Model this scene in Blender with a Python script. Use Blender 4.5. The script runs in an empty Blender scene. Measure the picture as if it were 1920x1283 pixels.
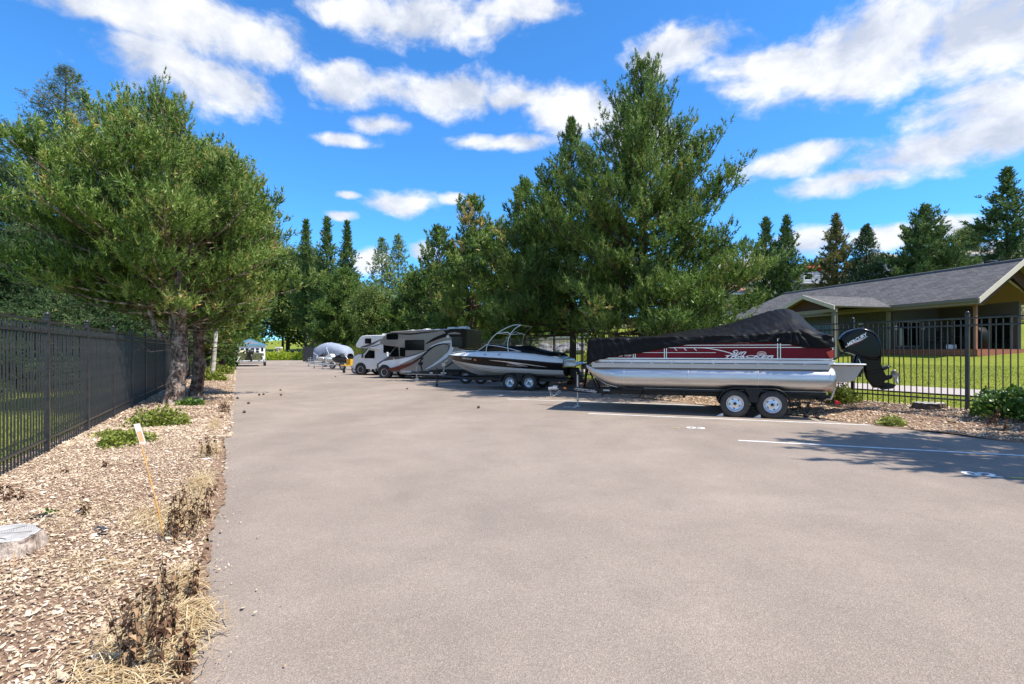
import bpy, math, random
import numpy as np
from mathutils import Vector, Matrix, noise as mnoise

SC = bpy.context.scene
COL = SC.collection
PI = math.pi
rnd = random.Random(7)

# ------------------------------------------------------------------ camera
EYE = 1.63
cam_data = bpy.data.cameras.new("camera")
cam_data.lens = 18.0
cam_data.sensor_width = 36.0
cam_data.shift_y = 16.5 / 1920.0
cam_data.clip_start = 0.05
cam_data.clip_end = 3000.0
cam = bpy.data.objects.new("camera", cam_data)
cam.location = (0, 0, EYE)
cam.rotation_euler = (PI / 2, 0, 0)
COL.objects.link(cam)
SC.camera = cam

# ------------------------------------------------------------------ sky and sun
SUN_EL = math.radians(58)
SUN_DIR = Vector((0.92, -0.39, 0)).normalized()          # horizontal direction towards the sun
SKY_STRENGTH = 0.14
world = bpy.data.worlds.new("World")
SC.world = world
world.use_nodes = True
WN = world.node_tree
WN.nodes.clear()


def wn(kind, **kw):
    n = WN.nodes.new(kind)
    for k, v in kw.items():
        setattr(n, k, v)
    return n


def wl(a, b):
    WN.links.new(a, b)


def wmath(op, a, b=None, c=None, clamp=False):
    n = wn("ShaderNodeMath", operation=op)
    n.use_clamp = clamp
    for i, v in enumerate((a, b, c)):
        if v is None:
            continue
        if isinstance(v, (int, float)):
            n.inputs[i].default_value = v
        else:
            wl(v, n.inputs[i])
    return n.outputs[0]


sky = wn("ShaderNodeTexSky", sky_type="NISHITA")
sky.sun_disc = False
sky.sun_elevation = SUN_EL
sky.sun_rotation = math.atan2(SUN_DIR.x, SUN_DIR.y)
sky.altitude = 900
sky.air_density = 1.0
sky.dust_density = 0.35
sky.ozone_density = 2.2
tint = wn("ShaderNodeMix", data_type="RGBA", blend_type="MULTIPLY")
tint.inputs[0].default_value = 1.0
tint.inputs[7].default_value = (0.36, 0.86, 1.27, 1)
wl(sky.outputs[0], tint.inputs[6])

tc = wn("ShaderNodeTexCoord")
sep = wn("ShaderNodeSeparateXYZ")
wl(tc.outputs["Generated"], sep.inputs[0])
az = wmath("ARCTAN2", sep.outputs[0], sep.outputs[1])
el = wmath("ARCSINE", sep.outputs[2])
comb = wn("ShaderNodeCombineXYZ")
wl(az, comb.inputs[0])
wl(el, comb.inputs[1])


def wnoise(vec, scale, detail, rough=0.55, stretch=(1, 1.45, 1)):
    m = wn("ShaderNodeVectorMath", operation="MULTIPLY")
    wl(vec, m.inputs[0])
    m.inputs[1].default_value = stretch
    n = wn("ShaderNodeTexNoise")
    n.inputs["Scale"].default_value = scale
    n.inputs["Detail"].default_value = detail
    n.inputs["Roughness"].default_value = rough
    wl(m.outputs[0], n.inputs["Vector"])
    return n


# gentle warp so that cloud borders curl
warp = wnoise(comb.outputs[0], 5.0, 3)
wsub = wn("ShaderNodeVectorMath", operation="SUBTRACT")
wl(warp.outputs["Color"], wsub.inputs[0])
wsub.inputs[1].default_value = (0.5, 0.5, 0.5)
wsc = wn("ShaderNodeVectorMath", operation="MULTIPLY_ADD")
wl(wsub.outputs[0], wsc.inputs[0])
wsc.inputs[1].default_value = (0.09, 0.055, 0)
wl(comb.outputs[0], wsc.inputs[2])
P0 = wsc.outputs[0]


def azel(px, py):
    a = math.atan((px - 960) / 960.0)
    return a, math.atan((658 - py) / 960.0 * math.cos(a))


CLOUDS = [  # centre and half extent in directions of the sky (azimuth, elevation)
    (330, 35, 300, 75), (350, 140, 200, 62), (180, 20, 150, 40), (480, 80, 110, 50), (440, 165, 110, 40),
    (800, 40, 190, 52), (960, 20, 140, 34), (690, 20, 120, 40),
    (645, 155, 90, 44), (830, 172, 150, 42), (1085, 205, 120, 48), (960, 185, 80, 26), (1200, 250, 90, 60),
    (720, 232, 60, 22), (650, 262, 70, 16), (950, 262, 110, 22),
    (745, 378, 66, 27), (650, 362, 30, 9), (636, 402, 34, 12), (690, 492, 42, 22), (782, 478, 36, 24), (840, 376, 24, 10),
    (1640, 90, 330, 105), (1850, 60, 250, 120), (1450, 120, 150, 70), (1270, 90, 110, 50), (1900, 200, 220, 90),
    (1760, 290, 220, 48), (1600, 345, 160, 26), (1490, 305, 120, 30), (1880, 250, 200, 70),
    (1510, 460, 70, 30), (1650, 450, 100, 30), (1430, 480, 60, 24), (1770, 440, 80, 22), (2050, 420, 160, 60),
]
best = None
for (px, py, hx, hy) in CLOUDS:
    a0, e0 = azel(px, py)
    a1, _ = azel(px + hx, py)
    a2, _ = azel(px - hx, py)
    _, e1 = azel(px, py - hy)
    _, e2 = azel(px, py + hy)
    sa, se = max(0.01, (a1 - a2) / 2), max(0.006, (e1 - e2) / 2)
    m = wn("ShaderNodeVectorMath", operation="MULTIPLY_ADD")
    wl(P0, m.inputs[0])
    m.inputs[1].default_value = (1 / sa, 1 / se, 0)
    m.inputs[2].default_value = (-a0 / sa, -e0 / se, 0)
    d = wn("ShaderNodeVectorMath", operation="LENGTH")
    wl(m.outputs[0], d.inputs[0])
    best = d.outputs["Value"] if best is None else wmath("MINIMUM", best, d.outputs["Value"])
# clouds elsewhere round the sky, where the photograph does not look: same kind, from noise
far_n = wnoise(comb.outputs[0], 1.6, 2)
absaz = wmath("ABSOLUTE", az)
side = wmath("MULTIPLY_ADD", absaz, 3.0, -2.7, clamp=True)        # 0 in front, 1 to the sides and behind
far_d = wmath("MULTIPLY_ADD", far_n.outputs[0], -4.6, 3.35)
far_d = wmath("ADD", far_d, wmath("MULTIPLY", wmath("SUBTRACT", 1.0, side), 6.0))
best = wmath("MINIMUM", best, far_d)
fb = wnoise(P0, 9.0, 9, 0.6)
fb2 = wnoise(comb.outputs[0], 26.0, 5, 0.6)
shape = wmath("SUBTRACT", 1.00, best)
shape = wmath("ADD", shape, wmath("MULTIPLY_ADD", fb.outputs[0], 2.2, -1.08))
shape = wmath("ADD", shape, wmath("MULTIPLY_ADD", fb2.outputs[0], 0.5, -0.25))
dens = wn("ShaderNodeMapRange", interpolation_type="SMOOTHSTEP")
wl(shape, dens.inputs[0])
dens.inputs[1].default_value = -0.15
dens.inputs[2].default_value = 0.62
# self shading: compare with the density a little higher up
upv = wn("ShaderNodeVectorMath", operation="ADD")
wl(P0, upv.inputs[0])
upv.inputs[1].default_value = (0.03, 0.045, 0)
fbu = wnoise(upv.outputs[0], 9.0, 6, 0.55)
lit = wmath("SUBTRACT", fb.outputs[0], fbu.outputs[0])
litr = wn("ShaderNodeMapRange")
wl(lit, litr.inputs[0])
litr.inputs[1].default_value = -0.16
litr.inputs[2].default_value = 0.17
ccol = wn("ShaderNodeMix", data_type="RGBA")
ccol.inputs[6].default_value = (2.9, 3.15, 3.7, 1)
ccol.inputs[7].default_value = (4.9, 4.95, 5.05, 1)
wl(litr.outputs[0], ccol.inputs[0])
cm = wn("ShaderNodeMix", data_type="RGBA")
wl(wmath("MULTIPLY", dens.outputs[0], 0.95), cm.inputs[0])
wl(tint.outputs[2], cm.inputs[6])
wl(ccol.outputs[2], cm.inputs[7])
bg = wn("ShaderNodeBackground")
bg.inputs[1].default_value = SKY_STRENGTH
wl(cm.outputs[2], bg.inputs[0])
wo = wn("ShaderNodeOutputWorld")
wl(bg.outputs[0], wo.inputs[0])

sun_data = bpy.data.lights.new("sun", "SUN")
sun_data.energy = 4.8
sun_data.angle = math.radians(0.53)
sun_data.color = (1.0, 0.93, 0.82)
sun = bpy.data.objects.new("sun", sun_data)
tosun = Vector((SUN_DIR.x * math.cos(SUN_EL), SUN_DIR.y * math.cos(SUN_EL), math.sin(SUN_EL)))
sun.rotation_euler = tosun.to_track_quat("Z", "Y").to_euler()
sun.location = (30, -12, 40)
COL.objects.link(sun)

SC.view_settings.view_transform = "Standard"
SC.view_settings.look = "None"
SC.view_settings.gamma = 1.0
SC.view_settings.exposure = 0.68
SC.cycles.max_bounces = 8
SC.cycles.transparent_max_bounces = 8
SC.cycles.use_adaptive_sampling = True

# ------------------------------------------------------------------ site axes
# U runs along the lane, P across it (to the right); S is the heading of parked boats, N across the stalls
U = Vector((-0.4725, 0.8813, 0)); P = Vector((0.8813, 0.4725, 0))
S = Vector((-0.9432, 0.3322, 0)); N = Vector((0.3322, 0.9432, 0))


def G(p, q, z=0.0):
    v = P * p + U * q
    return Vector((v.x, v.y, z))


def PQ(x, y):
    return 0.8813 * x + 0.4725 * y, -0.4725 * x + 0.8813 * y


def view(px, Y):
    """ground position at a bearing (given as a pixel column of the photograph) and a distance"""
    return (px - 960) / 960.0 * Y, Y


def sstep(a, b, x):
    t = np.clip((x - a) / (b - a), 0, 1)
    return t * t * (3 - 2 * t)


def terr_pq(p, q):
    p = np.asarray(p, float); q = np.asarray(q, float)
    z = 0.29 * sstep(12.3, 14.7, p)
    z = z + 0.061 * np.clip(p - 14.7, 0, 24)
    z = z + 0.215 * np.clip(p - 38.7, 0, 110) * (1 - 0.55 * sstep(60, 140, q))
    z = z + 0.04 * np.clip(q - 101, 0, 150)
    z = z - 0.35 * sstep(-3.2, -12, p) * 0
    return z


def terr(x, y):
    p, q = PQ(np.asarray(x, float), np.asarray(y, float))
    return terr_pq(p, q)


# ------------------------------------------------------------------ materials
MATS = {}


def newmat(name):
    m = bpy.data.materials.new(name)
    m.use_nodes = True
    nt = m.node_tree
    nt.nodes.clear()
    return m, nt


def mat(name, col, rough=0.6, metal=0.0, var=0.12, scale=8.0, bump=0.0, bscale=60.0, coat=0.0, spec=0.5,
        dirt=None, dirt_amt=0.0, stretch=None):
    """painted / metal / wood surface: base colour broken up by noise, uneven gloss, fine relief"""
    if name in MATS:
        return MATS[name]
    m, nt = newmat(name)
    L = nt.links.new
    out = nt.nodes.new("ShaderNodeOutputMaterial")
    b = nt.nodes.new("ShaderNodeBsdfPrincipled")
    L(b.outputs[0], out.inputs[0])
    co = nt.nodes.new("ShaderNodeTexCoord")
    mp = nt.nodes.new("ShaderNodeMapping")
    if stretch:
        mp.inputs["Scale"].default_value = stretch
    L(co.outputs["Object"], mp.inputs[0])
    n = nt.nodes.new("ShaderNodeTexNoise")
    n.inputs["Scale"].default_value = scale
    n.inputs["Detail"].default_value = 6
    L(mp.outputs[0], n.inputs["Vector"])
    r = nt.nodes.new("ShaderNodeValToRGB")
    r.color_ramp.elements[0].position = 0.28
    r.color_ramp.elements[1].position = 0.72
    r.color_ramp.elements[0].color = tuple(c * (1 - var) for c in col) + (1,)
    r.color_ramp.elements[1].color = tuple(min(1, c * (1 + var)) for c in col) + (1,)
    L(n.outputs[0], r.inputs[0])
    last = r.outputs[0]
    if dirt:
        n3 = nt.nodes.new("ShaderNodeTexNoise")
        n3.inputs["Scale"].default_value = scale * 0.35
        n3.inputs["Detail"].default_value = 8
        n3.inputs["Roughness"].default_value = 0.7
        L(mp.outputs[0], n3.inputs["Vector"])
        mr = nt.nodes.new("ShaderNodeMapRange")
        mr.inputs[1].default_value = 0.45
        mr.inputs[2].default_value = 0.75
        mr.inputs[4].default_value = dirt_amt
        L(n3.outputs[0], mr.inputs[0])
        mx = nt.nodes.new("ShaderNodeMix"); mx.data_type = "RGBA"
        L(mr.outputs[0], mx.inputs[0]); L(last, mx.inputs[6])
        mx.inputs[7].default_value = tuple(dirt) + (1,)
        last = mx.outputs[2]
    L(last, b.inputs["Base Color"])
    rr = nt.nodes.new("ShaderNodeMapRange")
    rr.inputs[3].default_value = max(0.03, rough - 0.08)
    rr.inputs[4].default_value = min(1, rough + 0.1)
    L(n.outputs[0], rr.inputs[0])
    L(rr.outputs[0], b.inputs["Roughness"])
    b.inputs["Metallic"].default_value = metal
    b.inputs["Coat Weight"].default_value = coat
    b.inputs["Coat Roughness"].default_value = 0.08
    b.inputs["Specular IOR Level"].default_value = spec
    if bump > 0:
        n2 = nt.nodes.new("ShaderNodeTexNoise")
        n2.inputs["Scale"].default_value = bscale
        n2.inputs["Detail"].default_value = 4
        L(mp.outputs[0], n2.inputs["Vector"])
        bp = nt.nodes.new("ShaderNodeBump")
        bp.inputs["Strength"].default_value = bump
        bp.inputs["Distance"].default_value = 0.02
        L(n2.outputs[0], bp.inputs["Height"])
        L(bp.outputs[0], b.inputs["Normal"])
    MATS[name] = m
    return m


def attr_mat(name, stops, rough=0.8, trans=0.0, attr="tint", young=None, spec=0.25):
    """foliage and chips: colour picked along a ramp by a random value stored per leaf, needle or chip"""
    m, nt = newmat(name)
    L = nt.links.new
    out = nt.nodes.new("ShaderNodeOutputMaterial")
    b = nt.nodes.new("ShaderNodeBsdfPrincipled")
    at = nt.nodes.new("ShaderNodeAttribute"); at.attribute_name = attr
    r = nt.nodes.new("ShaderNodeValToRGB")
    els = r.color_ramp.elements
    els[0].position, els[0].color = stops[0][0], tuple(stops[0][1]) + (1,)
    els[1].position, els[1].color = stops[-1][0], tuple(stops[-1][1]) + (1,)
    for pos, c in stops[1:-1]:
        e = els.new(pos); e.color = tuple(c) + (1,)
    L(at.outputs["Fac"], r.inputs[0])
    col = r.outputs[0]
    if young:
        ay = nt.nodes.new("ShaderNodeAttribute"); ay.attribute_name = "young"
        mx = nt.nodes.new("ShaderNodeMix"); mx.data_type = "RGBA"
        L(ay.outputs["Fac"], mx.inputs[0]); L(col, mx.inputs[6])
        mx.inputs[7].default_value = tuple(young) + (1,)
        col = mx.outputs[2]
    L(col, b.inputs["Base Color"])
    b.inputs["Roughness"].default_value = rough
    b.inputs["Specular IOR Level"].default_value = spec
    if trans > 0:
        t = nt.nodes.new("ShaderNodeBsdfTranslucent")
        L(col, t.inputs[0])
        ms = nt.nodes.new("ShaderNodeMixShader")
        ms.inputs[0].default_value = trans
        L(b.outputs[0], ms.inputs[1]); L(t.outputs[0], ms.inputs[2])
        L(ms.outputs[0], out.inputs[0])
    else:
        L(b.outputs[0], out.inputs[0])
    MATS[name] = m
    return m


def barkmat(name, c_dark, c_mid, c_pale, sc=1.0):
    """furrowed bark: long plates split by dark cracks, with pale flaked patches"""
    m, nt = newmat(name); L = nt.links.new; nn = nt.nodes.new
    out = nn("ShaderNodeOutputMaterial"); b = nn("ShaderNodeBsdfPrincipled"); L(b.outputs[0], out.inputs[0])
    co = nn("ShaderNodeTexCoord"); mp = nn("ShaderNodeMapping"); mp.inputs["Scale"].default_value = (9 * sc, 9 * sc, 3.2 * sc); L(co.outputs["Object"], mp.inputs[0])
    n0 = nn("ShaderNodeTexNoise"); n0.inputs["Scale"].default_value = 1.6; n0.inputs["Detail"].default_value = 5; L(mp.outputs[0], n0.inputs["Vector"])
    av = nn("ShaderNodeVectorMath"); av.operation = "MULTIPLY_ADD"; L(n0.outputs["Color"], av.inputs[0]); av.inputs[1].default_value = (1.2, 1.2, 1.2); L(mp.outputs[0], av.inputs[2])
    v = nn("ShaderNodeTexVoronoi"); v.feature = "DISTANCE_TO_EDGE"; v.inputs["Scale"].default_value = 1.0; L(av.outputs[0], v.inputs["Vector"])
    r = nn("ShaderNodeValToRGB"); e = r.color_ramp.elements
    e[0].position, e[0].color = 0.02, c_dark + (1,); e[1].position, e[1].color = 0.30, c_mid + (1,)
    L(v.outputs["Distance"], r.inputs[0])
    n1 = nn("ShaderNodeTexNoise"); n1.inputs["Scale"].default_value = 4.5 * sc; n1.inputs["Detail"].default_value = 9; n1.inputs["Roughness"].default_value = .7; L(co.outputs["Object"], n1.inputs["Vector"])
    mr = nn("ShaderNodeMapRange"); mr.inputs[1].default_value = .46; mr.inputs[2].default_value = .62; L(n1.outputs[0], mr.inputs[0])
    x = nn("ShaderNodeMix"); x.data_type = "RGBA"; L(mr.outputs[0], x.inputs[0]); L(r.outputs[0], x.inputs[6]); x.inputs[7].default_value = c_pale + (1,)
    n2 = nn("ShaderNodeTexNoise"); n2.inputs["Scale"].default_value = 30 * sc; n2.inputs["Detail"].default_value = 4; L(mp.outputs[0], n2.inputs["Vector"])
    m2 = nn("ShaderNodeMapRange"); m2.inputs[1].default_value = .3; m2.inputs[2].default_value = .7; m2.inputs[3].default_value = .7; m2.inputs[4].default_value = 1.25; L(n2.outputs[0], m2.inputs[0])
    y = nn("ShaderNodeMix"); y.data_type = "RGBA"; y.blend_type = "MULTIPLY"; y.inputs[0].default_value = 1; L(x.outputs[2], y.inputs[6]); L(m2.outputs[0], y.inputs[7])
    L(y.outputs[2], b.inputs["Base Color"]); b.inputs["Roughness"].default_value = .95; b.inputs["Specular IOR Level"].default_value = .12
    ad = nn("ShaderNodeMath"); ad.operation = "MULTIPLY_ADD"; L(n1.outputs[0], ad.inputs[0]); ad.inputs[1].default_value = .6; L(v.outputs["Distance"], ad.inputs[2])
    bp = nn("ShaderNodeBump"); bp.inputs["Strength"].default_value = 1.0; bp.inputs["Distance"].default_value = .05; L(ad.outputs[0], bp.inputs["Height"]); L(bp.outputs[0], b.inputs["Normal"])
    return m


def glassmat(name, col=(0.004, 0.005, 0.006), rough=0.06):
    return mat(name, col, rough, 0, 0.1, 2.0, spec=0.28)


M_alu = mat("brushed_aluminium", (0.54, 0.535, 0.53), 0.36, 1.0, 0.1, 6, 0.06, 40, stretch=(0.3, 3, 3), dirt=(0.42, 0.37, 0.33), dirt_amt=0.35)
M_alutrim = mat("aluminium_trim", (0.78, 0.79, 0.8), 0.3, 0.85, 0.05, 4)
M_red = mat("red_panel", (0.15, 0.002, 0.012), 0.4, 0.0, 0.2, 3, spec=0.2)
M_cloth = mat("black_canvas", (0.005, 0.005, 0.006), 0.55, 0, 0.3, 5, 0.12, 90, spec=0.16)
M_black = mat("black_enamel", (0.008, 0.008, 0.009), 0.38, 0.0, 0.2, 5, spec=0.35)
M_gloss = mat("gloss_black_cowl", (0.003, 0.0035, 0.005), 0.16, 0.0, 0.2, 3, coat=0.1, spec=0.2)
M_rubber = mat("tyre_rubber", (0.035, 0.032, 0.03), 0.85, 0, 0.25, 12, 0.3, 80, dirt=(0.13, 0.11, 0.09), dirt_amt=0.5)
M_rim = mat("silver_rim", (0.66, 0.68, 0.71), 0.32, 0.75, 0.08, 5)
M_galv = mat("galvanised_steel", (0.5, 0.51, 0.52), 0.42, 0.8, 0.15, 9, dirt=(0.3, 0.25, 0.2), dirt_amt=0.4)
M_white = mat("white_gelcoat", (0.78, 0.78, 0.76), 0.2, 0, 0.04, 3, coat=0.5, dirt=(0.5, 0.46, 0.4), dirt_amt=0.18)
M_whitep = mat("white_paint", (0.8, 0.8, 0.79), 0.45, 0, 0.06, 6)
M_beige = mat("beige_plastic", (0.5, 0.45, 0.38), 0.5, 0, 0.08, 5)
M_taupe = mat("taupe_fibreglass", (0.27, 0.235, 0.195), 0.3, 0, 0.06, 2, coat=0.3)
M_taupe2 = mat("dark_taupe_stripe", (0.13, 0.11, 0.095), 0.3, 0, 0.06, 2, coat=0.3)
M_brown = mat("dark_brown_fibreglass", (0.010, 0.006, 0.005), 0.45, 0, 0.15, 2, spec=0.25)
M_maroon = mat("maroon_stripe", (0.13, 0.02, 0.015), 0.3, 0, 0.1, 2, coat=0.3)
M_glass = glassmat("dark_tinted_glass")
M_fence = mat("fence_powder_coat", (0.022, 0.023, 0.026), 0.36, 0.0, 0.25, 14, 0.05, 120, dirt=(0.10, 0.09, 0.08), dirt_amt=0.35)
M_redlens = mat("red_lamp_lens", (0.5, 0.01, 0.01), 0.2, 0, 0.1, 4, coat=0.6)
M_orange = mat("amber_lens", (0.6, 0.14, 0.01), 0.3, 0, 0.1, 4)
M_yellow = mat("yellow_enamel", (0.62, 0.36, 0.03), 0.45, 0, 0.12, 6)
M_greycov = mat("grey_boat_cover_cloth", (0.26, 0.30, 0.37), 0.75, 0, 0.1, 3, 0.1, 30)
M_lead = mat("marine_black_plastic", (0.02, 0.02, 0.022), 0.5, 0, 0.2, 6)
M_line = mat("road_marking_paint", (0.72, 0.72, 0.7), 0.65, 0, 0.12, 12, 0.2, 90, dirt=(0.3, 0.27, 0.25), dirt_amt=0.7)
M_yline = mat("yellow_marking_paint", (0.6, 0.5, 0.08), 0.65, 0, 0.2, 20, dirt=(0.22, 0.2, 0.17), dirt_amt=0.9)


# ------------------------------------------------------------------ mesh builder
class MB:
    def __init__(self):
        self.v = []; self.f = []; self.m = []; self.s = []

    def add(self, vs, fs, mi=0, smooth=False):
        o = len(self.v)
        self.v.extend([tuple(v) for v in vs])
        for f in fs:
            self.f.append([i + o for i in f]); self.m.append(mi); self.s.append(smooth)
        return self

    def box(self, c, d, mi=0, rot=None):
        x, y, z = d[0] / 2, d[1] / 2, d[2] / 2
        vs = [Vector((sx * x, sy * y, sz * z)) for sz in (-1, 1) for sy in (-1, 1) for sx in (-1, 1)]
        if rot is not None:
            vs = [rot @ v for v in vs]
        vs = [v + Vector(c) for v in vs]
        return self.add(vs, [(0, 2, 3, 1), (4, 5, 7, 6), (0, 1, 5, 4), (2, 6, 7, 3), (0, 4, 6, 2), (1, 3, 7, 5)], mi)

    def rbox(self, c, d, r=0.01, mi=0):
        """box with chamfered vertical and horizontal edges"""
        x, y, z = d[0] / 2, d[1] / 2, d[2] / 2
        r = min(r, x * .9, y * .9, z * .9)
        rings = []
        for (zz, ins) in ((-z, r), (-z + r, 0), (z - r, 0), (z, r)):
            a, b = x - ins, y - ins
            k = r
            ring = [(-a + k, -b), (a - k, -b), (a, -b + k), (a, b - k), (a - k, b), (-a + k, b), (-a, b - k), (-a, -b + k)]
            rings.append([(c[0] + px, c[1] + py, c[2] + zz) for px, py in ring])
        return self.loft(rings, mi, smooth=False)

    def loft(self, rings, mi=0, smooth=True, caps=True, closed=True):
        n = len(rings[0]); vs = []; fs = []
        for r in rings:
            vs.extend(r)
        for i in range(len(rings) - 1):
            for j in range(n if closed else n - 1):
                k = (j + 1) % n
                fs.append((i * n + j, i * n + k, (i + 1) * n + k, (i + 1) * n + j))
        self.add(vs, fs, mi, smooth)
        if caps and closed:
            self.add(rings[0], [tuple(range(n))[::-1]], mi, False)
            self.add(rings[-1], [tuple(range(n))], mi, False)
        return self

    def tube(self, pts, r, n=8, mi=0, smooth=True, caps=True):
        pts = [Vector(p) for p in pts]
        if not hasattr(r, "__len__"):
            r = [r] * len(pts)
        rings = []
        up = None
        for i, p in enumerate(pts):
            d = (pts[min(i + 1, len(pts) - 1)] - pts[max(i - 1, 0)])
            if d.length < 1e-9:
                d = Vector((0, 0, 1))
            d.normalize()
            if up is None:
                up = Vector((0, 0, 1)) if abs(d.z) < 0.9 else Vector((1, 0, 0))
            a = d.cross(up)
            if a.length < 1e-6:
                a = d.cross(Vector((0, 1, 0)))
            a.normalize(); b = a.cross(d).normalized(); up = b
            rings.append([p + a * math.cos(2 * PI * k / n) * r[i] + b * math.sin(2 * PI * k / n) * r[i] for k in range(n)])
        return self.loft(rings, mi, smooth, caps)

    def revolve(self, prof, c, axis="y", n=28, mi=0, smooth=True, caps=True):
        """prof = (along axis, radius) list"""
        rings = []
        for h, r in prof:
            ring = []
            for k in range(n):
                a = 2 * PI * k / n; u, w = math.cos(a) * r, math.sin(a) * r
                if axis == "y": q = (c[0] + u, c[1] + h, c[2] + w)
                elif axis == "x": q = (c[0] + h, c[1] + u, c[2] + w)
                else: q = (c[0] + u, c[1] + w, c[2] + h)
                ring.append(q)
            rings.append(ring)
        return self.loft(rings, mi, smooth, caps=caps)

    def prism(self, outline, y0, y1, mi=0):
        """outline in x,z pushed from y0 to y1"""
        n = len(outline)
        vs = [(x, y0, z) for x, z in outline] + [(x, y1, z) for x, z in outline]
        fs = [tuple(range(n)), tuple(range(n, 2 * n))[::-1]]
        fs += [(i, i + n, (i + 1) % n + n, (i + 1) % n) for i in range(n)]
        return self.add(vs, fs, mi)

    def puff(self, outline, w, yc=0.0, steps=((1, .86), (.9, .96), (.6, 1.0), (-.6, 1.0), (-.9, .96), (-1, .86)), mi=0, smooth=True):
        """outline in x,z given a rounded thickness of half width w"""
        cx = sum(a for a, b in outline) / len(outline); cz = sum(b for a, b in outline) / len(outline)
        rings = [[(cx + (x - cx) * s, yc + k * w, cz + (z - cz) * s) for x, z in outline] for k, s in steps]
        return self.loft(rings, mi, smooth)

    def mesh(self, name):
        me = bpy.data.meshes.new(name)
        me.from_pydata(self.v, [], self.f)
        me.polygons.foreach_set("material_index", self.m)
        me.polygons.foreach_set("use_smooth", self.s)
        me.update()
        return me


def fixn(me):
    import bmesh
    b = bmesh.new(); b.from_mesh(me)
    bmesh.ops.recalc_face_normals(b, faces=b.faces)
    b.to_mesh(me); b.free()


def link(o, parent=None):
    COL.objects.link(o)
    if parent is not None:
        o.parent = parent
    return o


def obj(name, mb, mats, parent=None, loc=None, weld=False, bevel=0.0, sub=0):
    me = mb.mesh(name) if isinstance(mb, MB) else mb
    if isinstance(mb, MB):
        if weld:
            import bmesh
            b = bmesh.new(); b.from_mesh(me)
            bmesh.ops.remove_doubles(b, verts=b.verts, dist=0.0004)
            b.to_mesh(me); b.free()
        fixn(me)
    if not isinstance(mats, (list, tuple)):
        mats = [mats]
    if not me.materials:
        for m in mats:
            me.materials.append(m)
    o = bpy.data.objects.new(name, me)
    if loc is not None:
        o.location = loc
    link(o, parent)
    if bevel:
        md = o.modifiers.new("edge", "BEVEL"); md.width = bevel; md.segments = 2; md.limit_method = "ANGLE"
        md.angle_limit = math.radians(40)
    if sub:
        md = o.modifiers.new("smooth", "SUBSURF"); md.levels = sub; md.render_levels = sub
    return o


def tag(o, label=None, cat=None, group=None, kind=None):
    if label: o["label"] = label
    if cat: o["category"] = cat
    if group: o["group"] = group
    if kind: o["kind"] = kind
    return o


def thing(name, label, cat, loc=(0, 0, 0), rotz=0.0, group=None):
    o = bpy.data.objects.new(name, None)
    o.empty_display_size = 0.3
    o.location = loc; o.rotation_euler = (0, 0, rotz)
    link(o)
    return tag(o, label, cat, group)


def inst(src, parent, loc, rot=None, scale=None, name=None):
    o = src.copy()
    if name: o.name = name
    COL.objects.link(o)
    o.parent = parent
    o.location = loc
    if rot is not None: o.rotation_euler = rot
    if scale is not None: o.scale = scale
    return o


def copy_tree(o, parent=None):
    kids = list(o.children)
    c = o.copy(); COL.objects.link(c); c.parent = parent
    for k in kids:
        copy_tree(k, c)
    return c


def text(body, parent, material, size, M, name="lettering", shear=0.0, ext=0.0015, sx=1.0, bold=0.0, align="CENTER"):
    cu = bpy.data.curves.new(name, "FONT")
    cu.body = body; cu.size = size; cu.shear = shear; cu.extrude = ext; cu.offset = bold
    cu.align_x = align; cu.align_y = "CENTER"
    cu.resolution_u = 3
    cu.materials.append(material)
    tmp = bpy.data.objects.new("letters", cu)
    me = bpy.data.meshes.new_from_object(tmp)
    bpy.data.objects.remove(tmp)
    if not me.materials:
        me.materials.append(material)
    o = bpy.data.objects.new(name, me)
    link(o, parent)
    o.matrix_local = M @ Matrix.Diagonal((sx, 1, 1, 1))
    return o


def side_matrix(t, y, z, tilt=0.0):
    """text on the camera-facing (local +y) flank of a thing whose local +x is its nose: reads left to right from outside"""
    R = Matrix(((-1, 0, 0), (0, 0, 1), (0, 1, 0))).to_4x4()
    return Matrix.Translation((t, y, z)) @ R @ Matrix.Rotation(tilt, 4, "Z")


def smooth_curve(pts, k=6):
    """Catmull-Rom through 2D or 3D points"""
    pts = [Vector(p) for p in pts]
    out = []
    for i in range(len(pts) - 1):
        p0 = pts[max(i - 1, 0)]; p1 = pts[i]; p2 = pts[i + 1]; p3 = pts[min(i + 2, len(pts) - 1)]
        for j in range(k):
            t = j / k
            out.append(0.5 * ((2 * p1) + (p2 - p0) * t + (2 * p0 - 5 * p1 + 4 * p2 - p3) * t * t + (3 * p1 - p0 - 3 * p2 + p3) * t ** 3))
    out.append(pts[-1])
    return out


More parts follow.
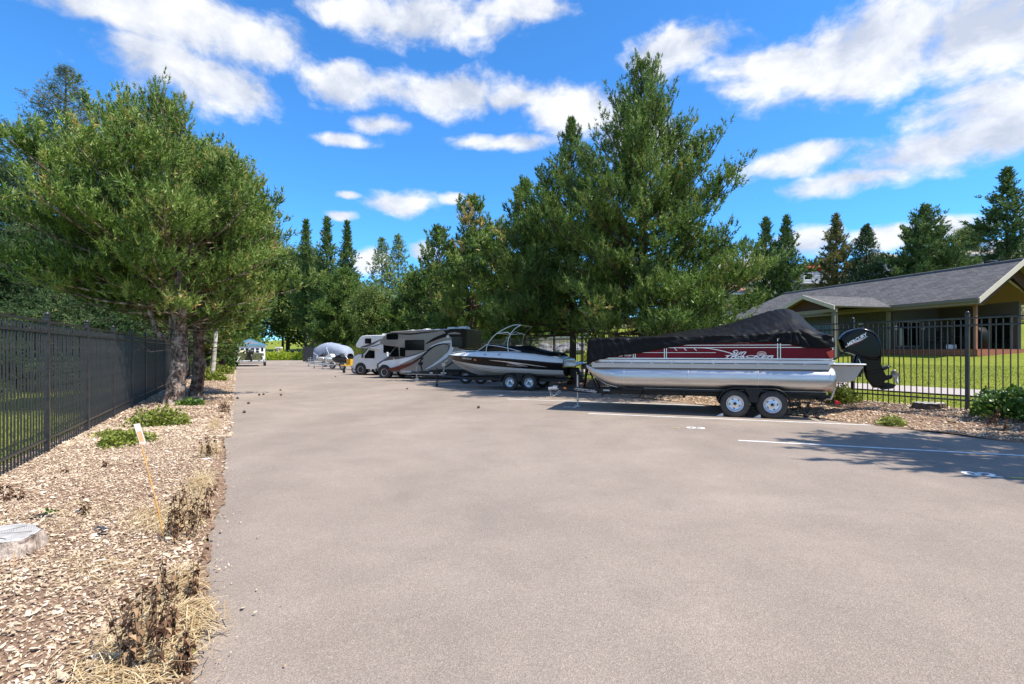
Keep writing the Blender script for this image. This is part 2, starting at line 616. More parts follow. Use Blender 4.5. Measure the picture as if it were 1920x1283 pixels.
def band(mb, pts, widths, y, depth=0.004, mi=0, k=6):
    """curved stripe on a flank: centre line in (x,z), widths along it"""
    c = smooth_curve([(a, b) for a, b in pts], k)
    n = len(c); ws = []
    for i in range(n):
        f = i / (n - 1) * (len(widths) - 1); j = min(int(f), len(widths) - 2)
        ws.append(widths[j] + (widths[j + 1] - widths[j]) * (f - j))
    top = []; bot = []
    for i in range(n):
        d = c[min(i + 1, n - 1)] - c[max(i - 1, 0)]
        d.normalize(); nn = Vector((-d.y, d.x))
        top.append(c[i] + nn * ws[i] / 2); bot.append(c[i] - nn * ws[i] / 2)
    for i in range(n - 1):
        o = [top[i], top[i + 1], bot[i + 1], bot[i]]
        mb.add([(a.x, y, a.y) for a in o], [(0, 1, 2, 3)], mi)
    # thin rim so that the stripe has an edge
    for s_ in (top, bot):
        for i in range(n - 1):
            a, b = s_[i], s_[i + 1]
            mb.add([(a.x, y, a.y), (b.x, y, b.y), (b.x, y - depth, b.y), (a.x, y - depth, a.y)], [(0, 1, 2, 3)], mi)
    return mb


# ------------------------------------------------------------------ fast numpy meshes
def np_mesh(name, V, F, attrs=None, smooth=False):
    V = np.ascontiguousarray(V, dtype=np.float32).reshape(-1, 3)
    F = np.ascontiguousarray(F, dtype=np.int32)
    k = F.shape[1]
    me = bpy.data.meshes.new(name)
    me.vertices.add(len(V)); me.vertices.foreach_set("co", V.ravel())
    me.loops.add(F.size); me.loops.foreach_set("vertex_index", F.ravel())
    me.polygons.add(len(F)); me.polygons.foreach_set("loop_start", np.arange(0, F.size, k, dtype=np.int32))
    if smooth:
        me.polygons.foreach_set("use_smooth", np.ones(len(F), dtype=bool))
    for nm, a in (attrs or {}).items():
        at = me.attributes.new(nm, "FLOAT", "POINT")
        at.data.foreach_set("value", np.ascontiguousarray(a, dtype=np.float32))
    me.update(calc_edges=True)
    return me


def frames(D, rng):
    D = D / (np.linalg.norm(D, axis=1, keepdims=True) + 1e-9)
    h = np.where(np.abs(D[:, 2:3]) < 0.9, np.array([[0, 0, 1.0]]), np.array([[1.0, 0, 0]]))
    A = np.cross(D, h); A /= np.linalg.norm(A, axis=1, keepdims=True) + 1e-9
    B = np.cross(D, A)
    r = rng.uniform(0, 2 * PI, (len(D), 1))
    X = A * np.cos(r) + B * np.sin(r); Y = -A * np.sin(r) + B * np.cos(r)
    return X, Y, D


def stamp(P0, D, Sx, tmpl, rng, tint, young=None, young_t=None):
    """place a copy of one of several small templates (k verts, 3 per triangle) at every point; returns V, attrs"""
    X, Y, Z = frames(D, rng)
    pick = rng.integers(0, len(tmpl), len(P0))
    Vs = []; T = []; Yg = []
    for i, t in enumerate(tmpl):
        s = pick == i
        if not s.any():
            continue
        sc = Sx[s][:, None, None]
        v = P0[s][:, None, :] + sc * (t[None, :, 0:1] * X[s][:, None, :] + t[None, :, 1:2] * Y[s][:, None, :] + t[None, :, 2:3] * Z[s][:, None, :])
        Vs.append(v.reshape(-1, 3))
        tt = np.repeat(tint[s], len(t)) + np.tile(t[:, 3], s.sum())
        T.append(tt)
        Yg.append(np.tile(t[:, 4], s.sum()) * (1 if young is None else np.repeat(young[s], len(t))))
    return np.concatenate(Vs), np.clip(np.concatenate(T), 0, 1), np.concatenate(Yg)

# ------------------------------------------------------------------ ground materials
def asphalt_mat():
    m, nt = newmat("asphalt")
    L = nt.links.new; nn = nt.nodes.new
    out = nn("ShaderNodeOutputMaterial"); b = nn("ShaderNodeBsdfPrincipled"); L(b.outputs[0], out.inputs[0])
    co = nn("ShaderNodeTexCoord")

    def noise(scale, det=6, ro=0.6, dist=0.0, src=None):
        n = nn("ShaderNodeTexNoise"); n.inputs["Scale"].default_value = scale; n.inputs["Detail"].default_value = det
        n.inputs["Roughness"].default_value = ro; n.inputs["Distortion"].default_value = dist
        L(src or co.outputs["Object"], n.inputs["Vector"]); return n

    def ramp(src, stops):
        r = nn("ShaderNodeValToRGB"); e = r.color_ramp.elements
        e[0].position, e[0].color = stops[0][0], tuple(stops[0][1]) + (1,)
        e[1].position, e[1].color = stops[-1][0], tuple(stops[-1][1]) + (1,)
        for p_, c in stops[1:-1]:
            x = e.new(p_); x.color = tuple(c) + (1,)
        L(src, r.inputs[0]); return r

    def mix(bt, f, a, c):
        x = nn("ShaderNodeMix"); x.data_type = "RGBA"; x.blend_type = bt
        if isinstance(f, float): x.inputs[0].default_value = f
        else: L(f, x.inputs[0])
        L(a, x.inputs[6])
        if isinstance(c, tuple): x.inputs[7].default_value = c + (1,)
        else: L(c, x.inputs[7])
        return x.outputs[2]

    big = noise(0.17, 5, 0.6, 0.6)
    base = ramp(big.outputs[0], [(0.3, (0.238, 0.197, 0.164)), (0.5, (0.285, 0.237, 0.198)), (0.7, (0.332, 0.278, 0.234))])
    mid = noise(1.1, 8, 0.7, 0.3)
    c = mix("MULTIPLY", 0.75, base.outputs[0], ramp(mid.outputs[0], [(0.3, (0.84, 0.84, 0.85)), (0.7, (1.13, 1.12, 1.10))]).outputs[0])
    # paver passes: faint long streaks along the lane
    mp = nn("ShaderNodeMapping"); mp.inputs["Rotation"].default_value = (0, 0, math.radians(-28.2) + PI / 2 * 0)
    mp.inputs["Scale"].default_value = (0.55, 0.04, 1)
    L(co.outputs["Object"], mp.inputs[0])
    st = noise(1.0, 3, 0.5, 0, mp.outputs[0])
    c = mix("MULTIPLY", 0.6, c, ramp(st.outputs[0], [(0.35, (0.9, 0.9, 0.91)), (0.65, (1.08, 1.07, 1.06))]).outputs[0])
    # stone in the surface
    v = nn("ShaderNodeTexVoronoi"); v.inputs["Scale"].default_value = 150; L(co.outputs["Object"], v.inputs["Vector"])
    sp = nn("ShaderNodeSeparateColor"); L(v.outputs["Color"], sp.inputs[0])
    c = mix("MULTIPLY", 0.85, c, ramp(sp.outputs[0], [(0.0, (0.7, 0.7, 0.7)), (0.35, (0.94, 0.93, 0.92)), (0.8, (1.07, 1.06, 1.05)), (0.97, (1.4, 1.37, 1.33))]).outputs[0])
    fine = noise(240, 3, 0.7)
    c = mix("MULTIPLY", 0.7, c, ramp(fine.outputs[0], [(0.35, (0.75, 0.75, 0.75)), (0.65, (1.22, 1.22, 1.22))]).outputs[0])
    # fallen dust and dark spots
    sp2 = nn("ShaderNodeTexVoronoi"); sp2.inputs["Scale"].default_value = 2.3; L(co.outputs["Object"], sp2.inputs["Vector"])
    dk = nn("ShaderNodeMapRange"); dk.inputs[1].default_value = 0.012; dk.inputs[2].default_value = 0.03
    dk.inputs[3].default_value = 0.55; dk.inputs[4].default_value = 0.0
    L(sp2.outputs["Distance"], dk.inputs[0])
    c = mix("MIX", dk.outputs[0], c, (0.07, 0.06, 0.055))
    stn = noise(0.55, 4, 0.6, 1.2)
    sm = nn("ShaderNodeMapRange"); sm.inputs[1].default_value = 0.63; sm.inputs[2].default_value = 0.78; sm.inputs[4].default_value = 0.22
    L(stn.outputs[0], sm.inputs[0])
    c = mix("MIX", sm.outputs[0], c, (0.17, 0.143, 0.128))
    L(c, b.inputs["Base Color"])
    b.inputs["Roughness"].default_value = 0.88
    b.inputs["Specular IOR Level"].default_value = 0.3
    ad = nn("ShaderNodeMath"); ad.operation = "ADD"; L(fine.outputs[0], ad.inputs[0]); L(v.outputs["Distance"], ad.inputs[1])
    bp = nn("ShaderNodeBump"); bp.inputs["Strength"].default_value = 0.55; bp.inputs["Distance"].default_value = 0.006
    L(ad.outputs[0], bp.inputs["Height"]); L(bp.outputs[0], b.inputs["Normal"])
    return m


def ground_mat(name, stops, scale, stops2=None, scale2=0.3, bump=0.4, bscale=40, detail=8, bdist=0.03):
    m, nt = newmat(name)
    L = nt.links.new; nn = nt.nodes.new
    out = nn("ShaderNodeOutputMaterial"); b = nn("ShaderNodeBsdfPrincipled"); L(b.outputs[0], out.inputs[0])
    co = nn("ShaderNodeTexCoord")

    def rn(sc, st, det):
        n = nn("ShaderNodeTexNoise"); n.inputs["Scale"].default_value = sc; n.inputs["Detail"].default_value = det
        n.inputs["Roughness"].default_value = 0.72
        L(co.outputs["Object"], n.inputs["Vector"])
        r = nn("ShaderNodeValToRGB"); e = r.color_ramp.elements
        e[0].position, e[0].color = st[0][0], tuple(st[0][1]) + (1,)
        e[1].position, e[1].color = st[-1][0], tuple(st[-1][1]) + (1,)
        for p_, c in st[1:-1]:
            x = e.new(p_); x.color = tuple(c) + (1,)
        L(n.outputs[0], r.inputs[0]); return n, r
    n1, r1 = rn(scale, stops, detail)
    c = r1.outputs[0]
    if stops2:
        n2, r2 = rn(scale2, stops2, 4)
        x = nn("ShaderNodeMix"); x.data_type = "RGBA"; x.blend_type = "MULTIPLY"; x.inputs[0].default_value = 1
        L(c, x.inputs[6]); L(r2.outputs[0], x.inputs[7]); c = x.outputs[2]
    L(c, b.inputs["Base Color"]); b.inputs["Roughness"].default_value = 0.95
    b.inputs["Specular IOR Level"].default_value = 0.15
    n3 = nn("ShaderNodeTexNoise"); n3.inputs["Scale"].default_value = bscale; n3.inputs["Detail"].default_value = 5
    L(co.outputs["Object"], n3.inputs["Vector"])
    bp = nn("ShaderNodeBump"); bp.inputs["Strength"].default_value = bump; bp.inputs["Distance"].default_value = bdist
    L(n3.outputs[0], bp.inputs["Height"]); L(bp.outputs[0], b.inputs["Normal"])
    return m


M_asph = asphalt_mat()
M_lawn = ground_mat("lawn", [(0.3, (0.11, 0.15, 0.015)), (0.5, (0.19, 0.225, 0.024)), (0.72, (0.28, 0.29, 0.045))], 7,
                    [(0.3, (0.8, 0.85, 0.8)), (0.7, (1.12, 1.06, 1.0))], 0.35, 0.8, 60)
M_hill = ground_mat("hillside", [(0.3, (0.05, 0.07, 0.02)), (0.5, (0.12, 0.12, 0.05)), (0.7, (0.24, 0.2, 0.11))], 0.6, bump=0.6, bscale=4, bdist=0.3)
M_mulch = ground_mat("bark_mulch", [(0.3, (0.10, 0.062, 0.042)), (0.48, (0.24, 0.155, 0.105)), (0.7, (0.42, 0.29, 0.2))], 26,
                     [(0.3, (0.7, 0.7, 0.7)), (0.7, (1.15, 1.12, 1.1))], 1.1, 0.9, 55)
M_conc = ground_mat("concrete_path", [(0.3, (0.36, 0.31, 0.29)), (0.7, (0.45, 0.4, 0.37))], 9, None, 1, 0.15, 90)


def sheet(name, ps, qs, zf, m, edge=None):
    """grid in site coordinates draped at height zf(p,q)"""
    PP, QQ = np.meshgrid(ps, qs, indexing="ij")
    if edge:
        PP = edge(PP, QQ)
    X = PP * P.x + QQ * U.x; Y = PP * P.y + QQ * U.y
    Z = zf(PP, QQ)
    V = np.stack([X, Y, Z], -1).reshape(-1, 3)
    a, b = PP.shape
    i = np.arange(a - 1)[:, None] * b + np.arange(b - 1)[None, :]
    F = np.stack([i, i + b, i + b + 1, i + 1], -1).reshape(-1, 4)
    me = np_mesh(name, V, F, smooth=True)
    o = obj(name, me, m)
    return tag(o, kind="structure")


def wob(q, s=1.0, amp=0.05):
    return amp * (0.7 * np.sin(q * 0.83 * s) + 0.5 * np.sin(q * 2.17 * s + 2.1 * np.sin(q * .31)) + 0.32 * np.sin(q * 5.3 * s + 1.3 + 1.7 * np.sin(q * 1.1)) * (.6 + .6 * np.sin(q * .47)) + 0.3 * np.sin(q * 13.7 * s + 3 * np.sin(q * 2.9)) + .25 * np.sin(q * 31.1 + 2 * np.sin(q * 7.3)))


ps = np.array([-700, -400, -200, -110, -70, -45, -30, -20, -14, -10, -7, -5, -3.6, -2.6, 0, 4, 8, 12.2, 12.6, 13, 13.4, 13.8, 14.2, 14.6,
               15, 17, 20, 24, 28, 32, 36, 38.7, 42, 48, 56, 66, 78, 92, 110, 148, 200, 300, 700.])
qs = np.array([-700, -300, -120, -60, -30, -15, -8, -4, 0, 4, 8, 12, 16, 22, 30, 40, 50, 60, 70, 80, 90, 100, 102, 110, 120, 135, 160, 200, 251, 400, 700.])
gr = sheet("ground", ps, qs, lambda p, q: terr_pq(p, q) - 0.03, M_lawn)
hill = sheet("hillside", np.array([52., 58, 66, 78, 92, 110, 148, 200, 300, 700]), qs,
             lambda p, q: terr_pq(p, q) + 0.25 * (p > 52) - 0.2, M_hill)
lane = sheet("asphalt_lane", np.array([-0.2, 0.1, 1, 3, 6, 9, 11, 12.4]), np.concatenate([np.arange(-40, -4, 4), np.arange(-4, 40, 0.12), np.arange(40, 98, 2)]),
             lambda p, q: 0 * p, M_asph,
             edge=lambda p, q: np.where(p < -0.15, p + wob(q, 1, 0.035) - 0.02, np.where(p > 12.3, p + wob(q, 0.7, 0.07), p)))


def bedz(p, q):
    f = np.clip((p + 2.8) / 2.7, 0, 1)
    return 0.012 + 0.05 * np.sin(f * PI) * (1 + 0.25 * np.sin(q * 1.7) + 0.2 * np.sin(q * 4.1 + p * 3))


bedL = sheet("planting_bed", np.array([-2.95, -2.6, -2.2, -1.8, -1.4, -1.0, -0.7, -0.4, -0.17]),
             np.concatenate([np.arange(-8, 0, .5), np.arange(0, 14, 0.04), np.arange(14, 30, 0.2), np.arange(30, 98, 2)]), bedz, M_mulch,
             edge=lambda p, q: np.where(p > -0.2, p + wob(q, 1.3, 0.05), p))


def bedRz(p, q):
    return terr_pq(p, q) + 0.012 + 0.02 * np.sin(q * 2.3) * np.sin(p * 3)


bedR = sheet("planting_bed", np.array([12.25, 12.5, 12.8, 13.1, 13.4, 13.7, 14.0, 14.3, 14.66]),
             np.concatenate([np.arange(-12, 24, 0.25), np.arange(24, 98, 2)]), bedRz, M_mulch,
             edge=lambda p, q: np.where(p < 12.3, p + wob(q, 1.1, 0.09), np.where(p > 14.6, p + wob(q, 1.5, 0.05), p)))
pathR = sheet("footpath", np.array([16.9, 17.35, 17.8, 18.3]), np.arange(-14, 60, 1.5), lambda p, q: terr_pq(p, q) + 0.012, M_conc,
              edge=lambda p, q: p + 0.25 * np.sin(q * 0.12))

# ------------------------------------------------------------------ parking lines and numbers
NRM = {"z": 0.004}
K0 = 10.14


def stall_line(n0, t_left_p=8.02, length=6.25, w=0.10):
    # point on the stall line (n = n0) where p = t_left_p
    # position = n0*N + t*S ; p = n0*0.7383... + t*(...)
    pn = N.x * 0.8813 + N.y * 0.4725; psd = S.x * 0.8813 + S.y * 0.4725
    t0 = (t_left_p - n0 * pn) / psd
    a = N * n0 + S * t0
    b = a - S * length
    m = MB()
    k = 24
    top = []; bot = []
    for i in range(k + 1):
        c = a + (b - a) * (i / k)
        top.append(c + N * (w / 2 + 0.003 * math.sin(i * 1.9))); bot.append(c - N * (w / 2 + 0.003 * math.cos(i * 2.3)))
    vs = [(v.x, v.y, NRM["z"]) for v in top] + [(v.x, v.y, NRM["z"]) for v in bot]
    m.add(vs, [(i, i + 1, k + 2 + i, k + 1 + i) for i in range(k)])
    o = obj("stall_line", m, M_line, None)
    tag(o, kind="structure")
    return a


for k in range(-3, 26):
    stall_line(K0 + 3.05 * k)
Rn = Matrix(((-S.x, N.x, 0), (-S.y, N.y, 0), (0, 0, 1))).to_4x4()
for body, (x, y) in (("02", (6.17, 6.74)), ("03", (3.88, 10.79)), ("04", (1.68, 14.8)), ("05", (-0.49, 18.75)), ("06", (-2.7, 22.9))):
    o = text(body, None, M_line, 0.34, Matrix.Translation((x, y, 0.0045)) @ Rn, name="stall_number", ext=0.0005, sx=1.15, bold=0.012)
    tag(o, kind="structure")
for (x, y, s_) in ((6.42, 6.57, 1.0), (3.45, 10.83, 0.8)):
    m = MB()
    for i in range(9):
        a = rnd.uniform(-0.11, 0.11) * s_; b = rnd.uniform(-0.03, 0.03); w = rnd.uniform(0.015, 0.04)
        c = Vector((x, y, 0.0045 + i * 0.0003)) + S * a + N * b
        m.add([c + S * w + N * .012, c - S * w + N * .012, c - S * w - N * .012, c + S * w - N * .012], [(0, 1, 2, 3)])
    tag(obj("paint_mark", m, M_yline), kind="structure")
# curved far kerb line mark
m = MB()
cpts = smooth_curve([(-29.6, 65, 0.004), (-27.8, 63.5, 0.004), (-27.3, 61.5, 0.004), (-27.6, 60.0, 0.004)], 5)
for i in range(len(cpts) - 1):
    a, b = cpts[i], cpts[i + 1]; d = (b - a).normalized(); nn_ = Vector((-d.y, d.x, 0)) * 0.06
    m.add([a + nn_, b + nn_, b - nn_, a - nn_], [(0, 1, 2, 3)])
tag(obj("curved_line", m, M_line), kind="structure")

# ------------------------------------------------------------------ bark chips (uncountable)
M_chip = attr_mat("bark_chip", [(0.0, (0.09, 0.062, 0.044)), (0.12, (0.22, 0.155, 0.108)), (0.35, (0.39, 0.285, 0.195)), (0.6, (0.53, 0.41, 0.285)),
                                (0.85, (0.67, 0.54, 0.41)), (1.0, (0.74, 0.67, 0.57))], rough=0.9)
rng = np.random.default_rng(11)


def chips(name, n, ps_, qs_, size, zf, label=None, tilt=0.5, pedge=None):
    p = ps_(n); q = qs_(n)
    if pedge is not None:
        keep = rng.uniform(0, 1, n) < pedge(p, q)
        p, q = p[keep], q[keep]; n = len(p)
    z = zf(p, q)
    X = p * P.x + q * U.x; Y = p * P.y + q * U.y
    L_ = size * rng.lognormal(0, 0.42, n); W_ = L_ * rng.uniform(0.22, 0.7, n); H_ = size * rng.uniform(0.08, 0.3, n)
    base = np.array([(-.5, -.25, 0), (.2, -.5, 0), (.5, .2, 0), (-.25, .5, 0)])
    b = np.repeat(base[None], n, 0) + rng.uniform(-.26, .26, (n, 4, 3)) * np.array([1, 1, 0])
    t = b * rng.uniform(.65, .98, (n, 1, 1)); t[:, :, 2] = 1
    v = np.concatenate([b, t], 1) * np.stack([L_, W_, H_], -1)[:, None, :]
    v[:, :, 2] += rng.uniform(-.25, .25, (n, 8)) * H_[:, None]
    # bend and random rotation
    v[:, :, 2] += (v[:, :, 0] ** 2) / (L_[:, None] + 1e-6) * rng.uniform(-.4, .5, (n, 1))
    ax, ay = rng.normal(0, tilt * .5, n), rng.normal(0, tilt * .5, n)
    c, s_ = np.cos(ax)[:, None], np.sin(ax)[:, None]
    y1 = v[:, :, 1] * c - v[:, :, 2] * s_; z1 = v[:, :, 1] * s_ + v[:, :, 2] * c
    c, s_ = np.cos(ay)[:, None], np.sin(ay)[:, None]
    x1 = v[:, :, 0] * c + z1 * s_; z2 = -v[:, :, 0] * s_ + z1 * c
    th = rng.uniform(0, 2 * PI, n); c, s_ = np.cos(th)[:, None], np.sin(th)[:, None]
    xx = x1 * c - y1 * s_; yy = x1 * s_ + y1 * c
    V = np.stack([xx + X[:, None], yy + Y[:, None], z2 + (z + rng.uniform(0, .014, n))[:, None]], -1).reshape(-1, 3)
    fq = np.array([(4, 5, 6, 7), (0, 1, 5, 4), (1, 2, 6, 5), (2, 3, 7, 6), (3, 0, 4, 7)])
    F = (np.arange(n)[:, None, None] * 8 + fq[None]).reshape(-1, 4)
    tint_ = np.clip(rng.beta(2.0, 1.7, n), 0, 1)
    me = np_mesh(name, V, F, {"tint": np.repeat(tint_, 8)})
    o = obj(name, me, M_chip)
    return tag(o, label, None, None, "stuff")


def qnear(a, b, pw):
    return lambda n: a + (b - a) * rng.uniform(0, 1, n) ** pw


def patchy(p, q):
    # scattered off the bed edge, thinner on the asphalt side
    return np.where(p > -0.25, np.exp(-(p + 0.25) * 11) * 0.22, np.where(p > -0.7, 0.93, 1.0))


chips("bark_chips", 88000, lambda n: rng.uniform(-2.9, 0.35, n), qnear(0.4, 14, 1.6), 0.0195, bedz, pedge=patchy)
chips("bark_chips", 14000, lambda n: rng.uniform(-2.85, -0.1, n), qnear(11, 48, 1.4), 0.045, bedz)
chips("bark_chips", 5200, lambda n: rng.uniform(-2.85, -0.3, n), qnear(0.8, 11, 1.2), 0.032, lambda p, q: bedz(p, q) + 0.008)
chips("bark_chips", 19000, lambda n: rng.uniform(12.3, 14.75, n), qnear(-9, 17, 1.0), 0.045, bedRz)

# ------------------------------------------------------------------ lawn blades beside the fences
M_blade = attr_mat("grass_blade", [(0.0, (0.07, 0.12, 0.012)), (0.5, (0.18, 0.21, 0.026)), (1.0, (0.33, 0.32, 0.07))], rough=0.6, trans=0.35)


def blades(name, n, p, q, h, w, zoff=-0.03, lean=0.5, mat_=None):
    X = p * P.x + q * U.x; Y = p * P.y + q * U.y; Z = terr_pq(p, q) + zoff
    th = rng.uniform(0, 2 * PI, n); hh = h * rng.uniform(.5, 1.3, n)
    dx, dy = np.cos(th), np.sin(th)
    ln = rng.normal(0, lean, (n, 2)) * hh[:, None]
    a = np.stack([X - dx * w, Y - dy * w, Z], -1); b = np.stack([X + dx * w, Y + dy * w, Z], -1)
    c = np.stack([X + ln[:, 0], Y + ln[:, 1], Z + hh], -1)
    V = np.stack([a, b, c], 1).reshape(-1, 3)
    me = np_mesh(name, V, np.arange(3 * n).reshape(-1, 3), {"tint": np.repeat(rng.uniform(0, 1, n), 3)})
    return tag(obj(name, me, mat_ or M_blade), kind="stuff")


n = 70000
p = rng.uniform(14.62, 27, n); q = rng.uniform(-16, 16, n)
k = ~((p > 16.75 + .25 * np.sin(q * .12)) & (p < 18.45 + .25 * np.sin(q * .12)))
blades("lawn_grass", int(k.sum()), p[k], q[k], 0.04, 0.009)
n = 38000
blades("lawn_grass", n, -2.72 - 14 * rng.uniform(0, 1, n) ** 1.4, rng.uniform(2, 32, n), 0.09, 0.009)

# ------------------------------------------------------------------ steel picket fences
SP = 2.44; NPK = 19
pick_mb = MB()


def cyl_box(mb, c, d, mi=0):
    return mb.box(c, d, mi)


def make_fence(name_label, p0, q0, n_panels, n_parts_panels, ground, face):
    root = thing("picket_fence", name_label, "fence", G(p0, q0, ground), math.atan2(U.y, U.x))
    H = 2.16
    post = MB(); post.box((0, 0, H / 2), (0.072, 0.072, H))
    cap = MB(); cap.box((0, 0, H + 0.012), (0.086, 0.086, 0.024))
    cap.revolve([(0.024, 0.022), (0.035, 0.036), (0.055, 0.041), (0.078, 0.030), (0.088, 0.004)], (0, 0, H), "z", 12)
    post0 = obj("post", post, M_fence, root, (0, 0, 0), bevel=0.004)
    cap0 = obj("post_cap", cap, M_fence, post0)
    rail = MB()
    for s_ in (-1, 1):
        pass
    rail.box((SP / 2, 0, 0), (SP - 0.074, 0.036, 0.034))
    rail_me = rail.mesh("rail"); fixn(rail_me); rail_me.materials.append(M_fence)
    pk = MB(); pk.box((0, 0, 1.045), (0.019, 0.019, 2.09 - 0.075)); pk_me = pk.mesh("picket"); fixn(pk_me); pk_me.materials.append(M_fence)
    rest = MB()
    for i in range(n_panels + 1):
        x = i * SP
        if i:
            pc = inst(post0, root, (x, 0, 0)); inst(cap0, pc, (0, 0, 0))
        if i == n_panels:
            break
        for z in (0.235, 1.93, 2.09):
            r = bpy.data.objects.new("rail", rail_me); link(r, root); r.location = (x, 0, z)
        for j in range(NPK):
            xx = x + (j + 1) * SP / (NPK + 1)
            if i < n_parts_panels:
                o = bpy.data.objects.new("picket", pk_me); link(o, root)
                o.location = (xx, 0, 0); o.rotation_euler = (rnd.gauss(0, .0015), rnd.gauss(0, .0015), 0)
            else:
                rest.box((xx, 0, 1.045), (0.019, 0.019, 2.015))
    o = obj("picket", rest, M_fence, root); tag(o, kind="stuff")
    return root


# left fence: a post stands at bearing 90 px, 8.12 m away
_, qL = PQ(*view(90, 8.12))
fenceL = make_fence("long black steel picket fence on the left behind the pine trunks and bark bed", -2.66, qL - 2 * SP, 32, 15, 0.0, 1)
fenceR = make_fence("black steel picket fence on the right between the boats and the house lawn", 14.5, 5.32 - 3 * SP, 30, 15, 0.275, -1)
# one bent picket in the right fence
for o in fenceR.children:
    if o.name.startswith("picket") and not o.get("kind") and abs(o.location.x - (3.12 * SP + 0.9)) < 0.06:
        o.rotation_euler = (0.0, 0.028, 0); break

# ------------------------------------------------------------------ trees
M_needle = attr_mat("pine_needles", [(0.0, (0.028, 0.065, 0.014)), (0.3, (0.073, 0.133, 0.026)), (0.6, (0.152, 0.237, 0.044)), (0.85, (0.253, 0.345, 0.078)), (0.945, (0.309, 0.377, 0.104)), (1.0, (0.590, 0.351, 0.143))],
                    rough=0.45, trans=0.28, young=(0.477, 0.520, 0.169), spec=0.3)
M_spruce = attr_mat("spruce_needles", [(0.0, (0.025, 0.053, 0.022)), (0.5, (0.062, 0.115, 0.045)), (0.9, (0.125, 0.188, 0.069)), (1.0, (0.250, 0.213, 0.100))],
                    rough=0.6, trans=0.15, young=(0.275, 0.275, 0.112))
M_ponder = attr_mat("ponderosa_needles", [(0.0, (0.055, 0.100, 0.033)), (0.5, (0.131, 0.206, 0.062)), (0.9, (0.263, 0.338, 0.112)), (1.0, (0.341, 0.213, 0.100))],
                    rough=0.6, trans=0.2, young=(0.315, 0.312, 0.125))
M_brownn = attr_mat("browned_needles", [(0.0, (0.09, 0.12, 0.04)), (0.5, (0.24, 0.23, 0.08)), (1.0, (0.5, 0.34, 0.15))], rough=0.7, trans=0.2, young=(0.3, 0.25, 0.12))
M_leaf = attr_mat("broad_leaves", [(0.0, (0.048, 0.084, 0.017)), (0.5, (0.108, 0.162, 0.034)), (1.0, (0.228, 0.276, 0.072))], rough=0.5, trans=0.35, young=(0.240, 0.324, 0.072))
M_bark = barkmat("pine_bark", (.05, .032, .024), (.19, .125, .09), (.34, .25, .19))
M_barkg = barkmat("grey_pine_bark", (.06, .042, .032), (.25, .175, .13), (.50, .41, .34))
M_barkw = mat("pale_aspen_bark", (0.55, 0.52, 0.46), 0.9, 0, 0.25, 3, 0.5, 20, spec=0.2, dirt=(0.12, 0.1, 0.08), dirt_amt=0.9, stretch=(1, 1, 3))
M_barkd = mat("dark_bark", (0.09, 0.065, 0.05), 0.95, 0, 0.4, 4, 1.0, 18, spec=0.1, stretch=(2, 2, 0.6))


def brush_template(r, k, ang0, ang1, ln, wd, shoot=1.0, candle=True, droop=0.0):
    """needle brush: k pointed needles around a shoot along +z, unit length; columns x y z tint young"""
    out = []
    for i in range(k):
        z0 = r.uniform(0.0, shoot * 0.92)
        a = r.uniform(0, 2 * PI); g = math.radians(r.uniform(ang0, ang1))
        l = ln * r.uniform(0.75, 1.2)
        d = np.array([math.cos(a) * math.sin(g), math.sin(a) * math.sin(g), math.cos(g)])
        s_ = np.cross(d, [r.uniform(-1, 1), r.uniform(-1, 1), r.uniform(-1, 1)]); s_ /= np.linalg.norm(s_) + 1e-9
        p0 = np.array([0, 0, z0]); ti = r.uniform(-.12, .12)
        out += [np.append(p0 - s_ * wd, [ti, 0]), np.append(p0 + s_ * wd, [ti, 0]), np.append(p0 + d * l + np.array([0, 0, -droop * l]), [ti + .06, 0])]
    if candle:
        for a in (0.3, 1.9):
            s_ = np.array([math.cos(a), math.sin(a), 0]) * wd * 1.0
            out += [np.append(np.array([0, 0, .8]) - s_, [0, 1]), np.append(np.array([0, 0, .8]) + s_, [0, 1]), np.append(np.array([0, 0, 1.5]), [0, 1])]
    return np.array(out)


def leaf_template(r, k, spread, size):
    out = []
    for i in range(k):
        c = np.array([r.gauss(0, spread), r.gauss(0, spread), r.uniform(0, 1)])
        u = np.array([r.gauss(0, 1) for _ in range(3)]); u /= np.linalg.norm(u)
        v = np.cross(u, [r.gauss(0, 1) for _ in range(3)]); v /= np.linalg.norm(v) + 1e-9
        s_ = size * r.uniform(.7, 1.3); ti = r.uniform(-.15, .15); yg = 1.0 if r.random() < .15 else 0
        a, b, c2, d = c - u * s_, c + v * s_ * .55, c + u * s_, c - v * s_ * .55
        for tri in ((a, b, c2), (a, c2, d)):
            out += [np.append(x, [ti, yg]) for x in tri]
    return np.array(out)


rr = random.Random(5)
T_PINE = [brush_template(rr, 18, 28, 68, 0.42, 0.058) for _ in range(5)]
T_PINEF = [brush_template(rr, 14, 28, 70, 0.50, 0.095) for _ in range(5)]
T_SPR = [brush_template(rr, 18, 35, 75, 0.26, 0.034, candle=False) for _ in range(5)]
T_SPRF = [brush_template(rr, 11, 35, 75, 0.38, 0.08, candle=False) for _ in range(5)]
T_LEAF = [leaf_template(rr, 9, 0.33, 0.17) for _ in range(5)]
T_LEAFF = [leaf_template(rr, 12, 0.42, 0.14) for _ in range(5)]


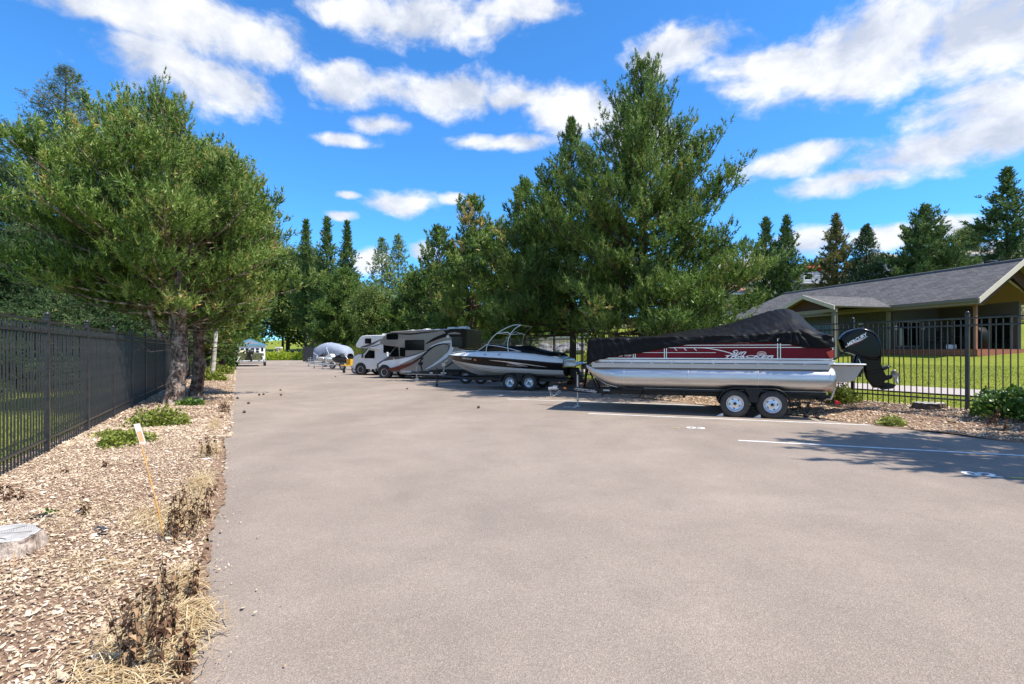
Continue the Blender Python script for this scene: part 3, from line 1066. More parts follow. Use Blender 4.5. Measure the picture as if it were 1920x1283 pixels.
def wood_tube(V, F, pts, rad, n):
    o = len(V)
    for i, p_ in enumerate(pts):
        d = pts[min(i + 1, len(pts) - 1)] - pts[max(i - 1, 0)]
        d = d / (np.linalg.norm(d) + 1e-9)
        h = np.array([0, 0, 1.0]) if abs(d[2]) < 0.9 else np.array([1.0, 0, 0])
        a = np.cross(d, h); a /= np.linalg.norm(a) + 1e-9; b = np.cross(d, a)
        for k_ in range(n):
            t = 2 * PI * k_ / n
            V.append(p_ + (a * math.cos(t) + b * math.sin(t)) * rad[i])
    for i in range(len(pts) - 1):
        for k_ in range(n):
            k2 = (k_ + 1) % n
            F.append((o + i * n + k_, o + i * n + k2, o + (i + 1) * n + k2, o + (i + 1) * n + k_))


PROF = {
    "round": lambda h: (1 - h) ** 0.62 * (0.55 + 0.45 * min(1, h / 0.22)),
    "dome": lambda h: (1 - h) ** 0.60 * (0.82 + 0.18 * min(1, h / 0.2)),
    "cone": lambda h: (1 - h) ** 0.80 * (0.80 + 0.20 * min(1, h / 0.12)),
    "spire": lambda h: (1 - h) ** 0.8 * (1 if h < .75 else .9) + 0.02,
    "column": lambda h: min(1, ((1 - h) * 1.7)) ** 1.0 * (0.6 + 0.4 * min(1, h / 0.25)) * (0.8 + 0.2 * math.sin(h * 23)),
    "oval": lambda h: math.sin(PI * min(1, 0.12 + 0.88 * h)) ** 0.6,
    "mushroom": lambda h: (0.35 + 0.65 * min(1, h / 0.35)) * (1 - h) ** 0.45,
}


def grow(seed, H, R, base, nb, prof="cone", tm=T_PINE, tsize=0.30, gap=0.16, tgap=0.16, pitch=(5, 58), bend=22, up=0.55, r0=0.16, lean=(0, 0),
         bias=(0, 0), inner=0.32, young=1.0, tint0=0.45, tvar=0.3, dead=0, trunk_n=9, limbs=(), twiglen=0.36, whorl=0, patches=0, flare=1.35, maxtw=9999,
         jit=0.18, kink=0.1, gaps=0.0, sub_wood=True, dm=(1.35, 1.8, 0.8), clump=(2.9, .45, .34), knots=False, tipbrown=False):
    r = random.Random(seed); g = np.random.default_rng(seed)
    nb = int(nb * dm[0]); gap *= dm[1]; tgap *= dm[2]
    V, F = [], []
    nseg = 12
    tp = []
    for i in range(nseg + 1):
        f = i / nseg
        tp.append(np.array([lean[0] * f * H + kink * math.sin(f * 5 + seed) * f ** .5 * (1 - f) * 2, lean[1] * f * H + kink * math.cos(f * 4.1 + seed * 2) * f ** .5 * (1 - f) * 2, f * H * 0.985]))
    tr = [r0 * (flare if i == 0 else 1) * ((1 - i / nseg) ** 0.85 * 0.94 + 0.06) for i in range(nseg + 1)]
    # a finer first part with a root flare
    if knots:
        k0 = len(V); fine = []; fr_ = []
        for i in range(nseg):
            for j in range(7):
                f = j / 7; fine.append(tp[i] + (tp[i + 1] - tp[i]) * f); fr_.append((tr[i] + (tr[i + 1] - tr[i]) * f) if i else tr[1] + (tr[0] - tr[1]) * max(0, 1 - f * 2.2) ** 1.6)
        fine[0] = fine[0] - np.array([0, 0, .1])
        wood_tube(V, F, fine + [tp[-1]], fr_ + [tr[-1]], 20)
        for a_ in range(k0, len(V)):
            v = V[a_]; ring_ = (a_ - k0) // 20; c_ = fine[ring_] if ring_ < len(fine) else tp[-1]
            nv = mnoise.noise(Vector((v[0] * 5, v[1] * 5, v[2] * 3 + seed))) * .22 + abs(mnoise.noise(Vector((v[0] * 14, v[1] * 14, v[2] * 7)))) * .14 + mnoise.noise(Vector((v[0] * 2, v[1] * 2, v[2] * 1.2 + 9))) * .22
            V[a_] = c_ + (v - c_) * (1 + nv)
    else:
        wood_tube(V, F, [tp[0] - np.array([0, 0, .1]), tp[0] + (tp[1] - tp[0]) * .06, tp[0] + (tp[1] - tp[0]) * .3] + tp[1:], [tr[0] * 1.12, tr[0], tr[1] * 1.1] + tr[1:], trunk_n)

    def trunk_at(z):
        f = max(0, min(1, z / (H * 0.985))) * nseg; i = min(int(f), nseg - 1)
        return tp[i] + (tp[i + 1] - tp[i]) * (f - i), tr[i] + (tr[i + 1] - tr[i]) * (f - i)

    for pts, r_a, r_b in limbs:
        c = [np.array(v) for v in smooth_curve(pts, 5)]
        wood_tube(V, F, c, [r_a + (r_b - r_a) * i / (len(c) - 1) for i in range(len(c))], 7)
        for q_ in range(6):
            j = r.randrange(len(c) // 2, len(c)); d = np.array([r.gauss(0, 1), r.gauss(0, 1), r.uniform(.2, 1.2)]); d /= np.linalg.norm(d)
            e = c[j] + d * r.uniform(.4, .9)
            wood_tube(V, F, [c[j], (c[j] + e) / 2 + g.normal(0, .04, 3), e], [r_b * .6, r_b * .4, .004], 4)
    for i in range(dead):
        z = base * r.uniform(0.62, 1.25); a = r.uniform(0, 2 * PI); c0, rt = trunk_at(z)
        d = np.array([math.cos(a), math.sin(a), r.uniform(-.15, .7)]); L_ = r.uniform(.5, 1.5)
        p1 = c0 + d * L_ * .5 + g.normal(0, .06, 3); p2 = c0 + d * L_ + g.normal(0, .15, 3)
        wood_tube(V, F, [c0, p1, p2], [.018, .011, .004], 4)
        for s_ in range(2):
            e = p1 + (p2 - p1) * r.random() + g.normal(0, .22, 3)
            wood_tube(V, F, [p1, e], [.008, .003], 3)

    TP, TD, TS, TT, TY = [], [], [], [], []
    az = r.uniform(0, 6)
    pat = [(r.uniform(0, 2 * PI), r.uniform(.35, .85)) for _ in range(patches)]
    for b_ in range(nb):
        h = (b_ + r.random()) / nb
        h = h ** 0.93
        if whorl:
            h = round(h * whorl) / whorl + r.uniform(-.012, .012)
            h = max(0, min(0.995, h))
        az += 2.39996 + r.uniform(-.35, .35)
        z = base + (H - base) * h
        c0, rt = trunk_at(z)
        L_ = R * PROF[prof](h) * r.uniform(1 - jit * 1.6, 1 + jit)
        L_ *= 1 + (.34 if knots else .16) * mnoise.noise(Vector((math.cos(az) * 1.6 + seed, math.sin(az) * 1.6, h * 4.5)))
        L_ *= 1 + bias[0] * math.cos(az) + bias[1] * math.sin(az)
        if gaps and r.random() < gaps: L_ *= r.uniform(.45, .8)
        L_ = max(L_, 0.14)
        pt = math.radians(pitch[0] + (pitch[1] - pitch[0]) * h + r.uniform(-8, 8))
        pts = [c0]; d_az = az
        ns = 6
        for i in range(ns):
            f = (i + 1) / ns
            pa = pt + math.radians(bend) * (f - .3) * (1.2 if f > .5 else .7)
            d_az += r.uniform(-.12, .12)
            st = L_ / ns
            pts.append(pts[-1] + st * np.array([math.cos(d_az) * math.cos(pa), math.sin(d_az) * math.cos(pa), math.sin(pa)]))
        rb = min(rt * .6, 0.012 + 0.012 * L_)
        wood_tube(V, F, pts, [rb * (1 - .85 * i / ns) for i in range(ns + 1)], 5 if L_ > 1 else 4)
        arr = np.array(pts)
        inn = inner * (.72 if h < .22 else 1)
        ntw = int(min(maxtw, max(3, L_ * (1 - inn) / gap * 2)))
        if prof == "spire" and h > .68: ntw = ntw * 3
        f = inn + (1 - inn) * (np.arange(ntw) + g.uniform(0, 1, ntw)) / ntw
        f[-1] = 1.0
        ff = f * ns; i0 = np.minimum(ff.astype(int), ns - 1); w = (ff - i0)[:, None]
        st = arr[i0] * (1 - w) + arr[i0 + 1] * w
        dr = arr[i0 + 1] - arr[i0]; dr /= np.linalg.norm(dr, axis=1, keepdims=True)
        side = np.cross(dr, np.array([0, 0, 1.0])); side /= np.linalg.norm(side, axis=1, keepdims=True) + 1e-6
        sg = np.where(np.arange(ntw) % 2 == 0, 1, -1)[:, None]
        tl = twiglen * L_ * (1.15 - f * .85) * g.uniform(.5, 1.15, ntw)
        tl = np.clip(tl, 0.06, 1.5)
        td = dr * g.uniform(.55, 1.0, (ntw, 1)) + side * sg * g.uniform(.35, .95, (ntw, 1)) + np.array([0, 0, 1.0]) * (g.normal(up * .35, .3, (ntw, 1)))
        td[-1] = dr[-1]
        td /= np.linalg.norm(td, axis=1, keepdims=True)
        is_pat = any(abs(((az - a + PI) % (2 * PI)) - PI) < .35 and abs(h - hh) < .09 for a, hh in pat)
        bt = tint0 + r.gauss(0, tvar * .35)
        cnt = np.maximum(1, (tl / tgap).astype(int))
        for j in range(ntw):
            kk = int(cnt[j] * clump[0] + .5)
            s_ = g.uniform(.25, 1, kk) ** clump[1]; s_[-1] = 1.0
            rad = clump[2] * (1 - .5 * h) * 1.15 * (.35 + .9 * s_) * (tl[j] ** .5)
            off = g.normal(0, 1, (kk, 3)); off /= np.linalg.norm(off, axis=1, keepdims=True)
            off = off * (rad * g.uniform(.2, 1, kk) ** .6)[:, None]
            off[:, 2] = off[:, 2] * .7 + .2 * rad
            pos = st[j] + td[j] * (tl[j] * s_)[:, None] + off
            pos[:, 2] += up * .16 * tl[j] * s_ ** 2
            dd = td[j] * .35 + np.array([0, 0, up * 1.0]) + off / (rad[:, None] + 1e-6) * .6 + g.normal(0, .22, (kk, 3))
            TP.append(pos); TD.append(dd)
            TS.append(tsize * (1 - .42 * max(0, h - .45) / .55) * g.uniform(.7, 1.25, kk))
            tv = bt + g.normal(0, tvar * .5) + g.normal(0, tvar * .25, kk) + .06 * (s_ - .6)
            tv = np.clip(tv, 0, .93)
            if is_pat or (tipbrown and h > .8 and g.random() < .55): tv = g.uniform(.93, 1, kk)
            TT.append(tv)
            TY.append((s_ > .8).astype(float) * young * g.uniform(0.0, 1, kk))
            if sub_wood and tl[j] > .25:
                wood_tube(V, F, [st[j], st[j] + td[j] * tl[j] * .9 + np.array([0, 0, up * .12 * tl[j]])], [.007, .003], 3)
    TP = np.concatenate(TP); TD = np.concatenate(TD); TS = np.concatenate(TS); TT = np.concatenate(TT); TY = np.concatenate(TY)
    Vf, tint_, yg = stamp(TP, TD, TS, tm, g, TT, TY)
    return np.array(V), np.array(F), Vf, tint_, yg, len(TP)


TRI = [0]


def tree_mesh(key, *a, **kw):
    V, F, Vf, ti, yg, nt_ = grow(*a, **kw)
    wm = np_mesh("trunk", V, F, smooth=True)
    cm_ = np_mesh("crown", Vf, np.arange(len(Vf)).reshape(-1, 3), {"tint": ti, "young": yg})
    TRI[0] += len(Vf) // 3 + 2 * len(F)
    print("tree", key, "tufts", nt_, "tris", len(Vf) // 3)
    return wm, cm_


def place_tree(name, label, meshes, x, y, leafm, barkm, z=None, rot=0.0, sc=(1, 1, 1), group=None, cat="tree"):
    if z is None:
        z = float(terr(x, y)) - 0.03
    root = thing(name, label, cat, (x, y, z), rot, group)
    root.scale = sc
    wm, cm_ = meshes
    for me, nm, mt in ((wm, "trunk", barkm), (cm_, "crown", leafm)):
        if not me.materials:
            me.materials.append(mt)
        o = bpy.data.objects.new(nm, me); link(o, root)
        if me.materials[0] != mt:
            o.material_slots[0].link = "OBJECT"; o.material_slots[0].material = mt
    return root


# ---- the two big pines right of centre, behind the covered boat
x, y = view(1203, 19.6)
mR1 = tree_mesh("R1", 101, 12.3, 4.3, 1.75, 180, prof="dome", gap=0.19, tgap=0.19, pitch=(-7, 62), bend=30, up=0.75, tsize=0.29, r0=0.2, inner=0.38, young=0.6, tint0=0.5,
                 bias=(0.06, -0.05), jit=0.24, gaps=.12, twiglen=.34)
place_tree("pine_tree", "tallest pine, cone shaped, rising behind the covered pontoon boat", mR1, x, y, M_needle, M_barkd)
x, y = view(1072, 23.3)
mR2 = tree_mesh("R2", 102, 11.9, 3.6, 2.3, 150, prof="cone", gap=0.2, tgap=0.2, pitch=(-4, 62), bend=28, up=0.7, tsize=0.35, r0=0.17, inner=0.4, young=0.45, tint0=0.4, jit=0.22, gaps=.1)
place_tree("pine_tree", "second tallest dark pine whose trunk shows beside the pontoon boat's bow", mR2, x, y, M_needle, M_barkd)
x, y = view(985, 27.6)
mR3 = tree_mesh("R3", 103, 10.4, 3.3, 2.6, 84, prof="round", gap=0.24, tgap=0.24, pitch=(0, 60), bend=22, up=0.6, tsize=0.42, tm=T_PINEF, r0=0.15, inner=0.4, young=0.5, tint0=0.55, jit=.3, gaps=.2)
place_tree("pine_tree", "open topped pine rising just behind the white runabout boat's tower", mR3, x, y, M_needle, M_bark)
x, y = view(886, 33.8)
mR4 = tree_mesh("R4", 104, 11.3, 3.9, 2.3, 92, prof="round", gap=0.26, tgap=0.26, pitch=(0, 62), bend=24, up=0.6, tsize=0.46, tm=T_PINEF, r0=0.16, inner=0.4, young=0.5, tint0=0.56, jit=.3, patches=7, gaps=.18)
place_tree("pine_tree", "pine with orange brown dead patches behind the tan motorhome", mR4, x, y, M_needle, M_bark)
x, y = view(822, 39.5)
mR5 = tree_mesh("R5", 105, 10.8, 3.5, 1.2, 84, prof="round", gap=0.28, tgap=0.27, pitch=(0, 60), bend=24, up=0.6, tsize=0.46, tm=T_PINEF, r0=0.15, inner=0.4, young=0.5, tint0=0.36, jit=.22)
place_tree("pine_tree", "smaller dark green pine behind the cab of the tan motorhome", mR5, x, y, M_needle, M_bark)

# ---- left row in the bark bed
x, y = view(327, 15.34)
limbs1 = [([(0, 0, 1.9), (-.35, -.1, 2.15), (-.62, -.12, 2.7), (-.8, -.05, 3.5)], 0.09, 0.045),
          ([(0, 0, 2.0), (.12, .05, 2.8), (.2, 0, 3.6), (.28, .1, 5.2)], 0.1, 0.04),
          ([(0, 0, 1.6), (-.25, .2, 2.6), (-.3, .35, 3.8)], 0.06, 0.03)]
mL1 = tree_mesh("L1", 201, 8.7, 4.0, 2.7, 165, prof="round", gap=0.19, tgap=0.19, pitch=(-7, 68), bend=26, up=0.8, tsize=0.29, r0=0.25, inner=0.42, young=.9, tint0=0.62,
                 bias=(-0.12, 0.0), lean=(-0.02, 0), limbs=limbs1, dead=34, jit=0.2, flare=1.25, kink=.22, knots=True, gaps=.12)
place_tree("pine_tree", "nearest left pine with a pale bare forked trunk beside the fence", mL1, x, y, M_needle, M_barkg)
x, y = view(367, 18.0)
mL2 = tree_mesh("L2", 202, 8.3, 3.6, 2.4, 165, prof="round", gap=0.21, tgap=0.21, pitch=(-2, 64), bend=24, up=0.7, tsize=0.36, r0=0.21, inner=0.42, young=0.7, tint0=0.58,
                 bias=(0.12, 0), lean=(0.035, 0), kink=.18, knots=True, dead=22, jit=0.22,
                 limbs=[([(0, 0, 1.7), (.3, 0, 2.4), (.45, .1, 3.6)], 0.07, 0.03)], gaps=.12)
place_tree("pine_tree", "second pine in the left row, brown trunk close behind the pale forked one", mL2, x, y, M_needle, M_bark)
x, y = view(397, 29.0)
mL3 = tree_mesh("L3", 203, 12.0, 2.7, 3.2, 70, prof="oval", gap=0.26, tgap=0.26, pitch=(30, 70), bend=10, up=0.3, tsize=0.55, tm=T_LEAF, r0=0.13, inner=0.25, young=0.8, tint0=0.6, lean=(0.085, 0), jit=.3)
place_tree("aspen_tree", "slim leafy tree with a whitish leaning trunk behind the second pine", mL3, x, y, M_leaf, M_barkw)
x, y = view(419, 44.0)
mL4 = tree_mesh("L4", 204, 9.6, 4.3, 3.5, 86, prof="round", gap=0.3, tgap=0.3, pitch=(0, 55), bend=22, up=0.5, tsize=0.52, tm=T_PINEF, r0=0.17, inner=0.35, young=0.3, tint0=0.6, tvar=.4, patches=3)
place_tree("pine_tree", "pine with a dark trunk standing before the small blue roofed shed", mL4, x, y, M_needle, M_barkd)

# ---- behind the left fence
x, y = view(124, 24.5)
mS1 = tree_mesh("S1", 301, 15.2, 5.2, 0.6, 170, prof="spire", gap=0.24, tgap=0.24, pitch=(-16, 30), bend=8, up=-0.10, tsize=0.42, tm=T_SPR, r0=0.22, inner=0.2, young=0.0, tint0=0.5, jit=.2, twiglen=.42, sub_wood=False, dm=(1.25, 1.3, .8), clump=(1.9, .6, .2), tipbrown=True)
place_tree("spruce_tree", "tall dark spruce with a brown pointed tip behind the left fence", mS1, x, y, M_spruce, M_barkd)
x, y = view(-60, 20.5)
place_tree("spruce_tree", "broad dark spruce cut by the left photo edge above the fence", mS1, x, y, M_spruce, M_barkd, rot=2.1, sc=(.85, .85, .8))
x, y = view(55, 23)
mS2 = tree_mesh("S2", 302, 11.6, 5.2, 0.5, 150, prof="round", gap=0.27, tgap=0.27, pitch=(-12, 35), bend=8, up=0.0, tsize=0.46, tm=T_SPR, r0=0.2, inner=0.3, young=0.0, tint0=0.45, jit=.25, twiglen=.4, sub_wood=False, dm=(1.2, 1.4, .8), clump=(1.9, .6, .25))
place_tree("spruce_tree", "broad rounded dark spruce between the brown tipped one and the left edge", mS2, x, y, M_spruce, M_barkd, rot=1.0)
mFill = tree_mesh("fill", 303, 7.2, 3.9, 0.8, 74, prof="round", gap=0.3, tgap=0.3, pitch=(-8, 45), bend=15, up=0.25, tsize=0.5, tm=T_PINEF, r0=0.16, inner=0.3, young=0.2, tint0=0.42, tvar=.35)
for (px, Y, ro, s_, lb) in ((205, 26, 0.3, 1.0, "low dark pine behind the fence under the nearest left pine's crown"),
                            (255, 33, 1.7, 1.0, "round dark pine behind the fence, left of the pale trunk"),
                            (345, 38, 3.1, 1.05, "dark pine seen between the two nearest left trunks"),
                            (385, 52, 4.4, 1.1, "dark bushy pine behind the far stretch of the left fence"),
                            (110, 34, 5.1, 1.15, "dark pine deep in the lawn behind the first fence post"),
                            (20, 38, 2.5, 1.1, "dark bushy pine at the back of the lawn, far left")):
    x, y = view(px, Y)
    place_tree("pine_tree", lb, mFill, x, y, M_needle, M_barkd, rot=ro, sc=(s_, s_, s_))

# ---- off the right edge: the tree whose shade lies over stall 02
place_tree("pine_tree", "pine outside the right edge whose shadow falls on stall 02", mR3, 11.9, 6.3, M_needle, M_bark, rot=0.8, sc=(1.0, 1.0, 0.98))

# ---- far trees beyond the lane end
mPo = [tree_mesh("ponderosa%d" % i, 400 + i, 28, 3.3 + .3 * i, 5.0, 96, prof="column", gap=0.62, tgap=0.55, pitch=(-5, 45), bend=15, up=0.3, tsize=1.05, tm=T_PINEF, r0=0.32, inner=0.15, young=0.2, tint0=0.45,
                 jit=.34, gaps=.25, sub_wood=False, trunk_n=7) for i in range(2)]
mFir = tree_mesh("fir", 410, 22, 5.4, 1.5, 110, prof="cone", gap=0.6, tgap=0.55, pitch=(-12, 40), bend=10, up=0.1, tsize=1.0, tm=T_SPRF, r0=0.3, inner=0.2, young=0.1, tint0=0.6, jit=.25, sub_wood=False, trunk_n=7)
mRound = tree_mesh("roundpine", 411, 14, 6.4, 0.8, 110, prof="round", gap=0.5, tgap=0.48, pitch=(-6, 55), bend=18, up=0.4, tsize=0.85, tm=T_PINEF, r0=0.3, inner=0.3, young=0.3, tint0=0.45, jit=.2, sub_wood=False, trunk_n=7)
mDec = tree_mesh("broadleaf", 412, 12, 4.6, 1.6, 80, prof="oval", gap=0.5, tgap=0.5, pitch=(15, 60), bend=10, up=0.2, tsize=1.1, tm=T_LEAFF, r0=0.25, inner=0.2, young=0.6, tint0=0.6, jit=.25, sub_wood=False, trunk_n=7)

far = [  # px, distance, mesh, leaf, bark, scale, height top px, label
    (574, 112, mPo[0], M_ponder, 415, "left one of three tall narrow ponderosas beyond the lane end", "ponderosa_pine"),
    (613, 108, mPo[1], M_ponder, 409, "middle one of three tall narrow ponderosas beyond the lane end", "ponderosa_pine"),
    (651, 112, mPo[0], M_ponder, 417, "right one of three tall narrow ponderosas beyond the lane end", "ponderosa_pine"),
    (644, 92, mRound, M_needle, 512, "dense dark green rounded pine above the grey covered boat", "pine_tree"),
    (716, 106, mFir, M_ponder, 448, "left peak of the twin tall firs behind the white motorhome", "fir_tree"),
    (747, 110, mFir, M_ponder, 442, "right peak of the twin tall firs behind the white motorhome", "fir_tree"),
    (540, 126, mDec, M_leaf, 480, "pale green leafy tree right of the left row of pines", "broadleaf_tree"),
    (775, 74, mRound, M_needle, 520, "pine half hidden behind the tan motorhome's roof vents", "pine_tree"),
    (700, 82, mDec, M_leaf, 548, "yellow green leafy tree between the covered boat and white motorhome", "broadleaf_tree"),
    (585, 128, mRound, M_ponder, 490, "wide pine at the foot of the left tall ponderosa", "pine_tree"),
    (690, 125, mRound, M_ponder, 545, "low wide pine at the foot of the right tall ponderosa", "pine_tree"),
    (815, 78, mRound, M_needle, 500, "dark pine behind the small pine at the motorhome's cab", "pine_tree"),
    (530, 130, mPo[1], M_ponder, 500, "distant ponderosa half hidden by the left row's crowns", "ponderosa_pine"),
    (905, 70, mFir, M_spruce, 520, "dark fir behind the brown patched pine", "fir_tree"),
    (960, 62, mRound, M_needle, 500, "dark pine filling the gap behind the runabout's tower", "pine_tree"),
    (1050, 85, mRound, M_needle, 560, "dark pine beyond the parked cars, behind the second tallest pine", "pine_tree"),
    (405, 100, mRound, M_needle, 470, "far dark pine at the end of the left fence", "pine_tree"),
    (462, 122, mFir, M_spruce, 470, "dark fir behind the blue roofed shed", "fir_tree"),
]
hs = {id(mPo[0]): 28, id(mPo[1]): 28, id(mFir): 22, id(mRound): 14, id(mDec): 12}
for i, (px, Y, me, lf, top, lb, nm) in enumerate(far):
    x, y = view(px, Y); z = float(terr(x, y)) - .05
    Ht = EYE + (658 - top) / 960 * Y - z
    s_ = Ht / hs[id(me)]
    sxy = s_ if me in (mFir, mRound, mDec) else max(1.0, s_)
    if nm in ("pine_tree",): sxy = max(sxy, .8)
    place_tree(nm, lb, me, x, y, lf, M_barkd, z=z, rot=i * 1.37, sc=(sxy, sxy, s_))
x, y = view(604, 100)
mBlue = tree_mesh("bluespruce", 413, 8.5, 3.2, 0.3, 70, prof="spire", gap=0.4, tgap=0.36, pitch=(-10, 30), bend=8, up=0, tsize=0.6, tm=T_SPRF, r0=0.14, inner=0.2, young=0.3, tint0=0.8, sub_wood=False, trunk_n=6)
place_tree("spruce_tree", "small grey green spruce by the dark gate at the lane end", mBlue, x, y, M_spruce, M_barkd)

# ---- hillside trees on the right
mOpen = tree_mesh("openpine", 420, 15, 3.2, 1.2, 84, prof="column", gap=0.42, tgap=0.38, pitch=(-4, 50), bend=20, up=0.3, tsize=0.72, tm=T_PINEF, r0=0.22, inner=0.25, young=0.2, tint0=0.36, jit=.34, gaps=.25, sub_wood=False)
mWide = tree_mesh("widepine", 421, 14, 5.6, 1.0, 110, prof="round", gap=0.42, tgap=0.4, pitch=(-4, 58), bend=20, up=0.4, tsize=0.72, tm=T_PINEF, r0=0.24, inner=0.25, young=0.3, tint0=0.42, jit=.28, gaps=.2, sub_wood=False)
mHsp = tree_mesh("hillspruce", 422, 12, 4.2, 0.6, 110, prof="spire", gap=0.36, tgap=0.34, pitch=(-6, 42), bend=10, up=0.1, tsize=0.62, tm=T_SPRF, r0=0.2, inner=0.2, young=0.0, tint0=0.35, sub_wood=False)
for (px, Y, me, Hm, lf, top, wid, lb, nm) in (
        (1436, 60, mOpen, 15, M_ponder, 412, .85, "left one of the pair of dark pines above the house roof's far end", "pine_tree"),
        (1474, 58, mOpen, 15, M_ponder, 408, .8, "right one of the pair of dark pines above the house roof's far end", "pine_tree"),
        (1568, 62, mOpen, 15, M_brownn, 404, .85, "yellow brown pine beside the red umbrella on the hill", "pine_tree"),
        (1625, 58, mHsp, 12, M_spruce, 424, .66, "neat dark green spruce above the middle of the house roof", "spruce_tree"),
        (1735, 54, mWide, 14, M_ponder, 390, .74, "wide pine above the house roof, left of the blue grey house", "pine_tree"),
        (1889, 62, mOpen, 15, M_ponder, 318, 1.1, "tallest hillside pine, near the right edge above the roof peak", "pine_tree"),
        (1815, 96, mDec, 12, M_leaf, 430, 0.6, "light leafy tree behind the blue grey hillside house", "broadleaf_tree"),
        (1700, 62, mWide, 14, M_ponder, 500, 0.4, "lower pine beside the wide one on the hill", "pine_tree"),
        (1975, 56, mWide, 14, M_ponder, 440, 0.6, "pine at the right edge behind the house gable", "pine_tree"),
        (1418, 72, mWide, 14, M_ponder, 560, 0.3, "bushy pine below the beige hillside house", "pine_tree")):
    x, y = view(px, Y); z = float(terr(x, y)) - .05
    Ht = EYE + (658 - top) / 960 * Y - z
    s_ = Ht / Hm
    place_tree(nm, lb, me, x, y, lf, M_barkd, z=z, rot=px * .7, sc=(wid, wid, s_))
print("tree tris", TRI[0])

# ------------------------------------------------------------------ wheels and shared vehicle pieces
HEAD = math.atan2(S.y, S.x)


def at_stall(nc, t=0.0):
    v = N * nc + S * t
    return (v.x, v.y, 0.0)


def tyre_mb(R, w, rr_=None):
    rr_ = rr_ or R * 0.56
    m = MB(); h = w / 2
    prof = [(-h * .78, rr_), (-h, rr_ * 1.12), (-h * 1.04, R * .82), (-h * .93, R * .95), (-h * .74, R * .99), (-h * .3, R), (h * .3, R), (h * .74, R * .99),
            (h * .93, R * .95), (h * 1.04, R * .82), (h, rr_ * 1.12), (h * .78, rr_)]
    m.revolve(prof, (0, 0, 0), "y", 36, caps=False)
    # tread grooves
    for k in range(36):
        a = 2 * PI * (k + .5) / 36
        for s_ in (-1, 1):
            m.box((math.cos(a) * R * .985, s_ * h * .7, math.sin(a) * R * .985), (R * .06, h * .34, R * .04), 0, Matrix.Rotation(-a, 3, "Y"))
    return m


def rim_mb(rr_, w, slots=5, dish=0.03, dark=1):
    """steel rim seen from +y: lip, dished face, slots and hub"""
    m = MB(); h = w / 2
    m.revolve([(h * .62, 0.0001), (h * .62, rr_ * .28), (h * .62 - dish * .2, rr_ * .36), (h * .62 - dish, rr_ * .62), (h * .62 - dish * .7, rr_ * .8), (h * .55, rr_ * .86), (h * .86, rr_ * .97),
               (h * .98, rr_ * 1.0), (h * .98, rr_ * 1.05), (h * .8, rr_ * 1.07), (0, rr_ * 1.0), (-h * .8, rr_ * 1.0)], (0, 0, 0), "y", 32)
    for k in range(slots):
        a = 2 * PI * (k + .25) / slots
        c = rr_ * .6
        outl = []
        for j in range(10):
            b = 2 * PI * j / 10
            u, v = rr_ * .085 * math.cos(b), rr_ * .17 * math.sin(b)
            b2 = a + 0.45
            outl.append((math.cos(a) * c + u * math.cos(b2) - v * math.sin(b2), math.sin(a) * c + u * math.sin(b2) + v * math.cos(b2)))
        m.prism(outl, h * .62 - dish - .02, h * .62 - dish + .006, dark)
    m.revolve([(h * .6, rr_ * .2), (h * .6 + .03, rr_ * .19), (h * .6 + .036, rr_ * .12), (h * .6 + .036, 0.0001)], (0, 0, 0), "y", 16, 2)
    for k in range(5):
        a = 2 * PI * k / 5
        m.revolve([(h * .62, .011), (h * .62 + .014, .011), (h * .62 + .016, .001)], (math.cos(a) * rr_ * .29, 0, math.sin(a) * rr_ * .29), "y", 6, 0)
    return m


def wheel(parent, loc, R, w, rmat=M_rim, slots=5, flip=False, rr_=None):
    rr_ = rr_ or R * .56
    t = obj("wheel", tyre_mb(R, w, rr_), M_rubber, parent, loc)
    obj("rim", rim_mb(rr_, w, slots), [rmat, M_black, M_lead], t)
    t.rotation_euler = (0, rnd.uniform(0, 1.2), PI if flip else 0)
    return t


def copy_wheel(w, parent, loc, flip=False):
    c = copy_tree(w, parent); c.location = loc
    c.rotation_euler = (0, rnd.uniform(0, 1.2), PI if flip else 0)
    return c


def fender_mb(xs, zc, R, y0, y1, flat=True):
    """tandem fender: outline over two wheels, thin sheet with side skirt"""
    m = MB(); th = .012
    pts = []
    x0, x1 = max(xs), min(xs)
    for k in range(9):
        a = math.radians(8 + 82 * k / 8); pts.append((x0 + math.cos(a) * R, zc + math.sin(a) * R))
    for k in range(9):
        a = math.radians(90 + 82 * k / 8); pts.append((x1 + math.cos(a) * R, zc + math.sin(a) * R))
    ring = []
    for i in range(len(pts) - 1):
        (a, b), (c, d) = pts[i], pts[i + 1]
        m.add([(a, y0, b), (a, y1, b), (c, y1, d), (c, y0, d), (a, y0, b - th), (a, y1, b - th), (c, y1, d - th), (c, y0, d - th)],
              [(0, 1, 2, 3), (4, 7, 6, 5), (1, 5, 6, 2), (0, 3, 7, 4)])
    # web between the wheels and rolled edge on the outer side
    web = [(x0 - R * .55, zc + R * .98), (x0 - R * .80, zc + R * .56), ((x0 + x1) / 2 + .10, zc + R * .12), ((x0 + x1) / 2 - .10, zc + R * .12), (x1 + R * .80, zc + R * .56), (x1 + R * .55, zc + R * .98)]
    m.prism(web, y1 - .014, y1 - .002)
    m.tube([(a, y1, b) for a, b in pts], .012, 6)
    return m


# ------------------------------------------------------------------ pontoon boat on its trailer (stall 03/04)
NC1 = 14.85
LOC1 = at_stall(NC1)
boat = thing("pontoon_boat", "silver and dark red pontoon boat on a tandem trailer, under the black cover", "boat", LOC1, HEAD)


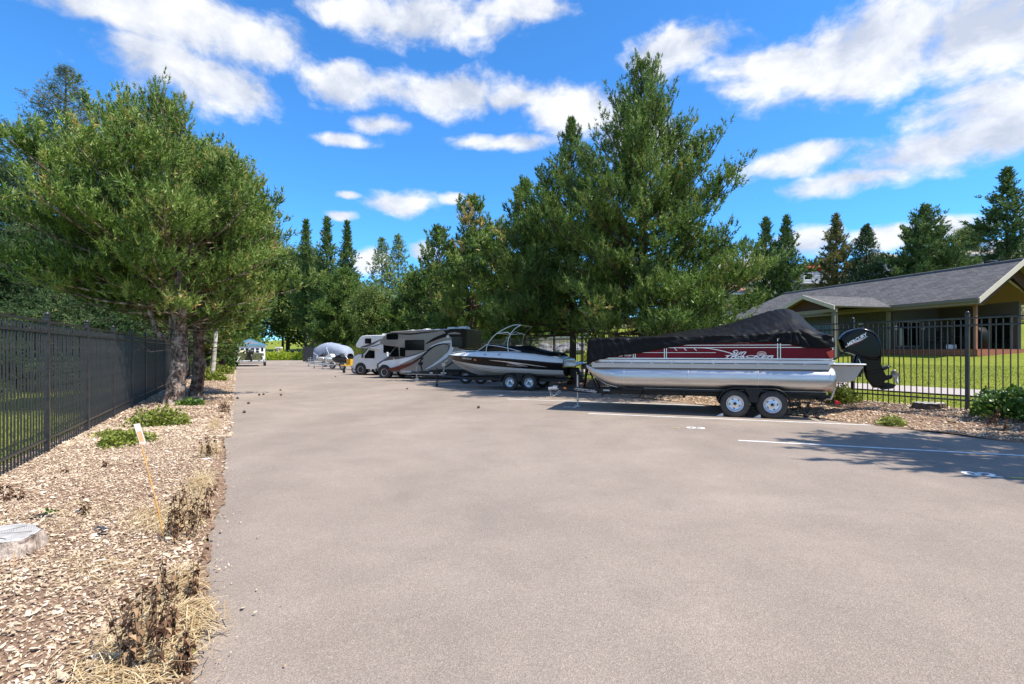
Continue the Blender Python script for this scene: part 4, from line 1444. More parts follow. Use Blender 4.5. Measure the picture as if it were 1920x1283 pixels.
def toon(yc):
    m = MB(); r = .30; zc = .955
    rings = []
    n = 24
    def ring(t, zb, zt, wf, sharp=0.0):
        c = (zb + zt) / 2; h = (zt - zb) / 2; out = []
        for k in range(n):
            a = 2 * PI * k / n
            y = math.cos(a) * r * wf; z = math.sin(a) * h
            y *= (1 - sharp * (1 - abs(math.sin(a))) * 0.0)
            out.append((t, yc + y, c + z))
        return out
    for t, zb, zt, wf in ((-3.17, .80, 1.10, .45), (-3.15, .73, 1.18, .78), (-3.11, .672, 1.235, .95), (-3.05, .655, 1.253, 1), (-2.2, .652, 1.255, 1), (-1.4, .652, 1.255, 1), (-.6, .652, 1.255, 1),
                          (.2, .652, 1.255, 1), (1.0, .652, 1.255, 1), (1.69, .652, 1.255, 1), (1.95, .672, 1.253, .96), (2.2, .74, 1.25, .83), (2.42, .86, 1.248, .6), (2.58, 1.0, 1.246, .36), (2.7, 1.14, 1.245, .14), (2.74, 1.2, 1.243, .05)):
        rings.append(ring(t, zb, zt, wf))
    m.loft(rings)
    return m


for yc in (.95, 0.0, -.95):
    tn = obj("pontoon", toon(yc), M_alu, boat)
    w = MB()                                     # weld seams, keel strip and lifting strake
    for t in (1.69, .1, -1.5, -3.02):
        w.tube([(t, yc + math.cos(a) * .3035, .9535 + math.sin(a) * .3045) for a in np.linspace(-PI / 2, PI / 2, 14)], .005, 4)
    w.tube([(1.2, yc, .648), (-3.0, yc, .648)], .012, 5)
    w.tube([(2.45, yc + .165, 1.13), (2.2, yc + .245, 1.07), (1.95, yc + .285, 1.02)], .012, 5)
    w.tube([(2.72, yc, 1.19), (2.5, yc, .92), (2.2, yc, .73), (1.9, yc, .655)], .010, 5)
    obj("seam", w, M_alutrim, tn)
# brackets between pontoons and deck
br = MB()
for yc in (.95, 0, -.95):
    br.box((-.2, yc, 1.262), (5.5, .12, .05))
for k in range(12):
    br.box((-3.0 + k * .5, 0, 1.30), (.05, 2.36, .05))
obj("cross_member", br, M_alutrim, boat)
sk = MB()                                         # under-deck skirt, stepped
for s_ in (1, -1):
    sk.box((-.23, s_ * 1.165, 1.245), (5.55, .05, .11))
    sk.box((-.23, s_ * 1.19, 1.292), (5.58, .012, .03))
obj("deck_skirt", sk, mat("warm_grey_skirt", (.50, .46, .42), .45, .3, .06, 3), boat)
dk = MB()
ol = [(-3.12, -1.2), (-3.12, 1.2), (2.35, 1.2), (2.55, 1.12), (2.63, .9), (2.65, 0), (2.63, -.9), (2.55, -1.12), (2.35, -1.2)]
rings = []
for z, ins in ((1.318, .02), (1.335, 0), (1.365, -.028), (1.395, 0), (1.408, .02)):
    rings.append([(x - math.copysign(ins, x), y - math.copysign(ins, y) if y else 0, z) for x, y in ol])
dk.loft(rings, smooth=False)
obj("deck", dk, M_alutrim, boat, bevel=.004)
# fence panels, rails and posts on the near and far side
for s_ in (1, -1):
    yy = s_ * 1.175
    pan = MB()
    for a, b, zt in ((2.45, 1.46, 1.66), (1.40, .68, 1.93), (.62, -1.92, 1.93), (-1.98, -3.07, 1.93)):
        pan.box(((a + b) / 2, yy, (1.43 + zt) / 2), (a - b, .014, zt - 1.43))
    obj("side_panel", pan, M_red, boat)
    rl = MB()
    for z in (1.435, 1.93):
        rl.rbox((-.31, yy, z), (5.52, .034, .030), .006)
    rl.box((-.31, yy + s_ * .010, 1.71), (5.5, .010, .014))
    rl.box((-1.4, yy + s_ * .010, 1.77), (3.32, .010, .013))
    rl.box((-.35, yy + s_ * .010, 1.825), (1.9, .010, .011))
    rl.box((.95, yy + s_ * .010, 1.585), (3.0, .010, .010))
    obj("rail", rl, M_alutrim, boat)
    for t in (1.455, 1.405, .675, .625, -1.925, -1.985, -3.07, 2.44):
        ps_mb = MB(); ps_mb.rbox((t, yy, 1.68 if t < 2 else 1.55), (.024, .040, .50 if t < 2 else .24), .005)
        obj("fence_post", ps_mb, M_alutrim, boat)
    gr_ = MB()
    yd = yy + s_ * .0085
    if s_ > 0:
        band(gr_, [(.35, 1.705), (-.1, 1.705), (-.35, 1.695), (-.6, 1.65), (-.8, 1.60), (-1.0, 1.53), (-1.15, 1.45)], [.010, .012, .016, .016, .012], yd, mi=0)
        for t in (.45, .22, -.02):
            gr_.add([(t, yd, 1.705), (t - .02, yd, 1.705), (t + .05 - .02 - .12, yd, 1.635 + .0), (t + .05 - .12, yd, 1.635)], [(0, 1, 2, 3)])
        obj("pinstripe", gr_, M_alutrim, boat)
text("Sun", boat, M_whitep, .155, side_matrix(-1.04, 1.186, 1.585), shear=.55, sx=1.5, bold=.003)
text("TRACKER", boat, M_whitep, .082, side_matrix(-1.27, 1.186, 1.487), shear=.35, sx=3.1, bold=.003)
text("Party", boat, M_whitep, .085, side_matrix(1.98, 1.186, 1.515), shear=.5, sx=1.0)
text("20", boat, M_whitep, .10, side_matrix(1.78, 1.186, 1.515), sx=1.1, bold=.003)
text("Barge", boat, M_whitep, .085, side_matrix(1.60, 1.186, 1.515), shear=.5, sx=.95)
M_sunlogo = mat("faded_copper_emblem", (.42, .2, .14), .4, 0, .2, 30)
sl = MB()
oc = [(-1.58 + .10 * math.cos(a), 1.555 + .060 * math.sin(a)) for a in np.linspace(-.45, PI + .45, 20)]
sl.prism(oc, 1.184, 1.188)
em = obj("sun_emblem", sl, M_sunlogo, boat)
sl2 = MB()
sl2.tube([(x, 1.189, z) for x, z in oc], .004, 4)
for k in range(3):
    sl2.add([(-1.66 + k * .01, 1.1895, 1.522 + k * .018), (-1.50 - k * .015, 1.1895, 1.528 + k * .018), (-1.50 - k * .015, 1.1895, 1.534 + k * .018), (-1.66 + k * .01, 1.1895, 1.529 + k * .018)], [(0, 1, 2, 3)])
obj("emblem_line", sl2, M_whitep, em)
tl = MB()
tl.prism([(-2.93, 1.60), (-3.085, 1.66), (-3.085, 1.47), (-3.02, 1.44)], 1.184, 1.21)
obj("corner_reflector", tl, M_redlens, boat)
# rear pod
pod = MB()
o_ = [(-3.13, 1.27), (-3.90, 1.27), (-3.88, 1.23), (-3.70, .90), (-3.5, .86), (-3.13, .86)]
for yc in (0,):
    pod.prism(o_, -.42, .42)
obj("motor_pod", pod, M_beige, boat, bevel=.02)
pl = MB(); pl.rbox((-3.50, 0, 1.300), (.86, 1.0, .035), .01)
obj("swim_step", pl, M_alutrim, boat)

# outboard motor, tilted up; one part with its own pieces
cowl = MB()
oc = smooth_curve([(-3.45, 1.90), (-3.56, 2.06), (-3.72, 2.15), (-3.93, 2.195), (-4.10, 2.14), (-4.22, 2.05), (-4.30, 1.90), (-4.34, 1.70), (-4.345, 1.48), (-4.28, 1.40), (-4.10, 1.40), (-3.92, 1.47), (-3.72, 1.56), (-3.54, 1.62), (-3.49, 1.74), (-3.45, 1.90)], 4)[:-1]
cowl.puff([(a.x, a.y) for a in oc], .21, steps=((1.0, .80), (.97, .89), (.86, .96), (.55, 1.0), (-.55, 1.0), (-.86, .96), (-.97, .89), (-1.0, .80)))
motor = obj("outboard_motor", cowl, M_gloss, boat)
mid = MB()
mid.puff([(-3.94, 1.56), (-4.33, 1.62), (-4.345, 1.45), (-4.34, 1.30), (-4.38, 1.16), (-4.03, 1.10), (-3.98, 1.28), (-3.92, 1.42)], .14)
mid.puff([(-3.94, 1.36), (-4.36, 1.30), (-4.41, 1.14), (-4.47, 1.00), (-4.42, .86), (-4.48, .74), (-4.2, .72), (-4.05, .95)], .075)
obj("leg", mid, M_gloss, motor)
gc = MB()
d = Vector((-.95, 0, .26)).normalized()
c0 = Vector((-4.14, 0, .88))
gc.tube([c0, c0 + d * .06, c0 + d * .18, c0 + d * .36, c0 + d * .46], [.015, .05, .068, .062, .045], 14)
gc.puff([(-4.2, .80), (-4.5, .86), (-4.68, .80), (-4.60, .71), (-4.38, .67)], .014)
gc.puff([(-3.99, 1.12), (-4.36, 1.22), (-4.54, 1.285), (-4.56, 1.25), (-4.38, 1.13), (-4.02, 1.05)], .12, steps=((1, .7), (.8, .95), (-.8, .95), (-1, .7)))
obj("gearcase", gc, M_black, motor)
pr = MB()
hub = c0 + d * .54
q_ = d.to_track_quat("X", "Z").to_matrix()
pr.tube([hub - d * .05, hub + d * .09], [.042, .030], 12)
for k in range(3):
    a = 2 * PI * k / 3 + .5
    rings = []
    for rr0, wd, tw in ((.035, .04, .9), (.09, .09, .8), (.15, .10, .65), (.19, .065, .55), (.205, .018, .5)):
        u = Vector((0, math.cos(a), math.sin(a))); v_ = Vector((0, -math.sin(a), math.cos(a)))
        c = u * rr0
        w_ = (v_ * math.cos(tw) + Vector((1, 0, 0)) * math.sin(tw)) * wd
        rings.append([q_ @ (c + w_) + hub, q_ @ (c + Vector((.004, 0, 0))) + hub, q_ @ (c - w_) + hub, q_ @ (c - Vector((.004, 0, 0))) + hub])
    pr.loft(rings)
obj("propeller", pr, mat("grey_propeller", (.50, .48, .45), .45, .1, .1, 6), motor)
bk = MB()
for s_ in (.11, -.11):
    bk.prism([(-3.86, 1.60), (-3.98, 1.55), (-3.97, 1.28), (-3.91, .98), (-3.84, 1.0), (-3.80, 1.30)], s_ - .02, s_ + .02)
bk.tube([(-3.80, .0, 1.33), (-3.98, 0, 1.52)], .03, 8)
bk.box((-3.90, 0, 1.28), (.08, .26, .34))
obj("tilt_bracket", bk, M_black, motor)
cb = MB()
cb.tube([(-3.56, .06, 1.74), (-3.52, .08, 1.66), (-3.58, .1, 1.58), (-3.42, .12, 1.46), (-3.22, .1, 1.40)], .014, 6)
cb.tube([(-3.60, -.04, 1.70), (-3.56, 0, 1.56), (-3.40, .03, 1.42), (-3.2, .02, 1.38)], .011, 6)
obj("control_cable", cb, M_lead, motor)
sh_ = MB()
sh_.add([(-3.95, .118, 1.50), (-3.975, .118, 1.50), (-4.10, .113, 1.24), (-4.085, .113, 1.24)], [(0, 1, 2, 3)])
sh_.tube([(-3.86, .135, 1.43), (-3.95, .135, 1.20)], .012, 6)
obj("tilt_rod", sh_, M_rim, motor)
text("MERCURY", motor, M_whitep, .105, side_matrix(-3.80, .2125, 1.90, math.radians(33)), shear=.25, sx=1.0, bold=.004)
st_ = MB()
band(st_, [(-3.56, 1.72), (-3.68, 1.80), (-3.86, 1.88), (-4.03, 1.98)], [.012, .02, .018, .006], .2125, .003)
obj("motor_stripe", st_, M_rim, motor)
st_ = MB()
band(st_, [(-3.66, 1.755), (-3.80, 1.82), (-3.95, 1.91)], [.006, .010, .006], .2127, .003)
obj("red_accent", st_, M_redlens, motor)

# canvas cover
cover_mb = None
ST = [(2.69, 1.30, 1.50, 1.60), (2.67, 1.29, 1.88, 1.93), (2.62, 1.30, 1.955, 2.0), (2.4, 1.37, 1.97, 2.02), (2.05, 1.46, 1.975, 2.03), (1.6, 1.53, 1.975, 2.04), (1.17, 1.59, 1.98, 2.05), (.75, 1.68, 1.99, 2.10), (.4, 1.74, 2.0, 2.15), (.0, 1.80, 2.0, 2.22),
      (-.4, 1.81, 2.0, 2.27), (-.8, 1.82, 2.01, 2.34), (-1.2, 1.825, 2.02, 2.46), (-1.6, 1.825, 2.04, 2.59), (-1.9, 1.82, 2.06, 2.69), (-2.12, 1.79, 2.07, 2.735), (-2.32, 1.75, 2.08, 2.74), (-2.46, 1.71, 2.06, 2.68), (-2.62, 1.69, 2.04, 2.53),
      (-2.8, 1.69, 2.02, 2.33), (-2.98, 1.70, 2.0, 2.15), (-3.09, 1.72, 1.97, 2.07), (-3.125, 1.73, 1.80, 1.9)]
tt = np.array([a[0] for a in ST])[::-1]
NT, NY = 190, 64
ts = np.linspace(2.69, -3.125, NT)
prof = [np.interp(ts, tt, np.array([a[k] for a in ST])[::-1]) for k in (1, 2, 3)]
w0 = 1.225
V = []
for i, t in enumerate(ts):
    zb, zs, zt = (prof[k][i] for k in range(3))
    endf = min(1, (2.70 - t) / .12, (t + 3.14) / .10)
    wv = w0 * (.90 + .10 * max(0, endf) ** .5)
    for j in range(NY):
        u = j / (NY - 1) * 2 - 1
        a = abs(u)
        sgn = 1 if u > 0 else -1
        if a > .68:                                       # hanging skirt
            f = (a - .68) / .32
            y = wv * (1.0 + .012 * f); z = zs + (zb - zs) * f
        else:
            f = a / .68
            ridge = (zt - zs)
            y = wv * f ** .93
            z = zs + ridge * (1 - f ** 1.15) - .03 * math.sin(f * PI) * min(1, ridge * 3)
            if f > .93: z -= .012 * ((f - .93) / .07) ** 2
        # folds
        fy = 1.0
        v3 = Vector((t * 1.3, u * 3.0, 0))
        n1 = mnoise.noise(v3) * .016
        cr = mnoise.noise(Vector((t * 5.5 + u * 4, u * 2.2 - t * 1.2, 3.3)))
        n2 = (abs(cr) ** .7) * -.028
        # folds radiating from the hump corner down the side
        dx, dz = t + 2.25, z - 2.25
        ang = math.atan2(dz, dx); rad_ = math.hypot(dx, dz)
        n3 = (.022 if .5 < a < .97 else .004) * math.sin(ang * 17 + 2 * mnoise.noise(Vector((rad_ * 2, ang, 1)))) * math.exp(-((rad_ - .45) / .38) ** 2)
        # long swags along the boat
        n4 = .013 * math.sin((z * 24 + t * 5.0 + 2 * mnoise.noise(Vector((t, z * 2, 7))))) * (1 if t < 1.9 else .5) * math.exp(-((a - .62) / .25) ** 2)
        dlt = n1 + n2 + n3 + n4 + .008 * mnoise.noise(Vector((t * 14, u * 12, 5)))
        if a > .6: y += dlt * 1.0
        z += dlt * (.9 if a < .75 else .15)
        if a > .995:
            z += .012 * mnoise.noise(Vector((t * 4, 2, 2)))
        V.append((t, y * sgn, z))
V = np.array(V)
i = np.arange(NT - 1)[:, None] * NY + np.arange(NY - 1)[None, :]
F = np.stack([i, i + NY, i + NY + 1, i + 1], -1).reshape(-1, 4)
cme = np_mesh("boat_cover", V, F, smooth=True)
# close the two ends
fixn(cme)
cov = obj("boat_cover", cme, M_cloth)
cov.location = LOC1; cov.rotation_euler = (0, 0, HEAD)
md = cov.modifiers.new("thickness", "SOLIDIFY"); md.thickness = .006
tag(cov, "black canvas cover stretched tent-like over the pontoon boat", "boat cover")
e = MB()
for t, k in ((2.69, 0), (-3.125, NT - 1)):
    ring = [tuple(v) for v in V[k * NY:(k + 1) * NY]]
    e.add(ring, [tuple(range(NY))])
obj("end_flap", e, M_cloth, cov)

# trailer
tr1 = thing("boat_trailer", "black tandem axle trailer under the silver and red pontoon boat", "trailer", LOC1, HEAD)
fr = MB()
for s_ in (1, -1):
    fr.box((-.35, s_ * .55, .50), (5.6, .06, .11))
    fr.tube([(2.45, s_ * .55, .50), (3.4, s_ * .05, .50)], .05, 4, smooth=False)
    fr.tube([(-3.12, s_ * .55, .50), (-3.12, s_ * 1.12, .42)], .035, 4, smooth=False)
for t in (-2.9, -1.9, -.9, .2, 1.3, 2.3):
    fr.box((t, 0, .455), (.06, 2.0, .07))
    for s_ in (1, -1):
        fr.box((t, s_ * .95, .56), (.05, .05, .14))
obj("frame", fr, M_black, tr1, bevel=.006)
tg = MB(); tg.rbox((3.0, 0, .50), (1.6, .09, .10), .008)
tongue = obj("tongue", tg, M_black, tr1)
cp = MB()
cp.tube([(3.75, 0, .50), (3.95, 0, .51), (4.06, 0, .49)], [.05, .05, .055], 10)
cp.box((3.86, 0, .575), (.14, .03, .03))
cp.tube([(3.72, .06, .46), (3.85, .10, .30), (3.98, .06, .27), (4.02, 0, .42)], .012, 6)
cp.tube([(3.68, -.06, .46), (3.8, -.10, .33), (3.95, -.06, .28), (4.0, 0, .42)], .012, 6)
obj("coupler", cp, M_galv, tongue)
for s_ in (1, -1):
    bb = MB()
    for o2 in (-.12, .12):
        bb.box((-.6, s_ * .95 + o2, .625), (4.7, .07, .05))
    obj("bunk", bb, mat("black_bunk_carpet", (.02, .02, .022), .95, 0, .3, 20, .4, 200), tr1)
wh = wheel(tr1, (-.985, 1.12, .335), .335, .21)
for t, y, fl in ((-1.81, 1.12, False), (-.985, -1.12, True), (-1.81, -1.12, True)):
    copy_wheel(wh, tr1, (t, y, .335), fl)
for s_ in (1, -1):
    y0, y1 = (1.0, 1.24) if s_ > 0 else (-1.24, -1.0)
    obj("fender", fender_mb((-.985, -1.81), .335, .385, y0, y1), M_black, tr1)
ax = MB()
for t in (-.985, -1.81):
    ax.tube([(t, -1.0, .335), (t, 1.0, .335)], .035, 8)
obj("axle", ax, M_black, tr1)
jk = MB()
jk.tube([(3.16, .09, .05), (3.16, .09, .75)], .024, 8); jk.tube([(3.16, .09, .42), (3.16, .09, .93)], .032, 8)
jk.box((3.16, .09, .02), (.14, .14, .035)); jk.tube([(3.16, .09, .93), (3.16, .24, .95), (3.16, .24, 1.02)], .010, 6)
obj("jack", jk, M_galv, tr1)
wp = MB()
wp.tube([(3.0, 0, .52), (2.86, 0, 1.35)], .04, 4, smooth=False)
wp.tube([(2.55, .28, .5), (2.86, .12, 1.2)], .025, 6); wp.tube([(2.55, -.28, .5), (2.86, -.12, 1.2)], .025, 6)
wp.box((2.95, 0, 1.18), (.18, .16, .16)); wp.tube([(3.0, .08, 1.18), (3.02, .2, 1.25), (3.0, .2, 1.32)], .012, 6)
wp.revolve([(-.09, .05), (.09, .05)], (2.80, 0, 1.28), "y", 12)
obj("winch_post", wp, M_black, tr1)
for t, y in ((-3.16, 1.05), (-3.16, -1.05)):
    l = MB(); l.rbox((0, 0, 0), (.05, .20, .085), .01); l.rbox((.0, .104, 0), (.11, .006, .06), .002)
    obj("tail_light", l, M_redlens, tr1, (t, y + (.06 if y > 0 else -.06), .43))
bdl = MB(); bdl.prism([(3.02, .44), (2.35, .44), (2.35, .535), (3.02, .555)], .36, .372)
# angled side board of the tongue with its lettering
board = MB()
a, b = Vector((3.30, .13, 0)), Vector((2.46, .575, 0))
d_ = (b - a).normalized(); no = Vector((-d_.y, d_.x, 0))
if no.y < 0: no = -no
board.add([a + Vector((0, 0, .43)), b + Vector((0, 0, .43)), b + Vector((0, 0, .57)), a + Vector((0, 0, .57))] + [v + no * .012 for v in (a + Vector((0, 0, .43)), b + Vector((0, 0, .43)), b + Vector((0, 0, .57)), a + Vector((0, 0, .57)))],
          [(0, 1, 2, 3), (4, 7, 6, 5), (0, 4, 5, 1), (1, 5, 6, 2), (2, 6, 7, 3), (3, 7, 4, 0)])
bo = obj("name_board", board, M_black, tr1)
ex = d_.copy(); ez = Vector((0, 0, 1)); Mx = Matrix((ex, ez, no)).transposed().to_4x4()
ctr = (a + b) / 2 + no * .015 + Vector((0, 0, .50))
text("~CUSTOM TRACKER~", bo, M_whitep, .085, Matrix.Translation(ctr) @ Mx @ Matrix.Rotation(math.radians(-2), 4, "Z"), bold=.003, sx=1.0)
for t, z, w_ in ((2.25, .545, .19),):
    s2 = MB(); s2.box((t, .59, z - .01), (w_, .004, .045)); obj("reflector_strip", s2, M_galv, tr1)
am = MB(); am.rbox((3.55, .05, .52), (.09, .03, .05), .005); obj("side_marker", am, M_orange, tr1)
gd = MB()
for s_ in (1, -1):
    gd.tube([(-2.95, s_ * 1.16, .50), (-3.02, s_ * 1.27, .52), (-3.10, s_ * 1.28, .78)], .022, 8)
obj("guide_post", gd, M_galv, tr1)
for t in (-.72, -1.56):
    ch = MB(); ch.prism([(t, .005), (t + .16, .005), (t + .03, .085), (t, .085)], 1.05, 1.17)
    c_ = obj("wheel_chock", ch, M_galv); c_.location = LOC1; c_.rotation_euler = (0, 0, HEAD)
    tag(c_, "small grey wheel chock against the %s wheel of the pontoon trailer" % ("front" if t > -1 else "rear"), "wheel chock")

# ------------------------------------------------------------------ runabout boat on trailer
NC2 = 21.0
LOC2 = at_stall(NC2)
rb = thing("runabout_boat", "white and black bowrider speedboat with tower on a trailer", "boat", LOC2, HEAD)
STN = [  # t, keel, (chine y,z), (band bottom y,z), (sheer y,z), (rub y,z), (deck edge y,z), deck centre z
    (4.85, .50, .98, .68, 1.14, .85, 1.19, 1.09, 1.20, 1.14, 1.02, 1.30, 1.33),
    (5.4, .49, 1.0, .68, 1.17, .86, 1.22, 1.12, 1.23, 1.17, 1.03, 1.41, 1.44),
    (6.2, .48, 1.01, .68, 1.19, .89, 1.24, 1.19, 1.25, 1.24, 1.02, 1.52, 1.54),
    (7.1, .47, 1.0, .70, 1.19, .94, 1.24, 1.25, 1.25, 1.30, 1.0, 1.58, 1.60),
    (8.0, .475, .95, .75, 1.14, 1.0, 1.21, 1.30, 1.22, 1.35, .95, 1.60, 1.62),
    (8.7, .52, .83, .83, 1.02, 1.06, 1.11, 1.335, 1.12, 1.38, .84, 1.60, 1.62),
    (9.3, .64, .62, .95, .82, 1.12, .93, 1.36, .94, 1.40, .66, 1.57, 1.59),
    (9.8, .84, .38, 1.08, .55, 1.18, .67, 1.38, .68, 1.415, .43, 1.54, 1.55),
    (10.15, 1.06, .18, 1.19, .28, 1.24, .38, 1.395, .39, 1.43, .22, 1.51, 1.52),
    (10.38, 1.25, .04, 1.29, .08, 1.31, .13, 1.41, .135, 1.44, .07, 1.48, 1.485),
    (10.45, 1.36, .005, 1.37, .01, 1.375, .02, 1.42, .022, 1.442, .012, 1.46, 1.462)]
keys = np.array(STN)
tq = np.linspace(4.85, 10.45, 44)
IN = [np.interp(tq, keys[:, 0], keys[:, k]) for k in range(1, 13)]
# smooth the interpolated lines a little
for k in range(12):
    for _ in range(3):
        IN[k][1:-1] = (IN[k][:-2] + 2 * IN[k][1:-1] + IN[k][2:]) / 4


def sect(i, s_):
    zk, yc, zc, yb, zb, ys, zs, yr, zr, yd, zd, zdc = (IN[k][i] for k in range(12))
    mid_ = (yb * .5 + yc * .5 + .01, (zb + zc) / 2)
    sh2 = (yd + (yr - yd) * .55, zr + (zd - zr) * .72)
    return [(0, zk), (s_ * yc * .5, zk + (zc - zk) * .42), (s_ * yc, zc), (s_ * (yc + .03), zc + .01), (s_ * yb, zb), (s_ * ys, zs), (s_ * (yr + .012), zs + .008), (s_ * (yr + .012), zr), (s_ * yr, zr + .01), (s_ * sh2[0], sh2[1]), (s_ * yd, zd), (0, zdc)]


hull = MB()
for s_ in (1, -1):
    for lo, hi, mi in ((0, 4, 0), (4, 5, 1), (5, 8, 2), (8, 11, 0)):
        rows = []
        for i in range(len(tq)):
            sc_ = sect(i, s_)
            rows.append([(tq[i], y, z) for y, z in sc_[lo:hi + 1]])
        hull.loft(rows, mi, smooth=True, caps=False, closed=False)
    c_ = sect(0, s_)
    hull.add([(4.85, y, z) for y, z in c_] , [tuple(range(12))], 1)
h_ = obj("hull", hull, [M_white, M_gloss, M_lead], rb)
st_ = MB()
for off, w_, mi in ((.028, .018, 0), (.105, .022, 0), (.18, .015, 0)):
    for i in range(4, 40):
        def q3(i_, o_):
            s1 = sect(i_, 1)
            # walk down from the band bottom towards the keel
            pth = [s1[4], s1[3], s1[1], s1[0]]
            acc = 0
            for (y0_, z0_), (y1_, z1_) in zip(pth, pth[1:]):
                l = math.hypot(y1_ - y0_, z1_ - z0_)
                if acc + l >= o_ + .12:
                    f = (o_ + .12 - acc) / l
                    return (tq[i_], y0_ + (y1_ - y0_) * f + .004, z0_ + (z1_ - z0_) * f - .003)
                acc += l
            return (tq[i_], pth[-1][0], pth[-1][1])
        a = min(1, (i - 4) / 10)
        st_.add([q3(i, off), q3(i + 1, off), q3(i + 1, off + w_ * a), q3(i, off + w_ * a)], [(0, 1, 2, 3)])
obj("hull_stripe", st_, M_taupe, rb)
# white swoosh on the black band
sw = MB()
def on_band(t, f):
    i = int(np.clip((t - 4.85) / 5.6 * 43, 0, 42)); a = (t - tq[i]) / (tq[1] - tq[0])
    yb, zb, ys, zs = (IN[k][i] + (IN[k][i + 1] - IN[k][i]) * a for k in (3, 4, 5, 6))
    return (t, yb + (ys - yb) * f + .006, zb + (zs - zb) * f)
for (ta, tb, fa, fb_, wd) in ((8.0, 5.5, .80, .42, .13), (7.2, 6.3, .62, .30, .12)):
    for k in range(14):
        u0, u1 = k / 14, (k + 1) / 14
        w0_, w1_ = wd * math.sin(PI * min(1, .02 + u0 * .95)) ** .7, wd * math.sin(PI * min(1, .02 + u1 * .95)) ** .7
        f0, f1 = fa + (fb_ - fa) * u0 ** 1.6, fa + (fb_ - fa) * u1 ** 1.6
        sw.add([on_band(ta + (tb - ta) * u0, f0 + w0_ / 2), on_band(ta + (tb - ta) * u1, f1 + w1_ / 2), on_band(ta + (tb - ta) * u1, f1 - w1_ / 2), on_band(ta + (tb - ta) * u0, f0 - w0_ / 2)], [(0, 1, 2, 3)])
obj("hull_swoosh", sw, M_rim, rb)


def hull_text(body, t, f, size, m_, sx=1.0, bold=.002, shear=0.0):
    a = Vector(on_band(t + .2, f)); b = Vector(on_band(t - .2, f)); up = Vector(on_band(t, min(1, f + .2))) - Vector(on_band(t, f - .1))
    ex = (b - a).normalized(); ez = ex.cross(up).normalized(); 
    if ez.y < 0: ez = -ez
    ey = ez.cross(ex).normalized()
    c = Vector(on_band(t, f)) + ez * .008
    M_ = Matrix((ex, ey, ez)).transposed().to_4x4()
    text(body, rb, m_, size, Matrix.Translation(c) @ M_, sx=sx, bold=bold, shear=shear)


hull_text("WN 753 LF", 9.10, .78, .105, M_whitep, sx=1.05)
hull_text("MONTEREY", 6.85, .30, .085, M_taupe, sx=1.6)
s2 = MB()
o3 = Vector(on_band(8.66, .70))
s2.box((o3.x, o3.y + .008, o3.z), (.13, .006, .08), 0, Matrix.Rotation(.15, 3, "Z"))
obj("registration_sticker", s2, M_orange, rb)
# windshield, frames and cockpit cover
ws = MB()
A_, B_, C_ = (8.72, .80, 1.60), (8.24, .86, 1.885), (6.66, .98, 1.60)
fr_ = [(8.95, 0, 1.62), (8.30, 0, 1.93)]
ws.add([A_, B_, (7.55, .95, 1.80), C_], [(0, 1, 2, 3)], 0)
ws.add([(A_[0], -A_[1], A_[2]), (B_[0], -B_[1], B_[2]), (7.55, -.95, 1.80), (C_[0], -C_[1], C_[2])], [(0, 3, 2, 1)], 0)
ws.add([A_, fr_[0], fr_[1], B_], [(0, 1, 2, 3)], 0)
ws.add([(A_[0], -A_[1], A_[2]), fr_[0], fr_[1], (B_[0], -B_[1], B_[2])], [(0, 3, 2, 1)], 0)
wso = obj("windshield", ws, M_glass, rb)
wf = MB()
wf.tube(smooth_curve([(8.95, 0, 1.62), (8.88, .45, 1.61), A_], 4), .012, 6)
top_ = smooth_curve([(8.30, 0, 1.93), (8.29, .5, 1.92), B_, (7.55, .96, 1.805), C_], 4)
wf.tube(top_, .016, 6); wf.tube([(v.x, -v.y, v.z) for v in top_], .016, 6)
wf.tube([A_, B_], .015, 6); wf.tube([A_, (7.6, .94, 1.60), C_], .010, 6)
obj("windshield_frame", wf, M_alutrim, wso)
cc = MB()
rows = []
for t, wd, zc_, ze in ((8.22, .82, 1.90, 1.86), (7.8, .90, 1.86, 1.80), (7.3, .95, 1.84, 1.77), (6.9, .98, 1.84, 1.68), (6.6, 1.0, 1.86, 1.60), (6.4, 1.01, 1.80, 1.57), (6.0, 1.02, 1.66, 1.54), (5.6, 1.03, 1.60, 1.50), (5.25, 1.02, 1.57, 1.42), (5.12, .98, 1.50, 1.36)):
    rows.append([(t, wd * math.sin(a), ze - .04 + (zc_ - ze + .04) * math.cos(a) ** .6 + .012 * mnoise.noise(Vector((t * 5, a * 4, 1)))) for a in np.linspace(-PI / 2, PI / 2, 19)])
cc.loft(rows, 0, True, False, False)
cco = obj("cockpit_cover", cc, M_cloth)
cco.location = LOC2; cco.rotation_euler = (0, 0, HEAD)
tag(cco, "black fabric cockpit cover over the rear half of the white speedboat", "boat cover")
bc = MB()
rows = []
for t, wd in ((8.85, .70), (9.3, .55), (9.8, .34), (10.1, .16)):
    rows.append([(t, wd * u, 1.585 - .09 * (t - 8.85) + .045 * (1 - u * u)) for u in np.linspace(-1, 1, 9)])
bc.loft(rows, 0, True, False, False)
obj("bow_cushion", bc, M_cloth, rb)
br2 = MB()
pts = [(8.9, .74, 1.64), (9.4, .58, 1.63), (9.9, .34, 1.60), (10.25, .12, 1.55), (10.28, 0, 1.545)]
br2.tube(smooth_curve(pts, 4), .012, 6); br2.tube([(v.x, -v.y, v.z) for v in smooth_curve(pts, 4)], .012, 6)
obj("bow_rail", br2, M_rim, rb)
